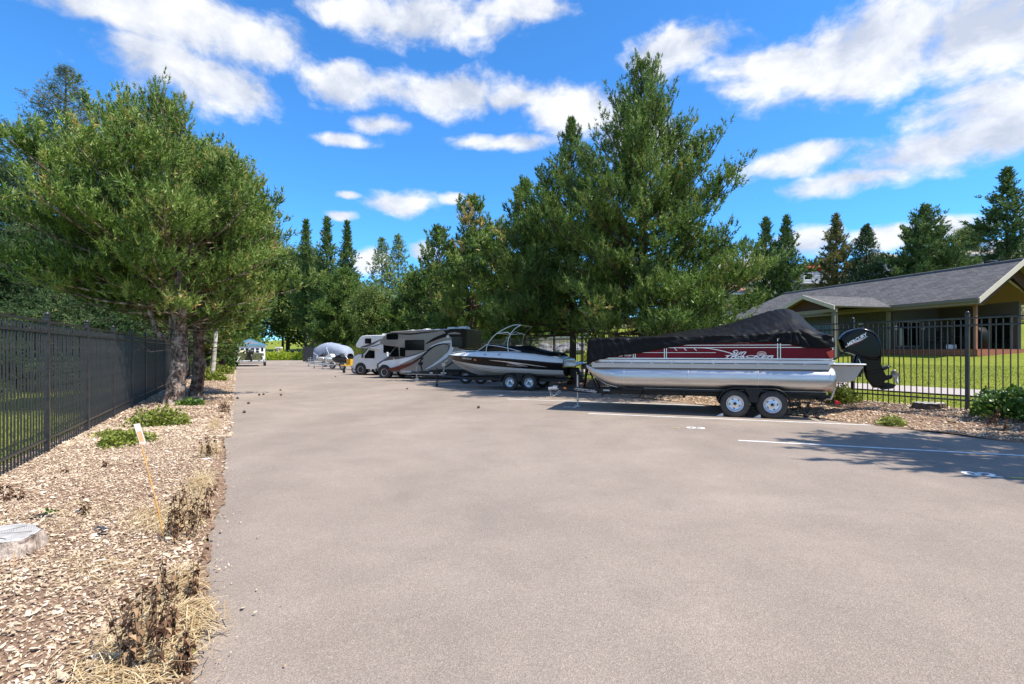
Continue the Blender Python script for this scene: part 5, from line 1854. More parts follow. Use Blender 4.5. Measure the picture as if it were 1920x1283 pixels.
for nm, pts2 in (("tower_leg", [(8.22, .98, 1.58), (8.12, .96, 1.95), (7.75, .9, 2.36), (7.1, .84, 2.68), (6.75, .80, 2.70)]), ("tower_leg", [(7.2, 1.0, 1.58), (7.24, .98, 1.95), (7.15, .92, 2.30), (6.95, .86, 2.55), (6.72, .80, 2.70)])):
    for s_ in (1, -1):
        tw = MB(); tw.tube([(v.x, v.y * s_, v.z) for v in smooth_curve(pts2, 5)], .017, 8)
        obj(nm, tw, M_alutrim, rb)
tw = MB()
tw.tube([(6.73, .80, 2.70), (6.73, -.80, 2.70)], .018, 8); tw.tube([(7.72, .9, 2.36), (7.72, -.9, 2.36)], .016, 8)
tw.tube([(7.72, .9, 2.36), (7.25, .93, 2.40), (7.14, .92, 2.32)], .018, 8); tw.tube([(7.72, -.9, 2.36), (7.25, -.93, 2.40), (7.14, -.92, 2.32)], .018, 8)
tw.tube([(7.4, -.7, 2.44), (7.05, -.7, 2.36)], .03, 6)
obj("tower_bar", tw, M_alutrim, rb)
sp_ = MB(); sp_.puff([(4.9, 1.0), (4.42, 1.02), (4.30, 1.07), (4.32, 1.12), (4.5, 1.17), (4.9, 1.18)], .95, steps=((1, .9), (.95, 1), (-.95, 1), (-1, .9)))
obj("swim_platform", sp_, M_white, rb, bevel=.01)
ht = MB()
ht.puff([(5.5, 1.20), (4.82, 1.12), (4.72, 1.16), (4.86, 1.30), (5.2, 1.44), (5.5, 1.44)], 1.02, steps=((1, .8), (.93, .95), (.8, 1), (-.8, 1), (-.93, .95), (-1, .8)))
obj("stern_deck", ht, M_white, rb)
sd = MB()
sd.puff([(4.84, .95), (4.45, .92), (4.38, .72), (4.30, .52), (4.20, .34), (4.42, .32), (4.62, .45), (4.84, .62)], .14)
sd.puff([(4.66, .68), (4.12, .60), (4.12, .56), (4.60, .55)], .13)
sd.tube([(4.55, 0, .40), (4.15, 0, .37)], [.07, .05], 12)
for k in range(3):
    a = k * 2.094
    sd.puff([(4.13 + .05, .37), (4.10, .37)] + [(4.12 + .04 * math.cos(b), .37 + .09 * math.sin(b)) for b in (0, 1, 2)], .02) if k == 0 else None
obj("sterndrive", sd, M_black, rb)
cl = MB()
for t in (8.2, 7.55):
    cl.box((t, 1.17 if t < 8 else 1.14, 1.475), (.09, .02, .025))
obj("cleat", cl, M_lead, rb)

tr2 = thing("boat_trailer", "black tandem trailer under the white and black speedboat", "trailer", LOC2, HEAD)
fr = MB()
for s_ in (1, -1):
    fr.box((7.0, s_ * .85, .44), (4.4, .07, .12))
    fr.tube([(9.15, s_ * .85, .44), (10.7, s_ * .06, .46)], .05, 4, smooth=False)
for t in (5.0, 6.1, 7.3, 8.6):
    fr.box((t, 0, .39), (.07, 1.75, .07))
obj("frame", fr, M_black, tr2)
tg = MB(); tg.rbox((11.0, 0, .46), (1.3, .09, .1), .008); tg.tube([(11.6, 0, .46), (11.8, 0, .47)], .05, 8)
obj("tongue", tg, M_black, tr2)
for s_ in (1, -1):
    bb = MB(); bb.box((7.2, s_ * .5, .55), (3.8, .09, .05), 0); bb.box((7.2, s_ * .5, .49), (.1, .05, .1))
    obj("bunk", bb, MATS["black_bunk_carpet"], tr2)
w2 = wheel(tr2, (7.12, .98, .33), .33, .2)
for t, y, fl in ((6.29, .98, False), (7.12, -.98, True), (6.29, -.98, True)):
    copy_wheel(w2, tr2, (t, y, .33), fl)
for y0, y1 in ((.86, 1.10), (-1.10, -.86)):
    obj("fender", fender_mb((7.12, 6.29), .33, .38, y0, y1), M_black, tr2)
ax = MB()
for t in (7.12, 6.29): ax.tube([(t, -.9, .33), (t, .9, .33)], .035, 8)
obj("axle", ax, M_black, tr2)
jk = MB(); jk.tube([(11.0, .09, .06), (11.0, .09, .85)], .026, 8); jk.revolve([(-.02, .06), (.02, .06)], (11.0, .09, .06), "y", 12); jk.tube([(11.0, .09, .85), (11.0, .22, .87)], .01, 6)
obj("jack", jk, M_black, tr2)
wp = MB(); wp.tube([(10.75, 0, .48), (10.62, 0, 1.15)], .04, 4, smooth=False); wp.box((10.68, 0, 1.0), (.16, .15, .14)); wp.tube([(10.66, .08, 1.0), (10.7, .22, 1.08)], .014, 6); wp.tube([(10.62, 0, 1.12), (10.45, 0, 1.22)], .045, 8)
obj("winch_post", wp, M_galv, tr2)

# ------------------------------------------------------------------ motorhomes
def decal(parent, name, pts, y, m, d=.004):
    mb = MB(); mb.prism(pts, y - .002, y + d)
    return obj(name, mb, m, parent)


def window_on(parent, pts, y, frame=.022, name="window"):
    """rounded window: raised rubber frame with a dark pane set into it"""
    cx = sum(a for a, b in pts) / len(pts); cz = sum(b for a, b in pts) / len(pts)
    o2 = []
    for a, b in pts:
        d = math.hypot(a - cx, b - cz); o2.append((cx + (a - cx) * (1 + frame * 1.2 / d), cz + (b - cz) * (1 + frame * 1.2 / d)))
    f = MB(); f.prism(o2, y - .006, y + .014)
    fo = obj(name, f, M_lead, parent)
    g = MB(); g.prism(pts, y + .010, y + .0175)
    obj("pane", g, M_glass, fo)
    return fo


def rrect(x0, x1, z0, z1, r=.06):
    o = []
    for cx, cz, a0 in ((x1 - r, z1 - r, 0), (x0 + r, z1 - r, 90), (x0 + r, z0 + r, 180), (x1 - r, z0 + r, 270)):
        for k in range(4):
            a = math.radians(a0 + 30 * k); o.append((cx + r * math.cos(a), cz + r * math.sin(a)))
    return o


W1 = 1.13
NC3 = 26.0 + W1
rv = thing("motorhome", "tan and brown swirled class C motorhome behind the white speedboat", "motorhome", at_stall(NC3), HEAD)
b_ = MB()
outl = smooth_curve([(11.92, .42), (16.1, .42)], 1) + [Vector((16.14, 1.0)), Vector((16.2, 1.86)), Vector((16.9, 1.93)), Vector((17.38, 2.0)), Vector((17.5, 2.12)), Vector((17.44, 2.26)), Vector((17.2, 2.5)), Vector((16.98, 2.66)), Vector((16.7, 2.75)), Vector((15.6, 2.815)), Vector((13.5, 2.86)), Vector((12.1, 2.875)), Vector((11.95, 2.80))]
b_.puff([(v.x, v.y) for v in outl], W1, steps=((1, .965), (.985, .99), (.96, 1), (-.96, 1), (-.985, .99), (-1, .965)), smooth=False)
body = obj("body", b_, M_taupe, rv)
cab = MB()
co_ = [(16.1, .40), (17.72, .40), (17.84, .50), (17.85, .72), (17.80, .86), (17.62, 1.0), (17.35, 1.14), (17.08, 1.26), (16.95, 1.34), (16.72, 1.66), (16.55, 1.86), (16.1, 1.9)]
rings = []
for k, s_, nose in ((1, .93, .10), (.95, .985, .03), (.8, 1, 0), (-.8, 1, 0), (-.95, .985, .03), (-1, .93, .10)):
    rings.append([(x - nose * (x > 17.2) * 1.6, k * 1.0, .4 + (z - .4) * s_) for x, z in co_])
cab.loft(rings)
cabo = obj("cab", cab, M_taupe2, rv, bevel=.02)
W_ = W1 + .002
decal(rv, "white_swoosh", [(17.62, .80), (17.3, 1.0), (16.9, 1.08), (16.2, 1.15), (15.2, 1.36), (14.3, 1.62), (14.2, 1.60), (15.0, 1.25), (15.8, .92), (16.4, .62), (16.75, .58), (17.05, .78), (17.35, .82), (17.6, .62)], 1.012 - .0, M_whitep)
for nm, pts, wd, m_ in (("white_swoosh", [(16.15, .98), (15.5, 1.17), (14.9, 1.38), (14.35, 1.62)], [.34, .20, .08, .02], M_whitep),
                       ("dark_stripe", [(16.3, 1.20), (15.4, 1.34), (14.6, 1.56), (14.1, 1.78)], [.03, .07, .06, .02], M_taupe2),
                       ("maroon_stripe", [(16.9, .52), (16.2, .62), (15.4, .86), (14.8, 1.12)], [.10, .26, .16, .03], M_maroon),
                       ("black_stripe", [(15.3, .95), (14.7, 1.25), (14.2, 1.66), (13.8, 1.9), (13.3, 2.02), (12.98, 1.96), (12.92, 1.78), (13.05, 1.5)], [.03, .09, .10, .09, .07, .05, .04, .02], M_brown),
                       ("white_panel", [(12.78, 2.16), (13.2, 2.12), (13.7, 2.0), (14.15, 1.84)], [.14, .12, .08, .02], M_whitep),
                       ("white_panel", [(12.72, 2.14), (12.74, 1.8), (12.92, 1.5), (13.3, 1.2), (13.9, .82), (14.4, .58)], [.16, .22, .22, .16, .10, .04], M_whitep),
                       ("dark_stripe", [(16.9, 2.70), (15.6, 2.60), (14.6, 2.66), (13.6, 2.74)], [.02, .09, .07, .02], M_brown),
                       ("dark_stripe", [(14.4, 2.02), (13.9, 2.26), (13.2, 2.5), (12.5, 2.62), (12.0, 2.60)], [.03, .16, .20, .26, .34], M_brown),
                       ("tan_inset", [(13.0, 2.58), (12.6, 2.62), (12.2, 2.58)], [.05, .13, .06], M_taupe),
                       ("black_stripe", [(13.5, .50), (12.9, .84), (12.4, 1.2), (12.0, 1.5)], [.03, .07, .07, .04], M_brown)):
    mb = MB(); band(mb, pts, wd, W_ + (.008 if nm in ("tan_inset",) else .004 if "white" in nm else .006), .004)
    obj(nm, mb, m_, rv)
rq = MB(); rq.prism([(11.93, 2.84), (12.0, 2.86), (12.9, 2.86), (13.3, 2.80), (12.9, 2.45), (12.55, 2.30), (12.5, 1.9), (12.25, 1.75), (11.93, 1.72)], W_ - .002, W_ + .003)
obj("rear_quarter_panel", rq, M_brown, rv)
rp = MB(); rp.box((11.895, 0, 2.3), (.03, W1 * 1.9, 1.05)); rp.box((11.90, 0, 1.1), (.03, W1 * 1.9, 1.3))
obj("rear_wall", rp, M_brown, rv)
window_on(rv, rrect(16.22, 16.97, 2.30, 2.63, .07), W_)
window_on(rv, rrect(14.50, 15.73, 1.67, 2.25, .05), W_)
window_on(rv, rrect(11.98 + .12, 12.72, 1.86, 2.40, .05), W_ + .003)
window_on(rv, [(16.16, 1.30), (16.16, 1.78), (16.48, 1.78), (16.62, 1.62), (16.86, 1.34), (16.84, 1.30)], 1.0)
window_on(rv, [(16.16 - .42, 1.32), (16.16 - .42, 1.80), (16.10 - .02, 1.80), (16.10 - .02, 1.32)], W_)
wsd = MB()
wsd.add([(17.06, .86, 1.30), (17.06, -.86, 1.30), (16.62, -.80, 1.86), (16.62, .80, 1.86)], [(0, 1, 2, 3)])
obj("windscreen", wsd, M_glass, rv)
mr = MB(); mr.rbox((16.93, 1.13, 1.42), (.10, .12, .26), .02); mr.tube([(16.93, 1.0, 1.36), (16.93, 1.1, 1.36)], .015, 6)
obj("wing_mirror", mr, M_whitep, rv)
fl = MB(); fl.prism([(17.35, 1.0), (17.10, 1.02), (17.22, .62)], 1.0, 1.012); 
for i, (t, s_) in enumerate(((16.45, 1.0), )):
    pass
sg = MB(); sg.prism([(16.62, 1.20), (16.56, 1.18), (16.44, .86), (16.52, .92)], 1.012, 1.02)
obj("sun_reflector", sg, M_whitep, rv)
bm = MB(); bm.rbox((17.83, 0, .48), (.14, 1.9, .20), .03); obj("bumper", bm, M_lead, rv)
hl = MB(); hl.puff([(17.80, .84), (17.55, .98), (17.48, .90), (17.74, .72)], .10, yc=.86); obj("headlight", hl, M_glass, rv)
sk = MB(); sk.box((13.6, 0, .40), (3.3, 2.1, .12)); obj("chassis", sk, M_lead, rv)
wa = MB(); wa.revolve([(-.14, .43), (.14, .43)], (17.2, .90, .38), "y", 24); obj("wheel_arch", wa, M_lead, rv)
w3 = wheel(rv, (17.2, .96, .36), .36, .22, M_rim, 8)
copy_wheel(w3, rv, (17.2, -.96, .36), True)
for s_ in (1, -1): copy_wheel(w3, rv, (13.4, s_ * .96, .36), s_ < 0)
for t, z, w_, h_ in ((15.9, 2.83, .5, .06), (14.9, 2.88, .4, .07), (13.2, 2.92, .62, .10), (12.5, 2.93, .62, .12)):
    v = MB(); v.puff([(t - w_ / 2, z - .05), (t + w_ / 2, z - .05), (t + w_ / 2 - .08, z + h_ - .02), (t - w_ / 2 + .12, z + h_)], .3); obj("roof_vent", v, M_white, rv)
aw = MB(); aw.tube([(14.9, W1 + .03, 2.80), (12.9, W1 + .03, 2.83)], .04, 8); obj("awning", aw, M_greycov, rv)
dg = MB(); dg.revolve([(0, .10), (.03, .09), (.05, .03)], (12.98, W_, 2.42), "y", 16); obj("vent_cap", dg, M_white, rv)
tx = MB()

W2 = 1.1
rv2 = thing("motorhome", "white cab-over motorhome with brown stripe, left of the tan one", "motorhome", at_stall(28.9 + W2), HEAD)
b_ = MB()
ol2 = [(15.4, .5), (19.35, .5), (19.4, 1.72), (20.4, 1.80), (21.15, 1.84), (21.3, 1.92), (21.32, 2.06), (21.15, 2.3), (20.98, 2.52), (20.8, 2.63), (20.5, 2.66), (15.5, 2.70)]
b_.puff(ol2, W2, steps=((1, .955), (.97, .99), (.93, 1), (-.93, 1), (-.97, .99), (-1, .955)), smooth=False)
obj("body", b_, M_white, rv2, bevel=.02)
cab = MB()
co_ = [(19.3, .42), (21.6, .42), (21.72, .52), (21.74, 1.12), (21.66, 1.26), (21.3, 1.40), (20.75, 1.44), (20.45, 1.78), (19.3, 1.8)]
rings = [[(x - .12 * abs(k) ** 6 * (x > 21.2), k * .95, .42 + (z - .42) * s_) for x, z in co_] for k, s_ in ((1, .95), (.93, .99), (.8, 1), (-.8, 1), (-.93, .99), (-1, .95))]
cab.loft(rings, smooth=False)
obj("cab", cab, M_white, rv2, bevel=.02)
window_on(rv2, rrect(20.08, 20.53, 2.12, 2.44, .05), W2 + .001)
window_on(rv2, [(19.92, 1.14), (19.92, 1.62), (20.35, 1.66), (20.66, 1.30), (20.66, 1.14)], .953)
window_on(rv2, rrect(17.9, 19.1, 1.5, 2.05, .05), W2 + .001)
mb = MB(); band(mb, [(20.9, 1.86), (20.4, 1.96), (19.9, 2.12), (19.3, 2.40)], [.04, .16, .14, .05], W2 + .004); obj("brown_stripe", mb, M_taupe2, rv2)
mb = MB(); band(mb, [(20.4, 1.84), (19.8, 1.96), (19.3, 2.1)], [.02, .06, .04], W2 + .005); obj("brown_stripe", mb, M_brown, rv2)
mr = MB(); mr.rbox((20.78, 1.08, 1.30), (.08, .12, .30), .02); mr.tube([(20.78, .9, 1.2), (20.78, 1.06, 1.2)], .015, 6); obj("wing_mirror", mr, M_lead, rv2)
wsd = MB(); wsd.add([(20.78, .82, 1.45), (20.78, -.82, 1.45), (20.46, -.78, 1.80), (20.46, .78, 1.80)], [(0, 1, 2, 3)]); obj("windscreen", wsd, M_orange, rv2)
bm = MB(); bm.rbox((21.72, 0, .55), (.16, 1.9, .22), .03); obj("bumper", bm, M_rim, rv2)
wa = MB(); wa.revolve([(-.12, .44), (.12, .44)], (21.0, .85, .40), "y", 24); obj("wheel_arch", wa, M_lead, rv2)
w4 = wheel(rv2, (21.0, .88, .37), .37, .22, M_rim, 8)
copy_wheel(w4, rv2, (21.0, -.88, .37), True)
for s_ in (1, -1): copy_wheel(w4, rv2, (17.0, s_ * .88, .37), s_ < 0)
v = MB(); v.rbox((19.4, 0, 2.73), (.9, .5, .12), .04); obj("roof_vent", v, M_white, rv2)

# ------------------------------------------------------------------ empty black trailer
t3 = thing("boat_trailer", "empty black tandem boat trailer between the speedboat and the tan motorhome", "trailer", at_stall(24.15), HEAD)
fr = MB()
for s_ in (1, -1):
    fr.box((11.0, s_ * .78, .48), (4.6, .07, .12)); fr.tube([(13.25, s_ * .78, .48), (14.2, s_ * .05, .50)], .05, 4, smooth=False)
for t in (8.9, 10, 11.2, 12.3, 13.1): fr.box((t, 0, .44), (.07, 1.62, .07))
obj("frame", fr, M_black, t3)
tg = MB(); tg.rbox((14.4, 0, .50), (.95, .09, .10), .01); obj("tongue", tg, M_galv, t3)
for s_ in (1, -1):
    bb = MB(); bb.box((10.9, s_ * .45, .62), (4.0, .10, .06))
    for t in (9.2, 10.6, 12.2): bb.box((t, s_ * .45, .55), (.06, .06, .12))
    obj("bunk", bb, MATS["black_bunk_carpet"], t3)
w5 = wheel(t3, (10.6, .92, .32), .32, .2)
for t, y, fl_ in ((9.8, .92, False), (10.6, -.92, True), (9.8, -.92, True)): copy_wheel(w5, t3, (t, y, .32), fl_)
for y0, y1 in ((.80, 1.04), (-1.04, -.80)): obj("fender", fender_mb((10.6, 9.8), .32, .37, y0, y1), M_black, t3)
wp = MB(); wp.tube([(13.55, 0, .5), (13.72, 0, 1.0), (13.60, 0, 1.22)], .045, 4, smooth=False); wp.box((13.68, 0, .95), (.16, .2, .16)); wp.tube([(13.6, -.1, 1.22), (13.6, .1, 1.22)], .05, 8)
obj("winch_post", wp, M_black, t3)
jk = MB(); jk.tube([(13.85, .1, .10), (13.85, .1, .78)], .03, 8); jk.revolve([(-.02, .10), (.02, .10)], (13.85, .1, .10), "y", 14); obj("jack", jk, M_galv, t3)
for y in (.82,):
    for t, w_ in ((12.6, .16), (11.9, .3)):
        s2 = MB(); s2.box((t, y, .50), (w_, .006, .06)); obj("reflector_strip", s2, M_whitep, t3)
st_ = MB(); st_.box((13.1, .83, .42), (2.2, .02, .03)); obj("side_rail", st_, M_galv, t3)

# ------------------------------------------------------------------ smaller trailers and the covered boat further on
def place_view(name, label, cat, px, Y, group=None, head=HEAD):
    x, y = view(px, Y)
    return thing(name, label, cat, (x, y, 0), head, group)


cvb = place_view("covered_boat", "boat under a fitted grey blue cover with straps, farthest in the row", "boat", 624, 63.5)
m = MB(); rows = []
for t, wd, zt, zb in ((2.62, .15, 1.25, .95), (2.5, .6, 1.75, .75), (2.2, .95, 2.15, .55), (1.6, 1.15, 2.42, .40), (.9, 1.2, 2.62, .55), (.2, 1.2, 2.66, .95), (-.5, 1.2, 2.55, 1.15), (-1.1, 1.2, 2.38, 1.15), (-1.7, 1.18, 2.28, .95), (-2.2, 1.1, 2.12, .75), (-2.5, .9, 1.8, .7), (-2.6, .6, 1.3, .8)):
    row = []
    for j in range(25):
        a = PI * j / 24
        y = -wd * math.cos(a); z = zb + (zt - zb) * (math.sin(a) ** .5)
        dl = .03 * mnoise.noise(Vector((t * 2, a * 3, 0)))
        row.append((t, y + dl * math.copysign(1, y), z + dl))
    rows.append(row)
m.loft(rows, 0, True, False, False)
obj("cover", m, M_greycov, cvb)
hm = MB(); rings = []
for t, wd, zk, zt in ((2.3, .05, 1.0, 1.2), (1.6, .6, .75, 1.2), (.6, 1.0, .6, 1.2), (-1, 1.05, .58, 1.2), (-2.3, 1.0, .6, 1.2)):
    rings.append([(t, -wd, zt), (t, -wd * .85, zk + .25), (t, 0, zk), (t, wd * .85, zk + .25), (t, wd, zt)])
hm.loft(rings); obj("hull", hm, M_lead, cvb)
s2 = MB()
for t0, z0, t1, z1 in ((.35, 2.62, -.45, 1.2), (2.0, 1.4, 1.2, 1.0)):
    s2.tube([(t0, .5 if z0 > 2 else 1.1, z0), ((t0 + t1) / 2, 1.22, (z0 + z1) / 2), (t1, 1.24, z1)], .022, 5)
obj("strap", s2, M_whitep, cvb)
cx_, cy_ = view(624, 63.5)
ct = thing("boat_trailer", "trailer under the grey blue covered boat", "trailer", (cx_, cy_, 0), HEAD)
fr = MB()
for s_ in (1, -1): fr.box((0, s_ * .75, .48), (4.8, .08, .1))
fr.box((3.1, 0, .5), (1.5, .09, .09))
obj("frame", fr, M_galv, ct)
w6 = wheel(ct, (-.6, .95, .31), .31, .19); copy_wheel(w6, ct, (-.6, -.95, .31), True)
jk = MB(); jk.tube([(3.0, 0, .02), (3.0, 0, .8)], .03, 6); obj("jack", jk, M_galv, ct)


def small_trailer(px, Y, label, load, frame_m):
    t = place_view("utility_trailer", label, "trailer", px, Y, None)
    fr = MB()
    for s_ in (1, -1):
        fr.box((0, s_ * .6, .42), (2.9, .06, .09)); fr.tube([(1.45, s_ * .6, .42), (2.4, 0, .44)], .04, 4, smooth=False)
    for k in (-1.4, -.5, .4, 1.4): fr.box((k, 0, .42), (.06, 1.2, .06))
    obj("frame", fr, frame_m, t)
    w_ = wheel(t, (-.4, .75, .28), .28, .17); copy_wheel(w_, t, (-.4, -.75, .28), True)
    f = MB()
    for s_ in (.64, -.86):
        pts = [(-.4 + math.cos(a) * .34, s_, .28 + math.sin(a) * .34) for a in np.linspace(.1, PI - .1, 9)]
        for (p0, p1) in zip(pts, pts[1:]):
            f.add([p0, p1, (p1[0], p1[1] + .22, p1[2]), (p0[0], p0[1] + .22, p0[2])], [(0, 1, 2, 3)])
    obj("fender", f, frame_m, t)
    j = MB(); j.tube([(2.2, .06, .08), (2.2, .06, .85)], .03, 8); j.revolve([(-.03, .10), (.03, .10)], (2.2, .06, .10), "y", 12); j.tube([(2.2, .06, .85), (2.2, .25, .88)], .012, 5)
    obj("jack", j, M_galv, t)
    h = MB(); h.tube([(2.35, 0, .45), (2.65, 0, .46)], [.05, .06], 8); h.tube([(2.0, 0, .46), (2.08, 0, .95)], .04, 4); h.box((2.05, 0, .9), (.14, .14, .12)); obj("winch_post", h, M_galv, t)
    return t


def jetski(px, Y, label, m1, m2):
    t = place_view("jet_ski", label, "watercraft", px, Y)
    h = MB(); rings = []
    for x, w_, zk, zt in ((1.45, .05, .85, .95), (1.1, .32, .62, 1.0), (.4, .5, .52, 1.0), (-.8, .52, .52, .92), (-1.3, .5, .55, .85)):
        rings.append([(x, -w_, zt), (x, -w_ * .95, zk + .2), (x, 0, zk), (x, w_ * .95, zk + .2), (x, w_, zt)])
    h.loft(rings); obj("hull", h, m1, t)
    d_ = MB(); d_.puff([(1.3, .95), (.7, 1.25), (.45, 1.35), (.3, 1.1), (-.2, 1.05), (-.6, 1.12), (-1.2, 1.02), (-1.25, .88), (1.2, .88)], .28); obj("deck", d_, m2, t)
    s_ = MB(); s_.puff([(.2, 1.08), (-.3, 1.16), (-1.0, 1.2), (-1.05, 1.06), (.2, 1.02)], .19); obj("seat", s_, M_lead, t)
    hb = MB(); hb.tube([(.42, -.38, 1.42), (.5, 0, 1.36), (.42, .38, 1.42)], .025, 6); obj("handlebar", hb, M_lead, t)
    return t


small_trailer(627, 47.0, "white framed small trailer holding a jet ski, left of the yellow jack", 0, M_galv)
jetski(630, 47.0, "white jet ski on the small pale trailer", M_white, M_white)
small_trailer(646, 44.0, "galvanised trailer just beyond the white motorhome's hood", 0, M_galv)
jetski(649, 44.0, "dark jet ski on the galvanised trailer beside the white motorhome", M_lead, M_lead)
small_trailer(612, 53.0, "low pale trailer parked nearest the grey covered boat", 0, M_galv)
jetski(615, 53.0, "black and white jet ski nearest the grey covered boat", M_white, M_lead)
yj = place_view("trailer", "small yellow trailer with black jack poking past the white motorhome's bumper", "trailer", 662, 37.6)
m = MB()
for s_ in (1, -1): m.tube([(-1.4, s_ * .55, .55), (.2, s_ * .55, .55), (1.1, 0, .55)], .045, 4, smooth=False)
m.box((0.2, 0, .55), (.06, 1.1, .08)); m.box((-1.3, 0, .55), (.06, 1.1, .08)); m.box((.3, .0, .80), (.35, .3, .45))
obj("frame", m, M_yellow, yj)
j = MB(); j.tube([(.8, 0, .08), (.8, 0, .9)], .035, 8); j.revolve([(-.03, .11), (.03, .11)], (.8, 0, .11), "y", 12); obj("jack", j, M_lead, yj)
j = MB(); j.tube([(.35, .0, .9), (.6, .1, 1.25)], .03, 6); obj("handle", j, M_whitep, yj)
w_ = wheel(yj, (-.7, .7, .28), .28, .16); copy_wheel(w_, yj, (-.7, -.7, .28), True)

# ------------------------------------------------------------------ camouflage boat, shed and buildings at the lane end
hd = math.atan2(U.y, U.x)
x, y = view(470, 56.0)
M_camo = mat("camouflage_paint", (.07, .085, .035), .6, 0, .75, 5, dirt=(.28, .24, .14), dirt_amt=.8)
jb = None
jb = thing("jon_boat", "camouflage boat seen from its stern before the blue roofed shed", "boat", (x, y, 0), hd)
h = MB(); rings = []
for t, w_, zk, zt in ((-2.2, 1.02, .52, 1.12), (-.5, 1.05, .5, 1.12), (1.2, .95, .55, 1.15), (2.1, .6, .75, 1.2), (2.5, .35, .95, 1.22)):
    rings.append([(t, -w_, zt), (t, -w_ * .85, zk), (t, w_ * .85, zk), (t, w_, zt)])
h.loft(rings, smooth=False); obj("hull", h, M_camo, jb)
m = MB(); m.puff([(-2.15, 1.45), (-2.6, 1.5), (-2.72, 1.28), (-2.62, 1.05), (-2.2, 1.08)], .17); m.puff([(-2.35, 1.1), (-2.62, 1.05), (-2.6, .5), (-2.45, .45)], .08); m.tube([(-2.1, 0, 1.35), (-1.5, 0, 1.5)], .04, 6)
obj("outboard_motor", m, M_lead, jb)
m = MB(); m.puff([(-.2, 1.1), (-.2, 1.35), (-.3, 1.42), (-.7, 1.4), (-.8, 1.1)], .25, yc=.2); obj("console", m, M_lead, jb)
m = MB(); m.puff([(-1.9, .95), (-1.9, 1.38), (-1.2, 1.42), (-1.1, .98)], .34, yc=.75); obj("stern_cover", m, M_beige, jb)
jt = thing("boat_trailer", "trailer with a wide light rear beam under the camouflage boat", "trailer", (x, y, 0), hd)
m = MB()
for s_ in (1, -1): m.box((0, s_ * .7, .42), (4.4, .08, .10))
m.box((-2.3, 0, .42), (.10, 2.3, .10))
obj("frame", m, M_galv, jt)
m = MB()
for s_ in (1, -1): m.tube([(-2.3, s_ * 1.1, .45), (-2.25, s_ * .85, .9)], .03, 6)
obj("guide_post", m, M_whitep, jt)
jb.scale = (1.2, 1.2, 1.2); jt.scale = (1.2, 1.2, 1.2)
w_ = wheel(jt, (-.8, 1.12, .32), .32, .2); copy_wheel(w_, jt, (-.8, -1.12, .32), True)


def plank_wall(parent, a, b, z0, z1, width, m_, name="board", t=.02):
    """boards side by side from a to b (each its own object sharing one mesh)"""
    a = Vector(a); b = Vector(b); L_ = (b - a).length; n = max(1, round(L_ / width)); w_ = L_ / n
    d_ = (b - a).normalized()
    bm_ = MB(); bm_.box((0, 0, (z0 + z1) / 2), (w_ - .012, t, z1 - z0)); me = bm_.mesh(name); fixn(me); me.materials.append(m_)
    for i in range(n):
        o = bpy.data.objects.new(name, me); link(o, parent)
        p_ = a + d_ * (w_ * (i + .5)); o.location = (p_.x, p_.y, rnd.uniform(-.002, .002)); o.rotation_euler = (0, 0, math.atan2(d_.y, d_.x))


def wbox(parent, name, c, d_, m_, rz=0, bevel=0.0):
    mb = MB(); mb.box(c, d_, 0, Matrix.Rotation(rz, 3, "Z") if rz else None)
    return obj(name, mb, m_, parent, bevel=bevel)


M_bluemetal = mat("blue_metal_roof", (.12, .32, .45), .4, .2, .08, 3)
x, y = view(469, 66)
sh = thing("shed", "small white shed with a blue gable roof and square windows", "shed", (x, y, .25), hd - PI / 2)
wbox(sh, "wall", (0, 1.4, 1.1), (3.5, 2.8, 2.2), M_whitep)
m = MB(); m.add([(-1.95, -.2, 2.15), (1.95, -.2, 2.15), (0, -.2, 2.95), (-1.95, 3.0, 2.15), (1.95, 3.0, 2.15), (0, 3.0, 2.95), (-1.95, -.2, 2.05), (1.95, -.2, 2.05), (-1.95, 3, 2.05), (1.95, 3, 2.05)],
               [(0, 2, 1), (3, 4, 5), (0, 3, 5, 2), (1, 2, 5, 4), (0, 1, 7, 6), (3, 8, 9, 4), (0, 6, 8, 3), (1, 4, 9, 7), (6, 7, 9, 8)])
obj("roof", m, M_bluemetal, sh)
m = MB(); m.add([(-1.2, -.212, 2.25), (1.2, -.212, 2.25), (0, -.212, 2.75)], [(0, 1, 2)]); obj("gable_trim", m, M_greycov, sh)
for k, xx in enumerate((-1.42, -.88, -.34, .30, .84)):
    f = MB(); f.box((xx, -.01, 1.42), (.46, .05, .66)); fo = obj("window", f, M_whitep, sh)
    g = MB()
    for zz in (1.26, 1.58):
        g.box((xx, -.04, zz), (.36, .02, .26))
    obj("pane", g, M_glass, fo)
f = MB(); f.box((1.4, -.012, .98), (.56, .05, 1.9)); dr = obj("door", f, M_whitep, sh)
g = MB(); g.box((1.4, -.042, 1.55), (.26, .02, .5)); obj("pane", g, M_glass, dr)

M_brick = mat("brown_masonry", (.30, .19, .13), .9, 0, .2, 6, .3, 30)
M_roofpale = mat("pale_roofing", (.5, .46, .42), .8, 0, .1, 3)
M_roofdk = mat("dark_roofing", (.12, .12, .13), .85, 0, .15, 4)
x, y = view(424, 96)
bb_ = thing("building", "low brown walled building with pale flat roof edge at the lane's far left", "building", (x, y, 0), 0.2)
wbox(bb_, "wall", (0, 4, .85), (9, 8, 1.7), M_brick)
wbox(bb_, "upper_wall", (0, 4.05, 2.1), (8.8, 8, .8), M_lead)
wbox(bb_, "roof", (0, 4, 2.62), (10, 9, .25), M_roofpale)
for k in range(5): wbox(bb_, "post", (-4.2 + k * 2.1, -.02, 2.1), (.12, .1, .8), M_whitep)
x, y = view(400, 78)
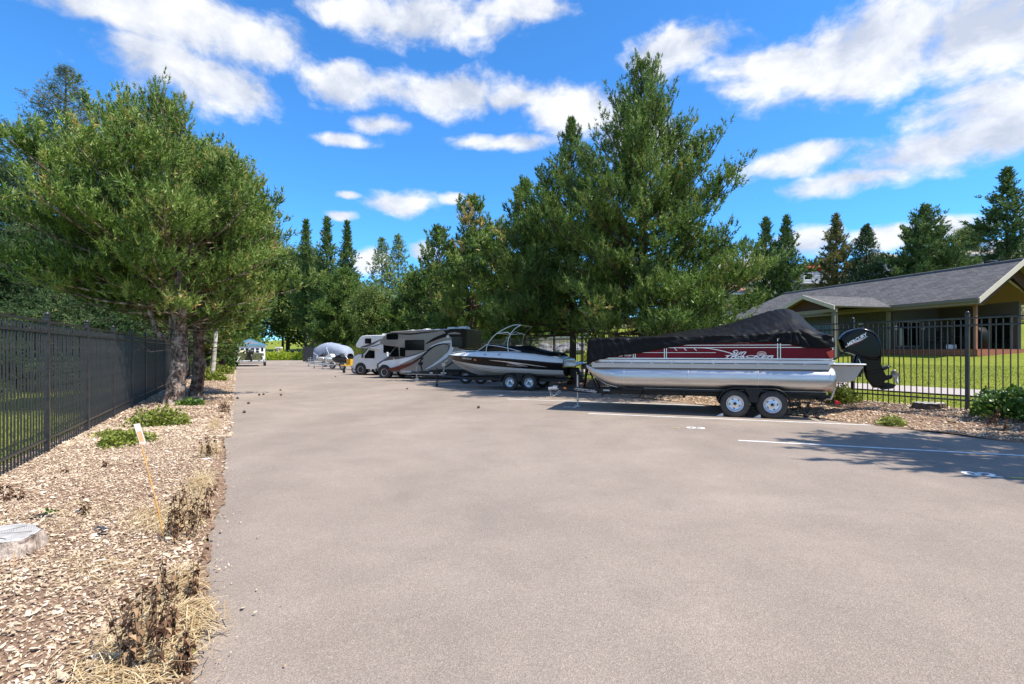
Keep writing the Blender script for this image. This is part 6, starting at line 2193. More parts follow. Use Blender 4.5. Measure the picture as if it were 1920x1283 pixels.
# dark gate panel and low fence at the lane end
x, y = view(578, 73)
gt = thing("gate_panel", "dark solid gate panel at the lane end beside the grey covered boat", "gate", (x, y, 0), 0.05)
for k in range(6):
    wbox(gt, "board", (-.62 + k * .25, 0, 1.15), (.24, .05, 2.1), M_fence)
wbox(gt, "frame", (0, .05, .2), (1.6, .06, .1), M_fence); wbox(gt, "frame", (0, .05, 2.1), (1.6, .06, .1), M_fence)
# pillar with lamp-like white box behind the hedge
x, y = view(523, 104)
z = float(terr(x, y))
pl_ = thing("kiosk", "small stone pillar with a white box behind the bright hedge", "pillar", (x, y, z), 0)
wbox(pl_, "pillar", (0, 0, .8), (.9, .9, 1.6), M_brick); wbox(pl_, "cap", (0, 0, 1.75), (1.1, 1.1, .3), M_whitep); wbox(pl_, "sign_box", (0, -.5, 1.0), (.5, .12, .7), M_whitep)
x, y = view(508, 98)
fz = float(terr(x, y))
ff_ = thing("rail_fence", "low dark rail fence behind the bright green hedge", "fence", (x, y, fz), 0)
for k in range(12):
    wbox(ff_, "post", (-9 + k * 1.7, 0, .75), (.12, .12, 1.5), M_fence)
for zz in (.5, 1.0, 1.4): wbox(ff_, "rail", (.3, 0, zz), (19, .06, .08), M_fence)

# ------------------------------------------------------------------ cars beyond the right fence
def car(px, Y, label, paint, kind, head):
    x, y = view(px, Y); z = float(terr(x, y))
    t = thing("parked_car", label, "car", (x, y, z), head)
    if kind == "suv":
        o = [(-2.3, .45), (2.3, .42), (2.38, .62), (2.3, .98), (1.3, 1.10), (.75, 1.66), (-1.9, 1.72), (-2.25, 1.2), (-2.35, .7)]
        win = [(1.05, 1.14), (.66, 1.58), (-1.8, 1.63), (-2.05, 1.16)]
    else:
        o = [(-2.7, .55), (2.6, .5), (2.72, .8), (2.6, 1.12), (1.5, 1.2), (1.0, 1.78), (-.5, 1.8), (-.75, 1.25), (-2.7, 1.22)]
        win = [(1.25, 1.24), (.92, 1.7), (-.4, 1.72), (-.55, 1.24)]
    m = MB(); m.puff(o, .92, steps=((1, .93), (.94, .98), (.8, 1), (-.8, 1), (-.94, .98), (-1, .93)), smooth=False); obj("body", m, paint, t, bevel=.05)
    for s_ in (1, -1):
        g = MB(); g.prism(win, s_ * .865, s_ * .90); obj("side_window", g, M_glass, t)
    g = MB()
    fx = win[0][0] + .12
    g.add([(fx + .10, .75, win[0][1]), (fx + .10, -.75, win[0][1]), (win[1][0] + .17, -.68, win[1][1]), (win[1][0] + .17, .68, win[1][1])], [(0, 1, 2, 3)]); obj("windscreen", g, M_glass, t)
    w_ = wheel(t, (1.45, .84, .35), .35, .22)
    for a, b2 in ((-1.4, .84), (1.45, -.84), (-1.4, -.84)): copy_wheel(w_, t, (a, b2, .35), b2 < 0)
    for s_ in (.6, -.6):
        g = MB(); g.box((o[3][0] + .03, s_, .82), (.05, .3, .14)); obj("headlight", g, M_whitep, t)
    return t


car(1048, 86, "white pickup truck parked beyond the fence, left of the dark pine trunk", M_white, "pickup", 2.9)
car(1086, 84, "dark blue car parked beyond the fence, right of the dark pine trunk", mat("dark_blue_paint", (.02, .035, .08), .25, 0, .1, 3, coat=.6), "suv", 2.7)
car(1012, 90, "silver car farthest left of those parked beyond the fence", mat("silver_paint", (.5, .5, .52), .3, .4, .05, 3, coat=.4), "suv", 3.0)
x, y = view(1035, 44)
M_wallb = mat("beige_retaining_wall", (.5, .42, .34), .9, 0, .12, 3, .3, 20)
x, y = view(1035, 80)
rw = thing("retaining_wall", "long low beige wall beyond the fence behind the speedboat", "wall", (x, y, float(terr(x, y))), -.12)
for k in range(8):
    wbox(rw, "wall_block", (-9.8 + k * 2.8, 0, .35), (2.78, .35, 1.3), M_wallb)
wbox(rw, "coping", (0, 0, 1.04), (22.6, .45, .08), M_whitep)
# boulders under the wall
M_rock = mat("grey_boulder", (.24, .235, .24), .9, 0, .25, 3, .8, 10)
bmesh_rocks = []
for v_ in range(3):
    mb = MB(); rings = []
    for k in range(6):
        ph = -PI / 2 + PI * k / 5
        rings.append([(math.cos(2 * PI * j / 9) * max(.03, math.cos(ph)) * .5 * (1 + rnd.uniform(-.22, .22)), math.sin(2 * PI * j / 9) * max(.03, math.cos(ph)) * .4 * (1 + rnd.uniform(-.22, .22)), math.sin(ph) * .33 + rnd.uniform(-.04, .04)) for j in range(9)])
    mb.loft(rings, smooth=False); me = mb.mesh("boulder"); fixn(me); me.materials.append(M_rock); bmesh_rocks.append(me)
for k in range(34):
    px = rnd.uniform(965, 1095); Y = rnd.uniform(52, 70)
    x, y = view(px, Y); o = bpy.data.objects.new("boulder", bmesh_rocks[k % 3]); link(o)
    s_ = rnd.uniform(1.2, 2.6); o.scale = (s_, s_ * rnd.uniform(.7, 1.1), s_ * rnd.uniform(.6, 1.0)); o.rotation_euler = (rnd.uniform(-.3, .3), rnd.uniform(-.3, .3), rnd.uniform(0, 6))
    o.location = (x, y, float(terr(x, y)) + .16 * s_)
    tag(o, "grey boulder among the rocks heaped beyond the right fence", "boulder", "boulders beyond the fence behind the speedboat")

# ------------------------------------------------------------------ the house on the right
def roofmat(name, c0, c1, c2, rowh=.14, tabw=.32):
    m, nt = newmat(name); L = nt.links.new; nn = nt.nodes.new
    out = nn("ShaderNodeOutputMaterial"); b = nn("ShaderNodeBsdfPrincipled"); L(b.outputs[0], out.inputs[0])
    uv = nn("ShaderNodeUVMap")
    bk = nn("ShaderNodeTexBrick"); L(uv.outputs[0], bk.inputs["Vector"])
    bk.inputs["Color1"].default_value = c0 + (1,); bk.inputs["Color2"].default_value = c1 + (1,); bk.inputs["Mortar"].default_value = c2 + (1,)
    bk.inputs["Scale"].default_value = 1.0; bk.inputs["Brick Width"].default_value = tabw; bk.inputs["Row Height"].default_value = rowh
    bk.inputs["Mortar Size"].default_value = .008; bk.inputs["Bias"].default_value = 0.0
    n = nn("ShaderNodeTexNoise"); n.inputs["Scale"].default_value = 1.2; n.inputs["Detail"].default_value = 6; L(uv.outputs[0], n.inputs["Vector"])
    r = nn("ShaderNodeMapRange"); r.inputs[3].default_value = .78; r.inputs[4].default_value = 1.22; L(n.outputs[0], r.inputs[0])
    x = nn("ShaderNodeMix"); x.data_type = "RGBA"; x.blend_type = "MULTIPLY"; x.inputs[0].default_value = 1; L(bk.outputs[0], x.inputs[6]); L(r.outputs[0], x.inputs[7])
    L(x.outputs[2], b.inputs["Base Color"]); b.inputs["Roughness"].default_value = .9; b.inputs["Specular IOR Level"].default_value = .2
    bp = nn("ShaderNodeBump"); bp.inputs["Strength"].default_value = .6; bp.inputs["Distance"].default_value = .02; L(bk.outputs["Fac"], bp.inputs["Height"]); bp.invert = True
    L(bp.outputs[0], b.inputs["Normal"])
    return m


M_shingle = roofmat("grey_asphalt_shingles", (.095, .092, .092), (.155, .148, .146), (.045, .044, .044), .145, .30)
M_shingle2 = roofmat("tan_shingles", (.30, .26, .21), (.36, .32, .27), (.2, .18, .15), .15, .3)
M_shingle3 = roofmat("brown_red_shingles", (.30, .17, .13), (.36, .21, .17), (.2, .12, .1), .15, .3)
M_siding = mat("olive_grey_siding", (.085, .08, .068), .75, 0, .08, 2, .1, 20)
M_fascia = mat("cream_fascia", (.55, .48, .39), .6, 0, .06, 4)
M_soffit = mat("tan_soffit", (.19, .145, .095), .75, 0, .06, 3)
M_gutter = mat("taupe_gutter", (.16, .14, .115), .5, 0, .08, 4)
M_redwood = mat("redwood_deck", (.30, .10, .05), .7, 0, .22, 5, .3, 40, stretch=(.3, 4, 4))
M_browng = mat("dark_brown_gable", (.075, .032, .020), .8, 0, .2, 4, .2, 30)
M_trimtan = mat("tan_trim", (.24, .21, .17), .6, 0, .08, 4)
M_curt = mat("pale_curtain", (.5, .48, .36), .9, 0, .1, 5)


def slab_uv(parent, name, quad, th, m_, under=None):
    """roof plane with thickness: quad = four points, eave left, eave right, ridge right, ridge left; uv in metres"""
    q = [Vector(v) for v in quad]
    n_ = (q[1] - q[0]).cross(q[3] - q[0]).normalized()
    if n_.z < 0: n_ = -n_
    lo = [v - n_ * th for v in q]
    me = bpy.data.meshes.new(name)
    me.from_pydata([tuple(v) for v in q + lo], [], [(0, 1, 2, 3), (7, 6, 5, 4), (0, 4, 5, 1), (1, 5, 6, 2), (2, 6, 7, 3), (3, 7, 4, 0)])
    uvl = me.uv_layers.new(name="UVMap")
    ex = (q[1] - q[0]).normalized(); ey = (q[3] - q[0]) - ex * (q[3] - q[0]).dot(ex); ey.normalize()
    for l in me.loops:
        v = Vector(me.vertices[l.vertex_index].co) - q[0]
        uvl.data[l.index].uv = (v.dot(ex), v.dot(ey))
    fixn(me)
    me.materials.append(m_)
    if under:
        me.materials.append(under)
        for p_ in me.polygons:
            if p_.normal.z < -.3: p_.material_index = 1
    o = bpy.data.objects.new(name, me); link(o, parent)
    return o


E0 = Vector((23.1, 25.3, 0)); Ax = Vector((-.2425, .970, 0)); Bx = Vector((.970, .2425, 0))
ZE, ZR, HW = 4.27, 6.28, 3.05
house = thing("house", "long low grey roofed house with olive siding beyond the lawn", "house", tuple(E0 + Vector((0, 0, 1.0))), math.atan2(Ax.y, Ax.x))
Zo = 1.0     # house root height; local x runs away along the eave, local y points towards the camera side (-B)


def HL(a, b, z):          # along eave a, into the house b, height z -> local
    return (a, -b, z - Zo)


LEN = 19.5
# main roof, front plane and back plane, hip at the far end
slab_uv(house, "roof", [HL(0, 0, ZE), HL(LEN, 0, ZE), HL(LEN - 3.4, HW, ZR), HL(0, HW, ZR)], .10, M_shingle, M_soffit)
slab_uv(house, "roof", [HL(LEN, 2 * HW, ZE), HL(0, 2 * HW, ZE), HL(0, HW + .002, ZR), HL(LEN - 3.4, HW + .002, ZR)], .10, M_shingle, M_soffit)
m = MB(); a_, b_2, c_2 = HL(LEN, .01, ZE), HL(LEN, 2 * HW - .01, ZE), HL(LEN - 3.41, HW, ZR - .01)
m.add([a_, b_2, c_2], [(0, 1, 2)]); obj("roof", m, M_roofdk, house)
m = MB(); m.tube([HL(0, HW, ZR + .02), HL(LEN - 3.4, HW, ZR + .02)], .07, 5, smooth=False); obj("ridge_cap", m, M_roofdk, house)
m = MB(); m.box(HL(LEN / 2, -.055, ZE - .10), (LEN, .11, .15)); obj("gutter", m, M_gutter, house)
m = MB(); m.box(HL(LEN / 2, .03, ZE - .24), (LEN - .1, .04, .14)); obj("fascia", m, M_trimtan, house)
# rakes of the near gable
for s_, (p0, p1) in enumerate(((HL(-.03, -.06, ZE - .06), HL(-.03, HW, ZR)), (HL(-.03, HW, ZR), HL(-.03, 2 * HW + .1, ZE - .06)))):
    p0, p1 = Vector(p0), Vector(p1); d_ = (p1 - p0); up = Vector((0, 0, 1))
    m = MB(); vs = []
    for x_ in (-.03, .03):
        for v, dz in ((p0, .04), (p1, .04), (p1, -.24), (p0, -.24)): vs.append((v.x + x_, v.y, v.z + dz))
    m.add(vs, [(0, 1, 2, 3), (4, 7, 6, 5), (0, 4, 5, 1), (1, 5, 6, 2), (2, 6, 7, 3), (3, 7, 4, 0)])
    obj("rake_board", m, M_fascia, house)
# soffit over the porch end
m = MB(); m.add([HL(.05, .05, ZE - .32), HL(5.2, .05, ZE - .32), HL(5.2, .7, ZE - .32), HL(.05, .7, ZE - .32)], [(0, 1, 2, 3)]); obj("soffit", m, M_soffit, house)
for (q0, q1) in (((0.05, .30), (5.2, HW)),):
    m = MB()
    m.add([HL(1.1, .35, ZE - .10), HL(5.2, .35, ZE - .10), HL(5.2, HW, ZR - .35), HL(1.1, HW, ZR - .35)], [(0, 1, 2, 3)])
    m.add([HL(1.1, 2 * HW - .35, ZE - .10), HL(5.2, 2 * HW - .35, ZE - .10), HL(5.2, HW, ZR - .35), HL(1.1, HW, ZR - .35)], [(3, 2, 1, 0)])
    obj("porch_ceiling", m, M_soffit, house)
# dark gable panel inside the porch gable
m = MB(); m.prism([(0, 0)] * 0 or [(-HW, 0)], 0, 0) if False else None
m = MB()
for a__ in (.5, .6):
    m.add([HL(a__, .2, ZE - .12), HL(a__, HW, ZR - .14), HL(a__, HW, ZR - .85), HL(a__, .9, ZE - .36)], [(0, 1, 2, 3)]); m.add([HL(a__, 2 * HW - .2, ZE - .12), HL(a__, HW, ZR - .14), HL(a__, HW, ZR - .85), HL(a__, 2 * HW - .9, ZE - .36)], [(3, 2, 1, 0)])
obj("gable_panel", m, M_browng, house)
# beams and inner arch of the porch
m = MB()
for b0, b1, z0, z1 in ((.45, HW, ZE - .30, ZR - .95), (HW, 2 * HW - .45, ZR - .95, ZE - .30)):
    p0, p1 = Vector(HL(.7, b0, z0)), Vector(HL(.7, b1, z1))
    m.tube([p0, p1], .07, 4, smooth=False)
obj("porch_beam", m, M_trimtan, house)
m = MB(); m.add([HL(.78, .4, ZE - .34), HL(.78, 2 * HW - .4, ZE - .34), HL(.78, HW, ZR - 1.0)], [(0, 1, 2)]); None
# walls
GZ = 1.28
wall = MB()
wall.box(HL((LEN + 5.2) / 2 - .3, HW, (ZE - .1 + GZ) / 2), (LEN - 5.8, 2 * HW - 1.4, ZE - GZ - .1))
obj("wall", wall, M_siding, house)
back = MB(); back.box(HL(3.2, 4.4, (ZE + GZ) / 2), (4.4, .15, ZE - GZ)); obj("porch_wall", back, M_siding, house)
back = MB(); back.box(HL(5.15, 2.6, (ZE + GZ) / 2), (.15, 3.6, ZE - GZ)); obj("porch_wall", back, M_siding, house)
# board siding in front of the wall, one board each
plank_wall(house, HL(5.3, .675, 0), HL(LEN - .6, .675, 0), GZ - Zo, ZE - .12 - Zo, .31, M_siding, "siding_board", .03)
wbox(house, "corner_post", HL(5.25, .66, (ZE + GZ) / 2 - .05), (.17, .17, ZE - GZ - .1), M_trimtan)
wbox(house, "foundation", HL(12.0, .64, GZ + .04), (13.6, .10, .16), M_gutter)


def hwin(a0, a1, z0, z1, b=.63, n=2):
    m = MB()
    w_ = .07
    for c_, d_ in ((((a0 + a1) / 2, z1), (a1 - a0 + w_ * 2, w_)), (((a0 + a1) / 2, z0), (a1 - a0 + w_ * 2, w_)), ((a0, (z0 + z1) / 2), (w_, z1 - z0)), ((a1, (z0 + z1) / 2), (w_, z1 - z0))):
        m.box(HL(c_[0], b, c_[1]), (d_[0], .06, d_[1]))
    for k in range(1, n):
        m.box(HL(a0 + (a1 - a0) * k / n, b, (z0 + z1) / 2), (.05, .06, z1 - z0))
    wo_ = obj("window", m, M_trimtan, house)
    g = MB(); g.box(HL((a0 + a1) / 2, b + .01, (z0 + z1) / 2), (a1 - a0, .02, z1 - z0)); obj("pane", g, M_glass, wo_)
    return wo_


hwin(9.1, 11.0, 2.2, 3.45)
hwin(15.0, 16.4, 2.3, 3.4)
# glazed porch doors in the recessed wall, seen through the fence
m = MB()
for a in (1.3, 2.3, 3.3, 4.3): m.box(HL(a, 4.28, 2.45), (.09, .06, 2.1))
m.box(HL(2.8, 4.28, 3.5), (3.1, .06, .09))
dr = obj("patio_door", m, M_trimtan, house)
g = MB(); g.box(HL(2.8, 4.31, 2.45), (3.0, .02, 2.05)); obj("pane", g, M_glass, dr)
m = MB()
for b in (1.0, 1.9, 2.8): m.box(HL(5.05, b, 2.6), (.06, .07, 1.5))
m.box(HL(5.05, 1.9, 3.36), (.06, 1.9, .07)); m.box(HL(5.05, 1.9, 1.9), (.06, 1.9, .07))
wd_ = obj("window", m, M_trimtan, house)
g = MB(); g.box(HL(5.07, 1.9, 2.6), (.02, 1.8, 1.45)); obj("pane", g, M_glass, wd_)
g = MB(); g.box(HL(5.055, 1.35, 2.5), (.02, .34, 1.1)); obj("curtain", g, M_curt, wd_)
for a, b in ((.55, .55), (.55, 2 * HW - .55)):
    wbox(house, "porch_post", HL(a, b, (ZE + GZ) / 2 - .1), (.13, .13, ZE - GZ - .3), mat("stained_post", (.24, .11, .065), .7, 0, .15, 5))
for k in range(18):
    wbox(house, "deck_board", HL(2.7, .25 + k * .30, 1.70), (5.0, .285, .035), M_redwood)
wbox(house, "deck_skirt", HL(2.7, .09, 1.53), (5.1, .03, .30), M_redwood)
wbox(house, "deck_skirt", HL(.14, 5.0, 1.53), (.03, 9.9, .30), M_redwood)
m = MB(); m.revolve([(0, .09), (.03, .08), (.04, .001)], HL(2.2, 1.2, ZE + .22), "z", 12); obj("ceiling_lamp", m, M_whitep, house)
for a, b, z in ((5.0, .9, 3.0), (4.98, 2.95, 3.0)): wbox(house, "wall_lamp", HL(a, b, z), (.1, .12, .22), M_whitep)
wbox(house, "security_light", HL(7.0, .58, 3.35), (.22, .12, .16), M_whitep)
# cross gable porch
Cx, Zp0, Zp1 = Vector((17.4, 30.6, 0)), 4.05, 4.93


def toL(v, z):
    d_ = Vector((v[0], v[1], 0)) - E0
    return (d_.dot(Ax), -d_.dot(Bx), z - Zo)


ca = (Cx - E0).dot(Ax); cb = (Cx - E0).dot(Bx)
hw = 2.15
yv = (Zp1 - ZE) / ((ZR - ZE) / HW)
slab_uv(house, "entry_roof", [HL(ca - hw, .0, Zp0 + .1), HL(ca - hw, cb, Zp0 + .1), HL(ca, cb, Zp1), HL(ca, yv, Zp1)], .08, M_shingle, M_soffit)
slab_uv(house, "entry_roof", [HL(ca + hw, cb, Zp0 + .1), HL(ca + hw, .0, Zp0 + .1), HL(ca, yv, Zp1), HL(ca, cb, Zp1)], .08, M_shingle, M_soffit)
for s_ in (-1, 1):
    m = MB(); p0, p1 = Vector(HL(ca, cb - .04, Zp1)), Vector(HL(ca + s_ * (hw + .08), cb - .04, Zp0 + .07)); vs = []
    for y_ in (-.03, .03):
        for v, dz in ((p0, .03), (p1, .03), (p1, -.20), (p0, -.20)): vs.append((v.x, v.y + y_, v.z + dz))
    m.add(vs, [(0, 1, 2, 3), (4, 7, 6, 5), (0, 4, 5, 1), (1, 5, 6, 2), (2, 6, 7, 3), (3, 7, 4, 0)]); obj("rake_board", m, M_fascia, house)
m = MB(); m.add([HL(ca - hw + .15, cb + .35, Zp0 - .02), HL(ca + hw - .15, cb + .35, Zp0 - .02), HL(ca, cb + .35, Zp1 - .12)], [(0, 1, 2)]); obj("gable_panel", m, M_browng, house)
wbox(house, "entry_beam", HL(ca, cb + .3, Zp0 - .13), (hw * 2 - .2, .12, .18), M_trimtan)
for s_ in (-1, 1): wbox(house, "entry_post", HL(ca + s_ * (hw - .3), cb + .35, (Zp0 + GZ) / 2 - .3), (.2, .2, Zp0 - GZ + .4), M_gutter)
m = MB(); m.tube([HL(ca - hw + .2, cb + .4, Zp0 - .1), HL(ca - hw + .2, cb + .5, 1.2)], .035, 6); obj("downpipe", m, M_gutter, house)

# porch furniture
M_wick = mat("black_patio_metal", (.015, .015, .017), .6, 0, .3, 12)


def hpos(a, b, z): return tuple(E0 + Ax * a + Bx * b + Vector((0, 0, z)))


HR = math.atan2(Ax.y, Ax.x)
gl = thing("barbecue_grill", "black covered grill standing on the house deck beside the porch post", "grill", hpos(1.0, 1.3, 1.72), HR)
m = MB(); m.puff([(-.45, .0), (.45, .0), (.47, .7), (.40, 1.0), (.1, 1.15), (-.25, 1.12), (-.46, .8)], .3); obj("cover", m, M_cloth, gl)
m = MB(); m.tube([(.1, 0, 1.1), (.1, 0, 1.5)], .09, 8); obj("chimney", m, M_lead, gl)
for a, b, lb in ((2.6, 1.2, "black patio chair on the deck left of the post"), (3.6, 2.0, "black patio chair nearest the olive corner wall")):
    c_ = thing("patio_chair", lb, "chair", hpos(a, b, 1.72), HR + 1.2)
    m = MB(); m.rbox((0, 0, .42), (.55, .55, .08), .02); obj("seat", m, M_wick, c_)
    m = MB(); m.rbox((-.27, 0, .72), (.06, .55, .6), .02); obj("backrest", m, M_wick, c_)
    for sx_, sy_ in ((1, 1), (1, -1), (-1, 1), (-1, -1)):
        m = MB(); m.tube([(sx_ * .24, sy_ * .24, 0), (sx_ * .24, sy_ * .24, .62 if sx_ > 0 else .4)], .018, 6); obj("leg", m, M_wick, c_)
    for sy_ in (1, -1):
        m = MB(); m.box((0, sy_ * .26, .63), (.52, .05, .03)); obj("armrest", m, M_wick, c_)
tb = thing("patio_table", "low dark patio table between the deck chairs", "table", hpos(3.0, 2.9, 1.72), HR)
m = MB(); m.rbox((0, 0, .70), (1.1, .8, .04), .01); obj("tabletop", m, M_wick, tb)
for sx_, sy_ in ((1, 1), (1, -1), (-1, 1), (-1, -1)):
    m = MB(); m.tube([(sx_ * .48, sy_ * .34, 0), (sx_ * .48, sy_ * .34, .69)], .02, 6); obj("leg", m, M_wick, tb)
bx_ = MB(); bx_.rbox((0, 0, .12), (.4, .25, .24), .02); o = obj("cooler", bx_, M_whitep); o.location = hpos(2.0, 1.0, 1.72); tag(o, "small white cooler on the deck by the porch post", "cooler")

# ------------------------------------------------------------------ houses on the hill
def hill_house(px, Y, zb, w, d, h, label, wm, rm, rise, rz=0.0, deck=False, wins=3, storeys=1):
    x, y = view(px, Y)
    t = thing("hillside_house", label, "house", (x, y, zb), rz)
    wbox(t, "wall", (0, d / 2, h / 2 - 2), (w, d, h + 4), wm)
    q = w / 2 + .5
    slab_uv(t, "roof", [(-q, -.5, h), (q, -.5, h), (q - rise * 1.2, d / 2, h + rise), (-q + rise * 1.2, d / 2, h + rise)], .2, rm)
    m = MB(); m.add([(q, -.5, h), (q, d + .5, h), (q - rise * 1.2, d / 2, h + rise)], [(0, 1, 2)]); m.add([(-q, -.5, h), (-q, d + .5, h), (-q + rise * 1.2, d / 2, h + rise)], [(2, 1, 0)])
    m.add([(-q, d + .5, h), (q, d + .5, h), (q - rise * 1.2, d / 2, h + rise), (-q + rise * 1.2, d / 2, h + rise)], [(3, 2, 1, 0)])
    for i in range(3): pass
    obj("roof_back", m, rm, t)
    m = MB(); m.box((0, -.52, h - .1), (w + 1, .08, .25)); obj("fascia", m, M_whitep, t)
    for s_ in range(storeys):
        zz = h - 1.4 - s_ * 3.0
        for k in range(wins):
            xx = -w / 2 + w * (k + .7) / (wins + .4)
            f = MB(); f.box((xx, -.04, zz), (1.5, .1, 1.2)); fo = obj("window", f, M_whitep, t)
            g = MB(); g.box((xx, -.10, zz), (1.25, .03, .95)); obj("pane", g, M_glass, fo)
        if deck:
            zz2 = zz - 1.3
            wbox(t, "balcony_floor", (0, -1.2, zz2), (w, 2.4, .2), M_whitep)
            m = MB()
            for k in range(int(w / 1.4) + 1): m.box((-w / 2 + k * 1.4, -2.35, zz2 + .55), (.07, .07, 1.0))
            m.box((0, -2.35, zz2 + 1.08), (w, .07, .07)); m.box((0, -2.35, zz2 + .5), (w, .05, .05))
            obj("balcony_rail", m, M_whitep, t)
    return t


M_wbeige = mat("beige_house_wall", (.42, .38, .32), .8, 0, .06, 2)
M_wgrey = mat("grey_house_wall", (.34, .36, .37), .8, 0, .06, 2)
M_wblue = mat("blue_grey_house_wall", (.22, .28, .34), .8, 0, .06, 2)
hill_house(1402, 84, 8.0, 9, 8, 7.4, "beige two storey hillside house left of the paired pines", M_wbeige, M_shingle2, 1.6, -.1, True, 3, 2)
hill_house(1834, 67, 12.3, 5.6, 6, 1.9, "blue grey hillside house with tan roof above the roof peak", M_wblue, M_shingle2, 1.1, -.35, True, 2, 1)
hill_house(1684, 72, 12.0, 4.5, 6, 2.6, "pale grey hillside house partly hidden left of the wide pine", M_wgrey, M_shingle2, 1.4, .2, True, 1, 1)
hh = hill_house(1532, 84, 11.4, 7, 8, 3.8, "small hillside house with dark eaves behind the red umbrella", M_wgrey, M_roofdk, 1.3, 0, True, 2, 1)
hill_house(1362, 62, 5.6, 7, 8, 3.0, "low house with brown red roof behind the tall pine's right flank", M_wbeige, M_shingle3, 2.2, .1, False, 2, 1)
x, y = view(1521, 78)
um = thing("patio_umbrella", "bright red patio umbrella on the hillside between two pines", "umbrella", (x, y, 11.9), 0)
m = MB(); m.revolve([(0, 1.75), (.12, 1.7), (.75, .9), (1.15, .05)], (0, 0, 2.0), "z", 8, caps=False, smooth=False)
obj("canopy", m, mat("red_umbrella_cloth", (.62, .02, .03), .8, 0, .08, 3), um)
m = MB(); m.tube([(0, 0, 0), (0, 0, 3.1)], .04, 6); obj("pole", m, M_whitep, um)
tr_ = MB(); 
x, y = view(1895, 70)
vv = thing("parked_van", "white van parked beside the blue grey hillside house", "van", (x - 1.2, y, float(terr(x, y)) + 1.0), .2)
m = MB(); m.puff([(-2.4, .4), (2.4, .4), (2.5, 1.1), (1.6, 1.3), (1.1, 2.1), (-2.4, 2.15)], .95); obj("body", m, M_white, vv)
m = MB(); m.prism([(1.3, 1.35), (.95, 1.95), (-.2, 1.95), (-.2, 1.35)], -.99, -.94); obj("side_window", m, M_glass, vv)
w_ = wheel(vv, (1.5, -.85, .35), .35, .2, flip=True); copy_wheel(w_, vv, (-1.5, -.85, .35), True)

# ------------------------------------------------------------------ shrubs, weeds, stumps and small things
M_shrub = attr_mat("shrub_leaves", [(0.0, (0.06, 0.10, 0.012)), (0.5, (0.17, 0.22, 0.03)), (1.0, (0.34, 0.36, 0.07))], rough=.5, trans=.3, young=(.3, .36, .08))
M_shrubd = attr_mat("dark_shrub_leaves", [(0.0, (0.03, 0.075, 0.012)), (0.5, (0.07, 0.15, 0.02)), (1.0, (0.15, 0.25, 0.04))], rough=.4, trans=.3, young=(.25, .32, .07), spec=.5)
M_deadleaf = attr_mat("withered_leaves", [(0.0, (0.05, 0.028, 0.018)), (0.45, (0.15, 0.085, 0.05)), (0.8, (0.30, 0.19, 0.11)), (1.0, (0.48, 0.34, 0.2))], rough=.9, trans=.15)
M_straw = attr_mat("dry_straw", [(0.0, (0.34, 0.23, 0.11)), (0.5, (0.58, 0.44, 0.25)), (1.0, (0.78, 0.66, 0.44))], rough=.8, trans=.3)
M_twig = mat("brown_twig", (.12, .07, .045), .9, 0, .3, 20)


def leaf_cloud(name, n, rx, ry, h, leaf, m_, seed, flat=.35, trans_up=.6):
    g = np.random.default_rng(seed)
    d = g.normal(0, 1, (n, 3)); d /= np.linalg.norm(d, axis=1, keepdims=True)
    r = g.uniform(0, 1, n) ** .4
    c = d * r[:, None]; c[:, 2] = np.abs(c[:, 2])
    # lumps
    lump = 1 + .22 * np.sin(c[:, 0] * 6 + seed) * np.cos(c[:, 1] * 7 + seed)
    c = c * lump[:, None] * np.array([rx, ry, h])
    u = d + g.normal(0, .6, (n, 3)); u[:, 2] += trans_up; u /= np.linalg.norm(u, axis=1, keepdims=True)
    v = np.cross(u, g.normal(0, 1, (n, 3))); v /= np.linalg.norm(v, axis=1, keepdims=True)
    s_ = leaf * g.uniform(.6, 1.3, (n, 1))
    w = v * s_ * .38
    V = np.stack([c - u * s_ * .5, c + w + u * s_ * .02, c + u * s_ * .5, c - w + u * s_ * .02], 1).reshape(-1, 3)
    V[:, 2] = np.maximum(V[:, 2], .0)
    F = np.arange(4 * n).reshape(-1, 4)
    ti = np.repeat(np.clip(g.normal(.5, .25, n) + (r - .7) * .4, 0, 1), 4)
    me = np_mesh(name, V, F, {"tint": ti, "young": np.repeat((g.uniform(0, 1, n) > .85).astype(float), 4)})
    me.materials.append(m_)
    return me


def shrub(label, x, y, z, rx, ry, h, n, leaf, m_, seed, name="shrub", cat="shrub"):
    t = thing(name, label, cat, (x, y, z), seed * .7)
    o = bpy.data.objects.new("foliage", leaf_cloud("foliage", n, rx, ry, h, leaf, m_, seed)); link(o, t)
    s_ = MB(); r = random.Random(seed)
    for k in range(7):
        a = r.uniform(0, 6.28); s_.tube([(0, 0, -.02), (math.cos(a) * rx * .3, math.sin(a) * ry * .3, h * .45), (math.cos(a) * rx * .6, math.sin(a) * ry * .6, h * .75)], [.012, .008, .003], 4)
    obj("stem", s_, M_twig, t)
    return t


def gpos(px, py, dz=0.0):
    Y = 960 * EYE / (py - 658.0)
    x, y = view(px, Y)
    return x, y


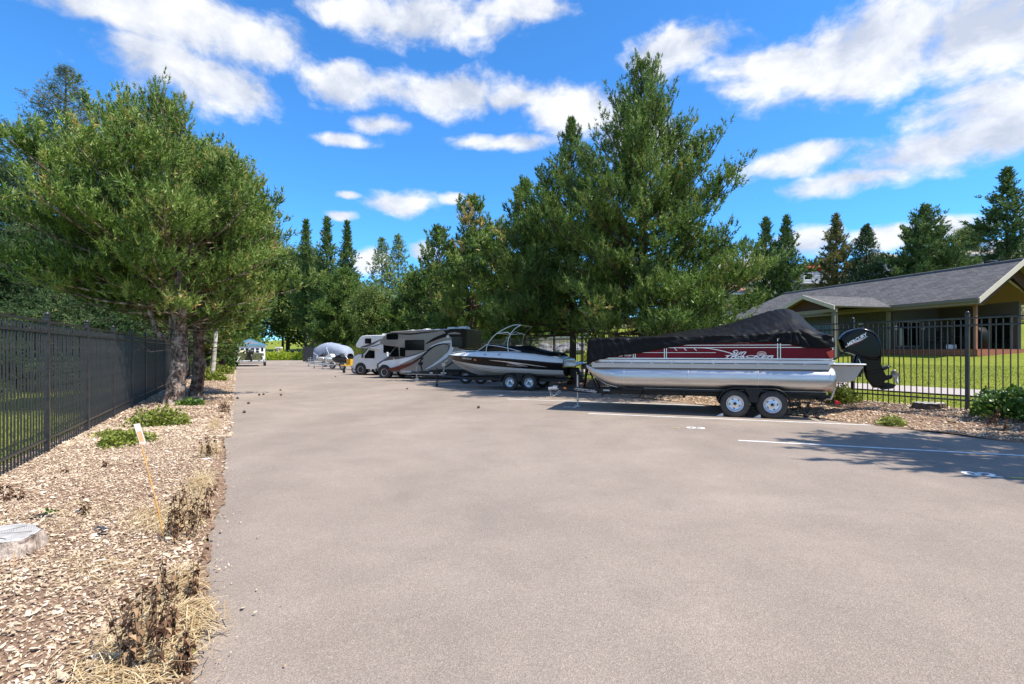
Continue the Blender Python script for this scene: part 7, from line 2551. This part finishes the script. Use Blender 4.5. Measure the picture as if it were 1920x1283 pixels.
x, y = gpos(298, 803); shrub("low green shrub by the pale forked trunk's foot, larger of the two", x, y, .02, .60, .42, .42, 2300, .055, M_shrub, 1)
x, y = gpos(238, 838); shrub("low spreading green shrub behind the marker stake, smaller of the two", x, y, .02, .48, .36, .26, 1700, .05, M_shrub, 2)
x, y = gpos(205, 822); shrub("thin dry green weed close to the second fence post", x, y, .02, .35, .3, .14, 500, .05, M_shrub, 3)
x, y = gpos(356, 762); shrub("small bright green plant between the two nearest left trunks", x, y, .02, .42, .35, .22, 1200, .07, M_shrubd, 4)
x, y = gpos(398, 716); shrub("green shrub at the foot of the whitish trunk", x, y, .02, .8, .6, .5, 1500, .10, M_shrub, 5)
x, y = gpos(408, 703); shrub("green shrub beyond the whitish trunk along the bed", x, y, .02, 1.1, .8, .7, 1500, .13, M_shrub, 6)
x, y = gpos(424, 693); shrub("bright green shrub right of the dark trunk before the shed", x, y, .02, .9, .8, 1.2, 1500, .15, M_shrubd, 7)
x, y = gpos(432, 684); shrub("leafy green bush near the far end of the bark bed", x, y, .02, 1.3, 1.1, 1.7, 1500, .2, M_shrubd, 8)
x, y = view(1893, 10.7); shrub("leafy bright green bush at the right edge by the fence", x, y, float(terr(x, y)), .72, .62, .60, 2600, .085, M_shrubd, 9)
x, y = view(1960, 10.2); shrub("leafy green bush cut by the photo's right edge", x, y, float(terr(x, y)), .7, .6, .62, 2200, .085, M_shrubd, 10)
x, y = view(1580, 13.6); shrub("round green shrub behind the pontoon trailer's tail light", x, y, float(terr(x, y)), .42, .38, .42, 1700, .07, M_shrub, 11)
x, y = view(1672, 11.15); shrub("small yellow green weed in the bark near the asphalt edge", x, y, float(terr(x, y)), .30, .26, .20, 700, .06, attr_mat("yellow_weed", [(0, (.16, .2, .03)), (1, (.42, .44, .12))], .6, .3, young=(.45, .45, .12)), 12)
x, y = view(1515, 14.6); shrub("leafy twiggy shrub half hidden behind the pontoon trailer frame", x, y, float(terr(x, y)), .5, .45, .6, 900, .07, M_shrubd, 13)
x, y = view(1570, 14.0); shrub("sparse twiggy bush at the fence post behind the motor pod", x, y, float(terr(x, y)), .35, .3, .75, 260, .05, M_deadleaf, 14)
x, y = view(1120, 40); shrub("yellow flowering shrub beyond the fence above the covered boat's bow", x, y, float(terr(x, y)), 1.6, .8, 1.6, 1500, .2, attr_mat("yellow_blossom", [(0, (.3, .3, .02)), (1, (.75, .65, .04))], .7, .3, young=(.8, .7, .05)), 15)
x, y = view(1893, 36); shrub("grey pink shrub on the lawn beyond the house deck", x, y, float(terr(x, y)), 1.2, 1.0, 1.5, 1700, .13, attr_mat("grey_pink_leaf", [(0, (.12, .10, .07)), (1, (.4, .33, .26))], .8, .2, young=(.4, .35, .25)), 16)
x, y = view(1585, 66); 
# hedge at the lane end: a row of single shrubs grown together
xh0, xh1 = view(480, 91)[0], view(580, 88)[0]
M_hedge = attr_mat("bright_hedge", [(0.0, (0.16, 0.26, 0.02)), (0.5, (0.32, 0.45, 0.035)), (1.0, (0.6, 0.62, 0.07))], rough=.6, trans=.35, young=(.55, .55, .08))
for k in range(9):
    f = k / 8
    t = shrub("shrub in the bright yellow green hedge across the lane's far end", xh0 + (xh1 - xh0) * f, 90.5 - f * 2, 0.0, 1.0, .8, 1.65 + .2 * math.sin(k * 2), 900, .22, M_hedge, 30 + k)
    t["group"] = "shrubs of the hedge across the lane end"; t.scale.x = 1.0
x, y = view(578, 84)
for px, Y, lb in ((665, 66, "tall pale green reed clump between covered boat and white motorhome"),):
    x, y = view(px, Y); n = 700
    g = np.random.default_rng(px); bx = g.normal(0, .6, (n, 2)); h_ = g.uniform(1.4, 2.6, n); ln = g.normal(0, .3, (n, 2))
    V = np.stack([np.stack([bx[:, 0] - .03, bx[:, 1], 0 * h_], -1), np.stack([bx[:, 0] + .03, bx[:, 1], 0 * h_], -1), np.stack([bx[:, 0] + ln[:, 0], bx[:, 1] + ln[:, 1], h_], -1)], 1).reshape(-1, 3)
    me = np_mesh("reeds", V, np.arange(3 * n).reshape(-1, 3), {"tint": np.repeat(g.uniform(0, 1, n), 3)})
    o = obj("ornamental_grass", me, M_blade); o.location = (x, y, 0); tag(o, lb, "ornamental grass")


def withered(label, x, y, h, n_st, seed, spread=.16, leaves=9, z=.03, name="withered_plant"):
    """dead perennial: several upright brown stems with curled hanging leaves"""
    r = random.Random(seed); t = thing(name, label, "dead plant", (x, y, z), r.uniform(0, 6))
    s_ = MB(); V = []; F = []; T = []
    for k in range(int(n_st * 1.25)):
        a = r.uniform(0, 6.28); d = r.uniform(0, spread); hh = 1.22 * h * r.uniform(.5, 1.05)
        b = Vector((math.cos(a) * d, math.sin(a) * d, -.01)); ln = Vector((r.gauss(0, .10), r.gauss(0, .10), 0)) * hh * 1.5
        pts = [b, b + Vector((0, 0, hh * .5)) + ln * .35 + Vector((r.gauss(0, .01), r.gauss(0, .01), 0)), b + Vector((0, 0, hh)) + ln]
        s_.tube(pts, [.004, .0032, .0018], 4)
        for j in range(int(leaves * 1.15 * hh / h * r.uniform(.8, 1.4))):
            f = r.uniform(.12, 1.0); c = pts[0].lerp(pts[1], f * 2) if f < .5 else pts[1].lerp(pts[2], f * 2 - 1)
            az_ = r.uniform(0, 6.28); l = r.uniform(.02, .05) * (1.25 - f * .4); w = l * r.uniform(.18, .36)
            o_ = Vector((math.cos(az_), math.sin(az_), 0)); sd_ = Vector((-o_.y, o_.x, 0))
            p0 = c; p1 = c + o_ * l * .55 + Vector((0, 0, r.uniform(-.1, .3) * l)); p2 = c + o_ * l * .75 + Vector((0, 0, -l * r.uniform(.4, .9)))
            i0 = len(V)
            V += [p0, p1 + sd_ * w, p2, p1 - sd_ * w + Vector((0, 0, r.uniform(-.4, .4) * w))]; F.append((i0, i0 + 1, i0 + 2)); F.append((i0, i0 + 2, i0 + 3))
            T += [r.random()] * 4
    obj("stem", s_, M_twig, t)
    me = np_mesh("leaves", np.array([tuple(v) for v in V]), np.array(F), {"tint": np.array(T)})
    obj("leaves", me, M_deadleaf, t)
    return t


def straw(label, x, y, n, rx, ry, h, seed, name="straw", rz=0.0):
    g = np.random.default_rng(seed)
    c = g.normal(0, .42, (n, 2)) * np.array([rx, ry]); th = g.uniform(0, 6.28, n) ; L_ = g.uniform(.06, .22, n)
    hh = g.uniform(0, h, n); up = g.normal(.05, .17, n) * L_
    d = np.stack([np.cos(th), np.sin(th)], -1); s_ = np.stack([-d[:, 1], d[:, 0]], -1) * g.uniform(.0012, .0032, (n, 1))
    rows = []
    for f, k in ((0, 0), (.5, .25), (1, 0)):
        pc = c + d * (L_[:, None] * (f - .5)) + s_ * 0; z = hh + up * f + k * L_ * .35
        rows.append((np.concatenate([pc - s_, z[:, None]], 1), np.concatenate([pc + s_, z[:, None] + .0008], 1)))
    V = np.stack([rows[0][0], rows[0][1], rows[1][0], rows[1][1], rows[2][0], rows[2][1]], 1)
    V[:, :, 2] = np.maximum(V[:, :, 2], .002)
    F = (np.arange(n)[:, None, None] * 6 + np.array([(0, 1, 3, 2), (2, 3, 5, 4)])[None]).reshape(-1, 4)
    me = np_mesh(name, V.reshape(-1, 3), F, {"tint": np.repeat(g.uniform(0, 1, n), 6)})
    o = obj(name, me, M_straw); o.location = (x, y, .025); o.rotation_euler = (0, 0, rz)
    return tag(o, label, None, None, "stuff")


ur = math.atan2(U.y, U.x)
for px, py, n, rx, ry, sd_ in ((345, 975, 1400, .75, .22, 1), (372, 915, 900, .8, .18, 2), (285, 1215, 1000, .6, .24, 3), (230, 1270, 800, .6, .30, 4), (330, 1120, 700, .4, .16, 5), (290, 985, 700, .6, .3, 6), (392, 850, 700, .9, .16, 7), (402, 800, 500, 1.3, .14, 8),
                               (200, 820, 500, .5, .25, 9), (340, 1180, 900, .3, .18, 10), (150, 1100, 500, .8, .6, 11), (120, 985, 400, 1.2, .7, 12)):
    x, y = gpos(px, py); straw(None, x, y, n, rx, ry, .05, sd_, rz=ur)
for px, py, h, ns, lb, sd_ in ((332, 1018, .34, 11, "withered brown plant at the bed edge beside the marker stake", 1), (366, 985, .30, 7, "thin withered plant at the asphalt edge behind the stake's brown plant", 2),
                               (262, 1262, .36, 9, "tall dead brown plant nearest the camera at the bottom of the bed", 3), (318, 1150, .28, 8, "dead leafy plant at the bed edge, second from the camera", 4),
                               (290, 1225, .22, 9, "low dead plant tangled in straw beside the nearest tall one", 5), (162, 975, .17, 4, "small lone dead stalk in the middle of the bark bed", 6),
                               (18, 945, .18, 7, "dead brown tuft at the left photo edge under the fence", 7), (28, 1022, .12, 8, "flattened dead tuft just above the pale stump slab", 8),
                               (393, 860, .30, 6, "withered plant at the bed edge level with the green shrubs", 9), (125, 895, .10, 3, "tiny dead sprig in the bark below the first fence post", 10),
                               (195, 885, .10, 3, "tiny orange brown dead sprig below the green shrub", 11), (420, 775, .26, 14, "dead brown mound at the asphalt edge beside the pale forked trunk", 12),
                               (352, 1268, .20, 5, "curled dead stalk leaning over the asphalt at the bottom edge", 13)):
    x, y = gpos(px, py); withered(lb, x, y, h, ns, sd_, leaves=11, spread=.14 if ns > 5 else .04)
x, y = view(1860, 10.25); withered("dead brown plant before the bush at the right edge", x, y, .34, 7, 21, .10, z=float(terr(x, y)))
x, y = view(1885, 9.9); withered("second smaller dead plant at the right edge of the bark", x, y, .26, 4, 22, .10, z=float(terr(x, y)))


def stump(label, x, y, z, r_, h, m_side, m_top, sq=(1, 1), rz=0, sink=.02, seed=1):
    r = random.Random(seed); t = thing("tree_stump", label, "stump", (x, y, z), rz); n = 40
    prof = [1 + .06 * math.sin(3 * a + seed) + .04 * math.sin(7 * a) + r.uniform(-.015, .015) for a in [2 * PI * k / n for k in range(n)]]
    def ring(z_, s_): return [(math.cos(2 * PI * k / n) * r_ * prof[k] * s_ * sq[0], math.sin(2 * PI * k / n) * r_ * prof[k] * s_ * sq[1], z_ + .006 * math.sin(k * 1.7)) for k in range(n)]
    m = MB(); m.loft([ring(-.05, 1.10), ring(h * .3, 1.06), ring(h * .8, 1.01), ring(h, .985)], smooth=False); obj("bark", m, m_side, t)
    m = MB(); m.loft([ring(h + .004, .94), ring(h + .010, .92)], smooth=False); obj("cut_face", m, m_top, t)
    c = MB()
    for k in range(7):
        a = 2 * PI * k / 7 + r.uniform(-.2, .2); c.add([(0, 0, h + .0155), (math.cos(a) * r_ * .8 * sq[0], math.sin(a) * r_ * .8 * sq[1], h + .0155), (math.cos(a + .03) * r_ * .8 * sq[0], math.sin(a + .03) * r_ * .8 * sq[1], h + .0155)], [(0, 1, 2)])
    obj("crack", c, M_lead, t)
    return t


def woodcut(name, c0, c1):
    m, nt = newmat(name); L = nt.links.new; nn = nt.nodes.new
    out = nn("ShaderNodeOutputMaterial"); b = nn("ShaderNodeBsdfPrincipled"); L(b.outputs[0], out.inputs[0])
    co = nn("ShaderNodeTexCoord"); w = nn("ShaderNodeTexWave"); w.wave_type = "RINGS"; w.rings_direction = "Z"
    w.inputs["Scale"].default_value = 22; w.inputs["Distortion"].default_value = 3.5; w.inputs["Detail"].default_value = 4; L(co.outputs["Object"], w.inputs["Vector"])
    n = nn("ShaderNodeTexNoise"); n.inputs["Scale"].default_value = 9; n.inputs["Detail"].default_value = 8; L(co.outputs["Object"], n.inputs["Vector"])
    ad = nn("ShaderNodeMath"); ad.operation = "MULTIPLY_ADD"; L(w.outputs["Fac"], ad.inputs[0]); ad.inputs[1].default_value = .35; L(n.outputs[0], ad.inputs[2])
    r = nn("ShaderNodeValToRGB"); r.color_ramp.elements[0].position = .35; r.color_ramp.elements[1].position = .9
    r.color_ramp.elements[0].color = c0 + (1,); r.color_ramp.elements[1].color = c1 + (1,); L(ad.outputs[0], r.inputs[0])
    L(r.outputs[0], b.inputs["Base Color"]); b.inputs["Roughness"].default_value = .85
    return m


M_cut = woodcut("weathered_cut_wood", (.24, .225, .205), (.50, .48, .45))
M_cut2 = woodcut("pale_cut_wood", (.36, .32, .26), (.62, .57, .50))
x, y = view(-35, 3.98); stump("wide pale sawn stump slab cut by the left photo edge", x, y, .03, .38, .15, M_barkg, M_cut, (1.05, .72), .3, seed=4)
x, y = view(1743, 12.15); stump("low sawn tree stump in the bark before the right fence", x, y, float(terr(x, y)), .32, .11, M_barkd, M_cut2, (1.05, .8), 0, seed=7)

# marker stake with its small card
x, y = gpos(312, 1027)
sk_ = thing("marker_stake", "leaning orange marker stake with a small white and orange card", "marker", (x, y, .02), 0)
tip = Vector((-.235, .03, .84))
m = MB(); m.tube([(0, 0, -.05), tuple(tip * .35 + Vector((.006, 0, 0))), tuple(tip)], [.0055, .005, .0045], 8); obj("stake", m, mat("orange_fibreglass", (.62, .30, .05), .5, 0, .15, 30, dirt=(.5, .4, .25), dirt_amt=.5), sk_)
m = MB()
q0 = tip + Vector((.002, -.008, -.01)); d1 = Vector((-.055, 0, .17)); d2 = Vector((.012, .055, 0))
m.add([q0, q0 + d2, q0 + d2 + d1, q0 + d1], [(0, 1, 2, 3)]); m.add([q0 + Vector((0, -.002, 0)), q0 + d2 + Vector((0, -.002, 0)), q0 + d2 + d1 + Vector((0, -.002, 0)), q0 + d1 + Vector((0, -.002, 0))], [(3, 2, 1, 0)])
card = obj("card", m, mat("weathered_card", (.5, .46, .44), .7, 0, .15, 30), sk_)
m = MB(); o_ = Vector((.0008, -.0045, 0))
m.add([q0 + d2 * .15 + d1 * .12 + o_, q0 + d2 * .85 + d1 * .12 + o_, q0 + d2 * .85 + d1 * .62 + o_, q0 + d2 * .15 + d1 * .62 + o_], [(0, 1, 2, 3)]); obj("printed_patch", m, mat("faded_orange_print", (.7, .28, .14), .6, 0, .2, 40), card)
# black fabric scrap and sprout; second piece is the stake card's painted shadow
M_fab_shadow = mat("black_fabric_and_shadow", (.016, .016, .018), .8, 0, .4, 25, .4, 120)
for px, py, rx, ry, h, sd_, lb in ((80, 981, .12, .05, .035, 3, "flat torn scrap of black landscape fabric by the green sprout"), (190, 1016, .052, .045, .04, 5, "crumpled black plastic scrap in the bark left of the stake")):
    x, y = gpos(px, py); r = random.Random(sd_); m = MB(); rows = []
    for i in range(9):
        u = i / 8 * 2 - 1
        rows.append([(u * rx * (1 + r.uniform(-.15, .15)), (j / 8 * 2 - 1) * ry * math.sqrt(max(.05, 1 - u * u * .8)) + r.uniform(-.006, .006), .004 + h * max(0, 1 - u * u - (j / 4 - 1) ** 2 * .8) * r.uniform(.4, 1.2)) for j in range(9)])
    m.loft(rows, 0, False, False, False)
    o = obj("scrap_and_card_shadow", m, M_fab_shadow); o.location = (x, y, .05); o.rotation_euler = (0, 0, .3)
    tag(o, lb, "fabric scrap")
x, y = gpos(95, 972); shrub("tiny bright green sprout beside the flat black fabric scrap", x, y, .04, .055, .045, .05, 45, .05, M_shrubd, 40, "sprout", "plant")
m = MB(); r = random.Random(3)
rows = [[(u * .07, v * .035 * (1 - u * u * .6), .012 + .01 * r.random()) for v in np.linspace(-1, 1, 6)] for u in np.linspace(-1, 1, 8)]
m.loft(rows, 0, False, False, False); o = obj("paper_scrap", m, M_whitep); x, y = gpos(388, 866); o.location = (x, y, .03); tag(o, "small white paper scrap at the bed edge beside the withered plant", "litter")
# fallen pine cones on the asphalt
cn = MB()
for k in range(7):
    zz = k / 6; rr1 = .028 * math.sin(PI * (.12 + .8 * zz)) + .004
    for j in range(8):
        a = 2 * PI * j / 8 + k * .4
        cn.add([(math.cos(a - .3) * rr1 * .6, math.sin(a - .3) * rr1 * .6, zz * .05), (math.cos(a + .3) * rr1 * .6, math.sin(a + .3) * rr1 * .6, zz * .05), (math.cos(a) * rr1 * 1.25, math.sin(a) * rr1 * 1.25, zz * .05 + .008)], [(0, 1, 2)])
cn.revolve([(0, .010), (.025, .020), (.05, .006)], (0, 0, 0), "z", 8)
cme_ = cn.mesh("pine_cone"); fixn(cme_); cme_.materials.append(mat("brown_cone", (.10, .055, .035), .9, 0, .3, 40))
for px, py in ((485, 742), (494, 741), (524, 733), (525, 742), (464, 758), (447, 748), (630, 707), (430, 705), (455, 775), (895, 766), (765, 730), (412, 786)):
    x, y = gpos(px, py); o = bpy.data.objects.new("pine_cone", cme_); link(o); o.location = (x, y, .028); o.rotation_euler = (1.5, rnd.uniform(0, 6), rnd.uniform(0, 6)); o.scale = (1.5, 1.5, 1.5)
    tag(o, "fallen brown pine cone lying on the asphalt lane", "pine cone", "pine cones fallen on the lane")
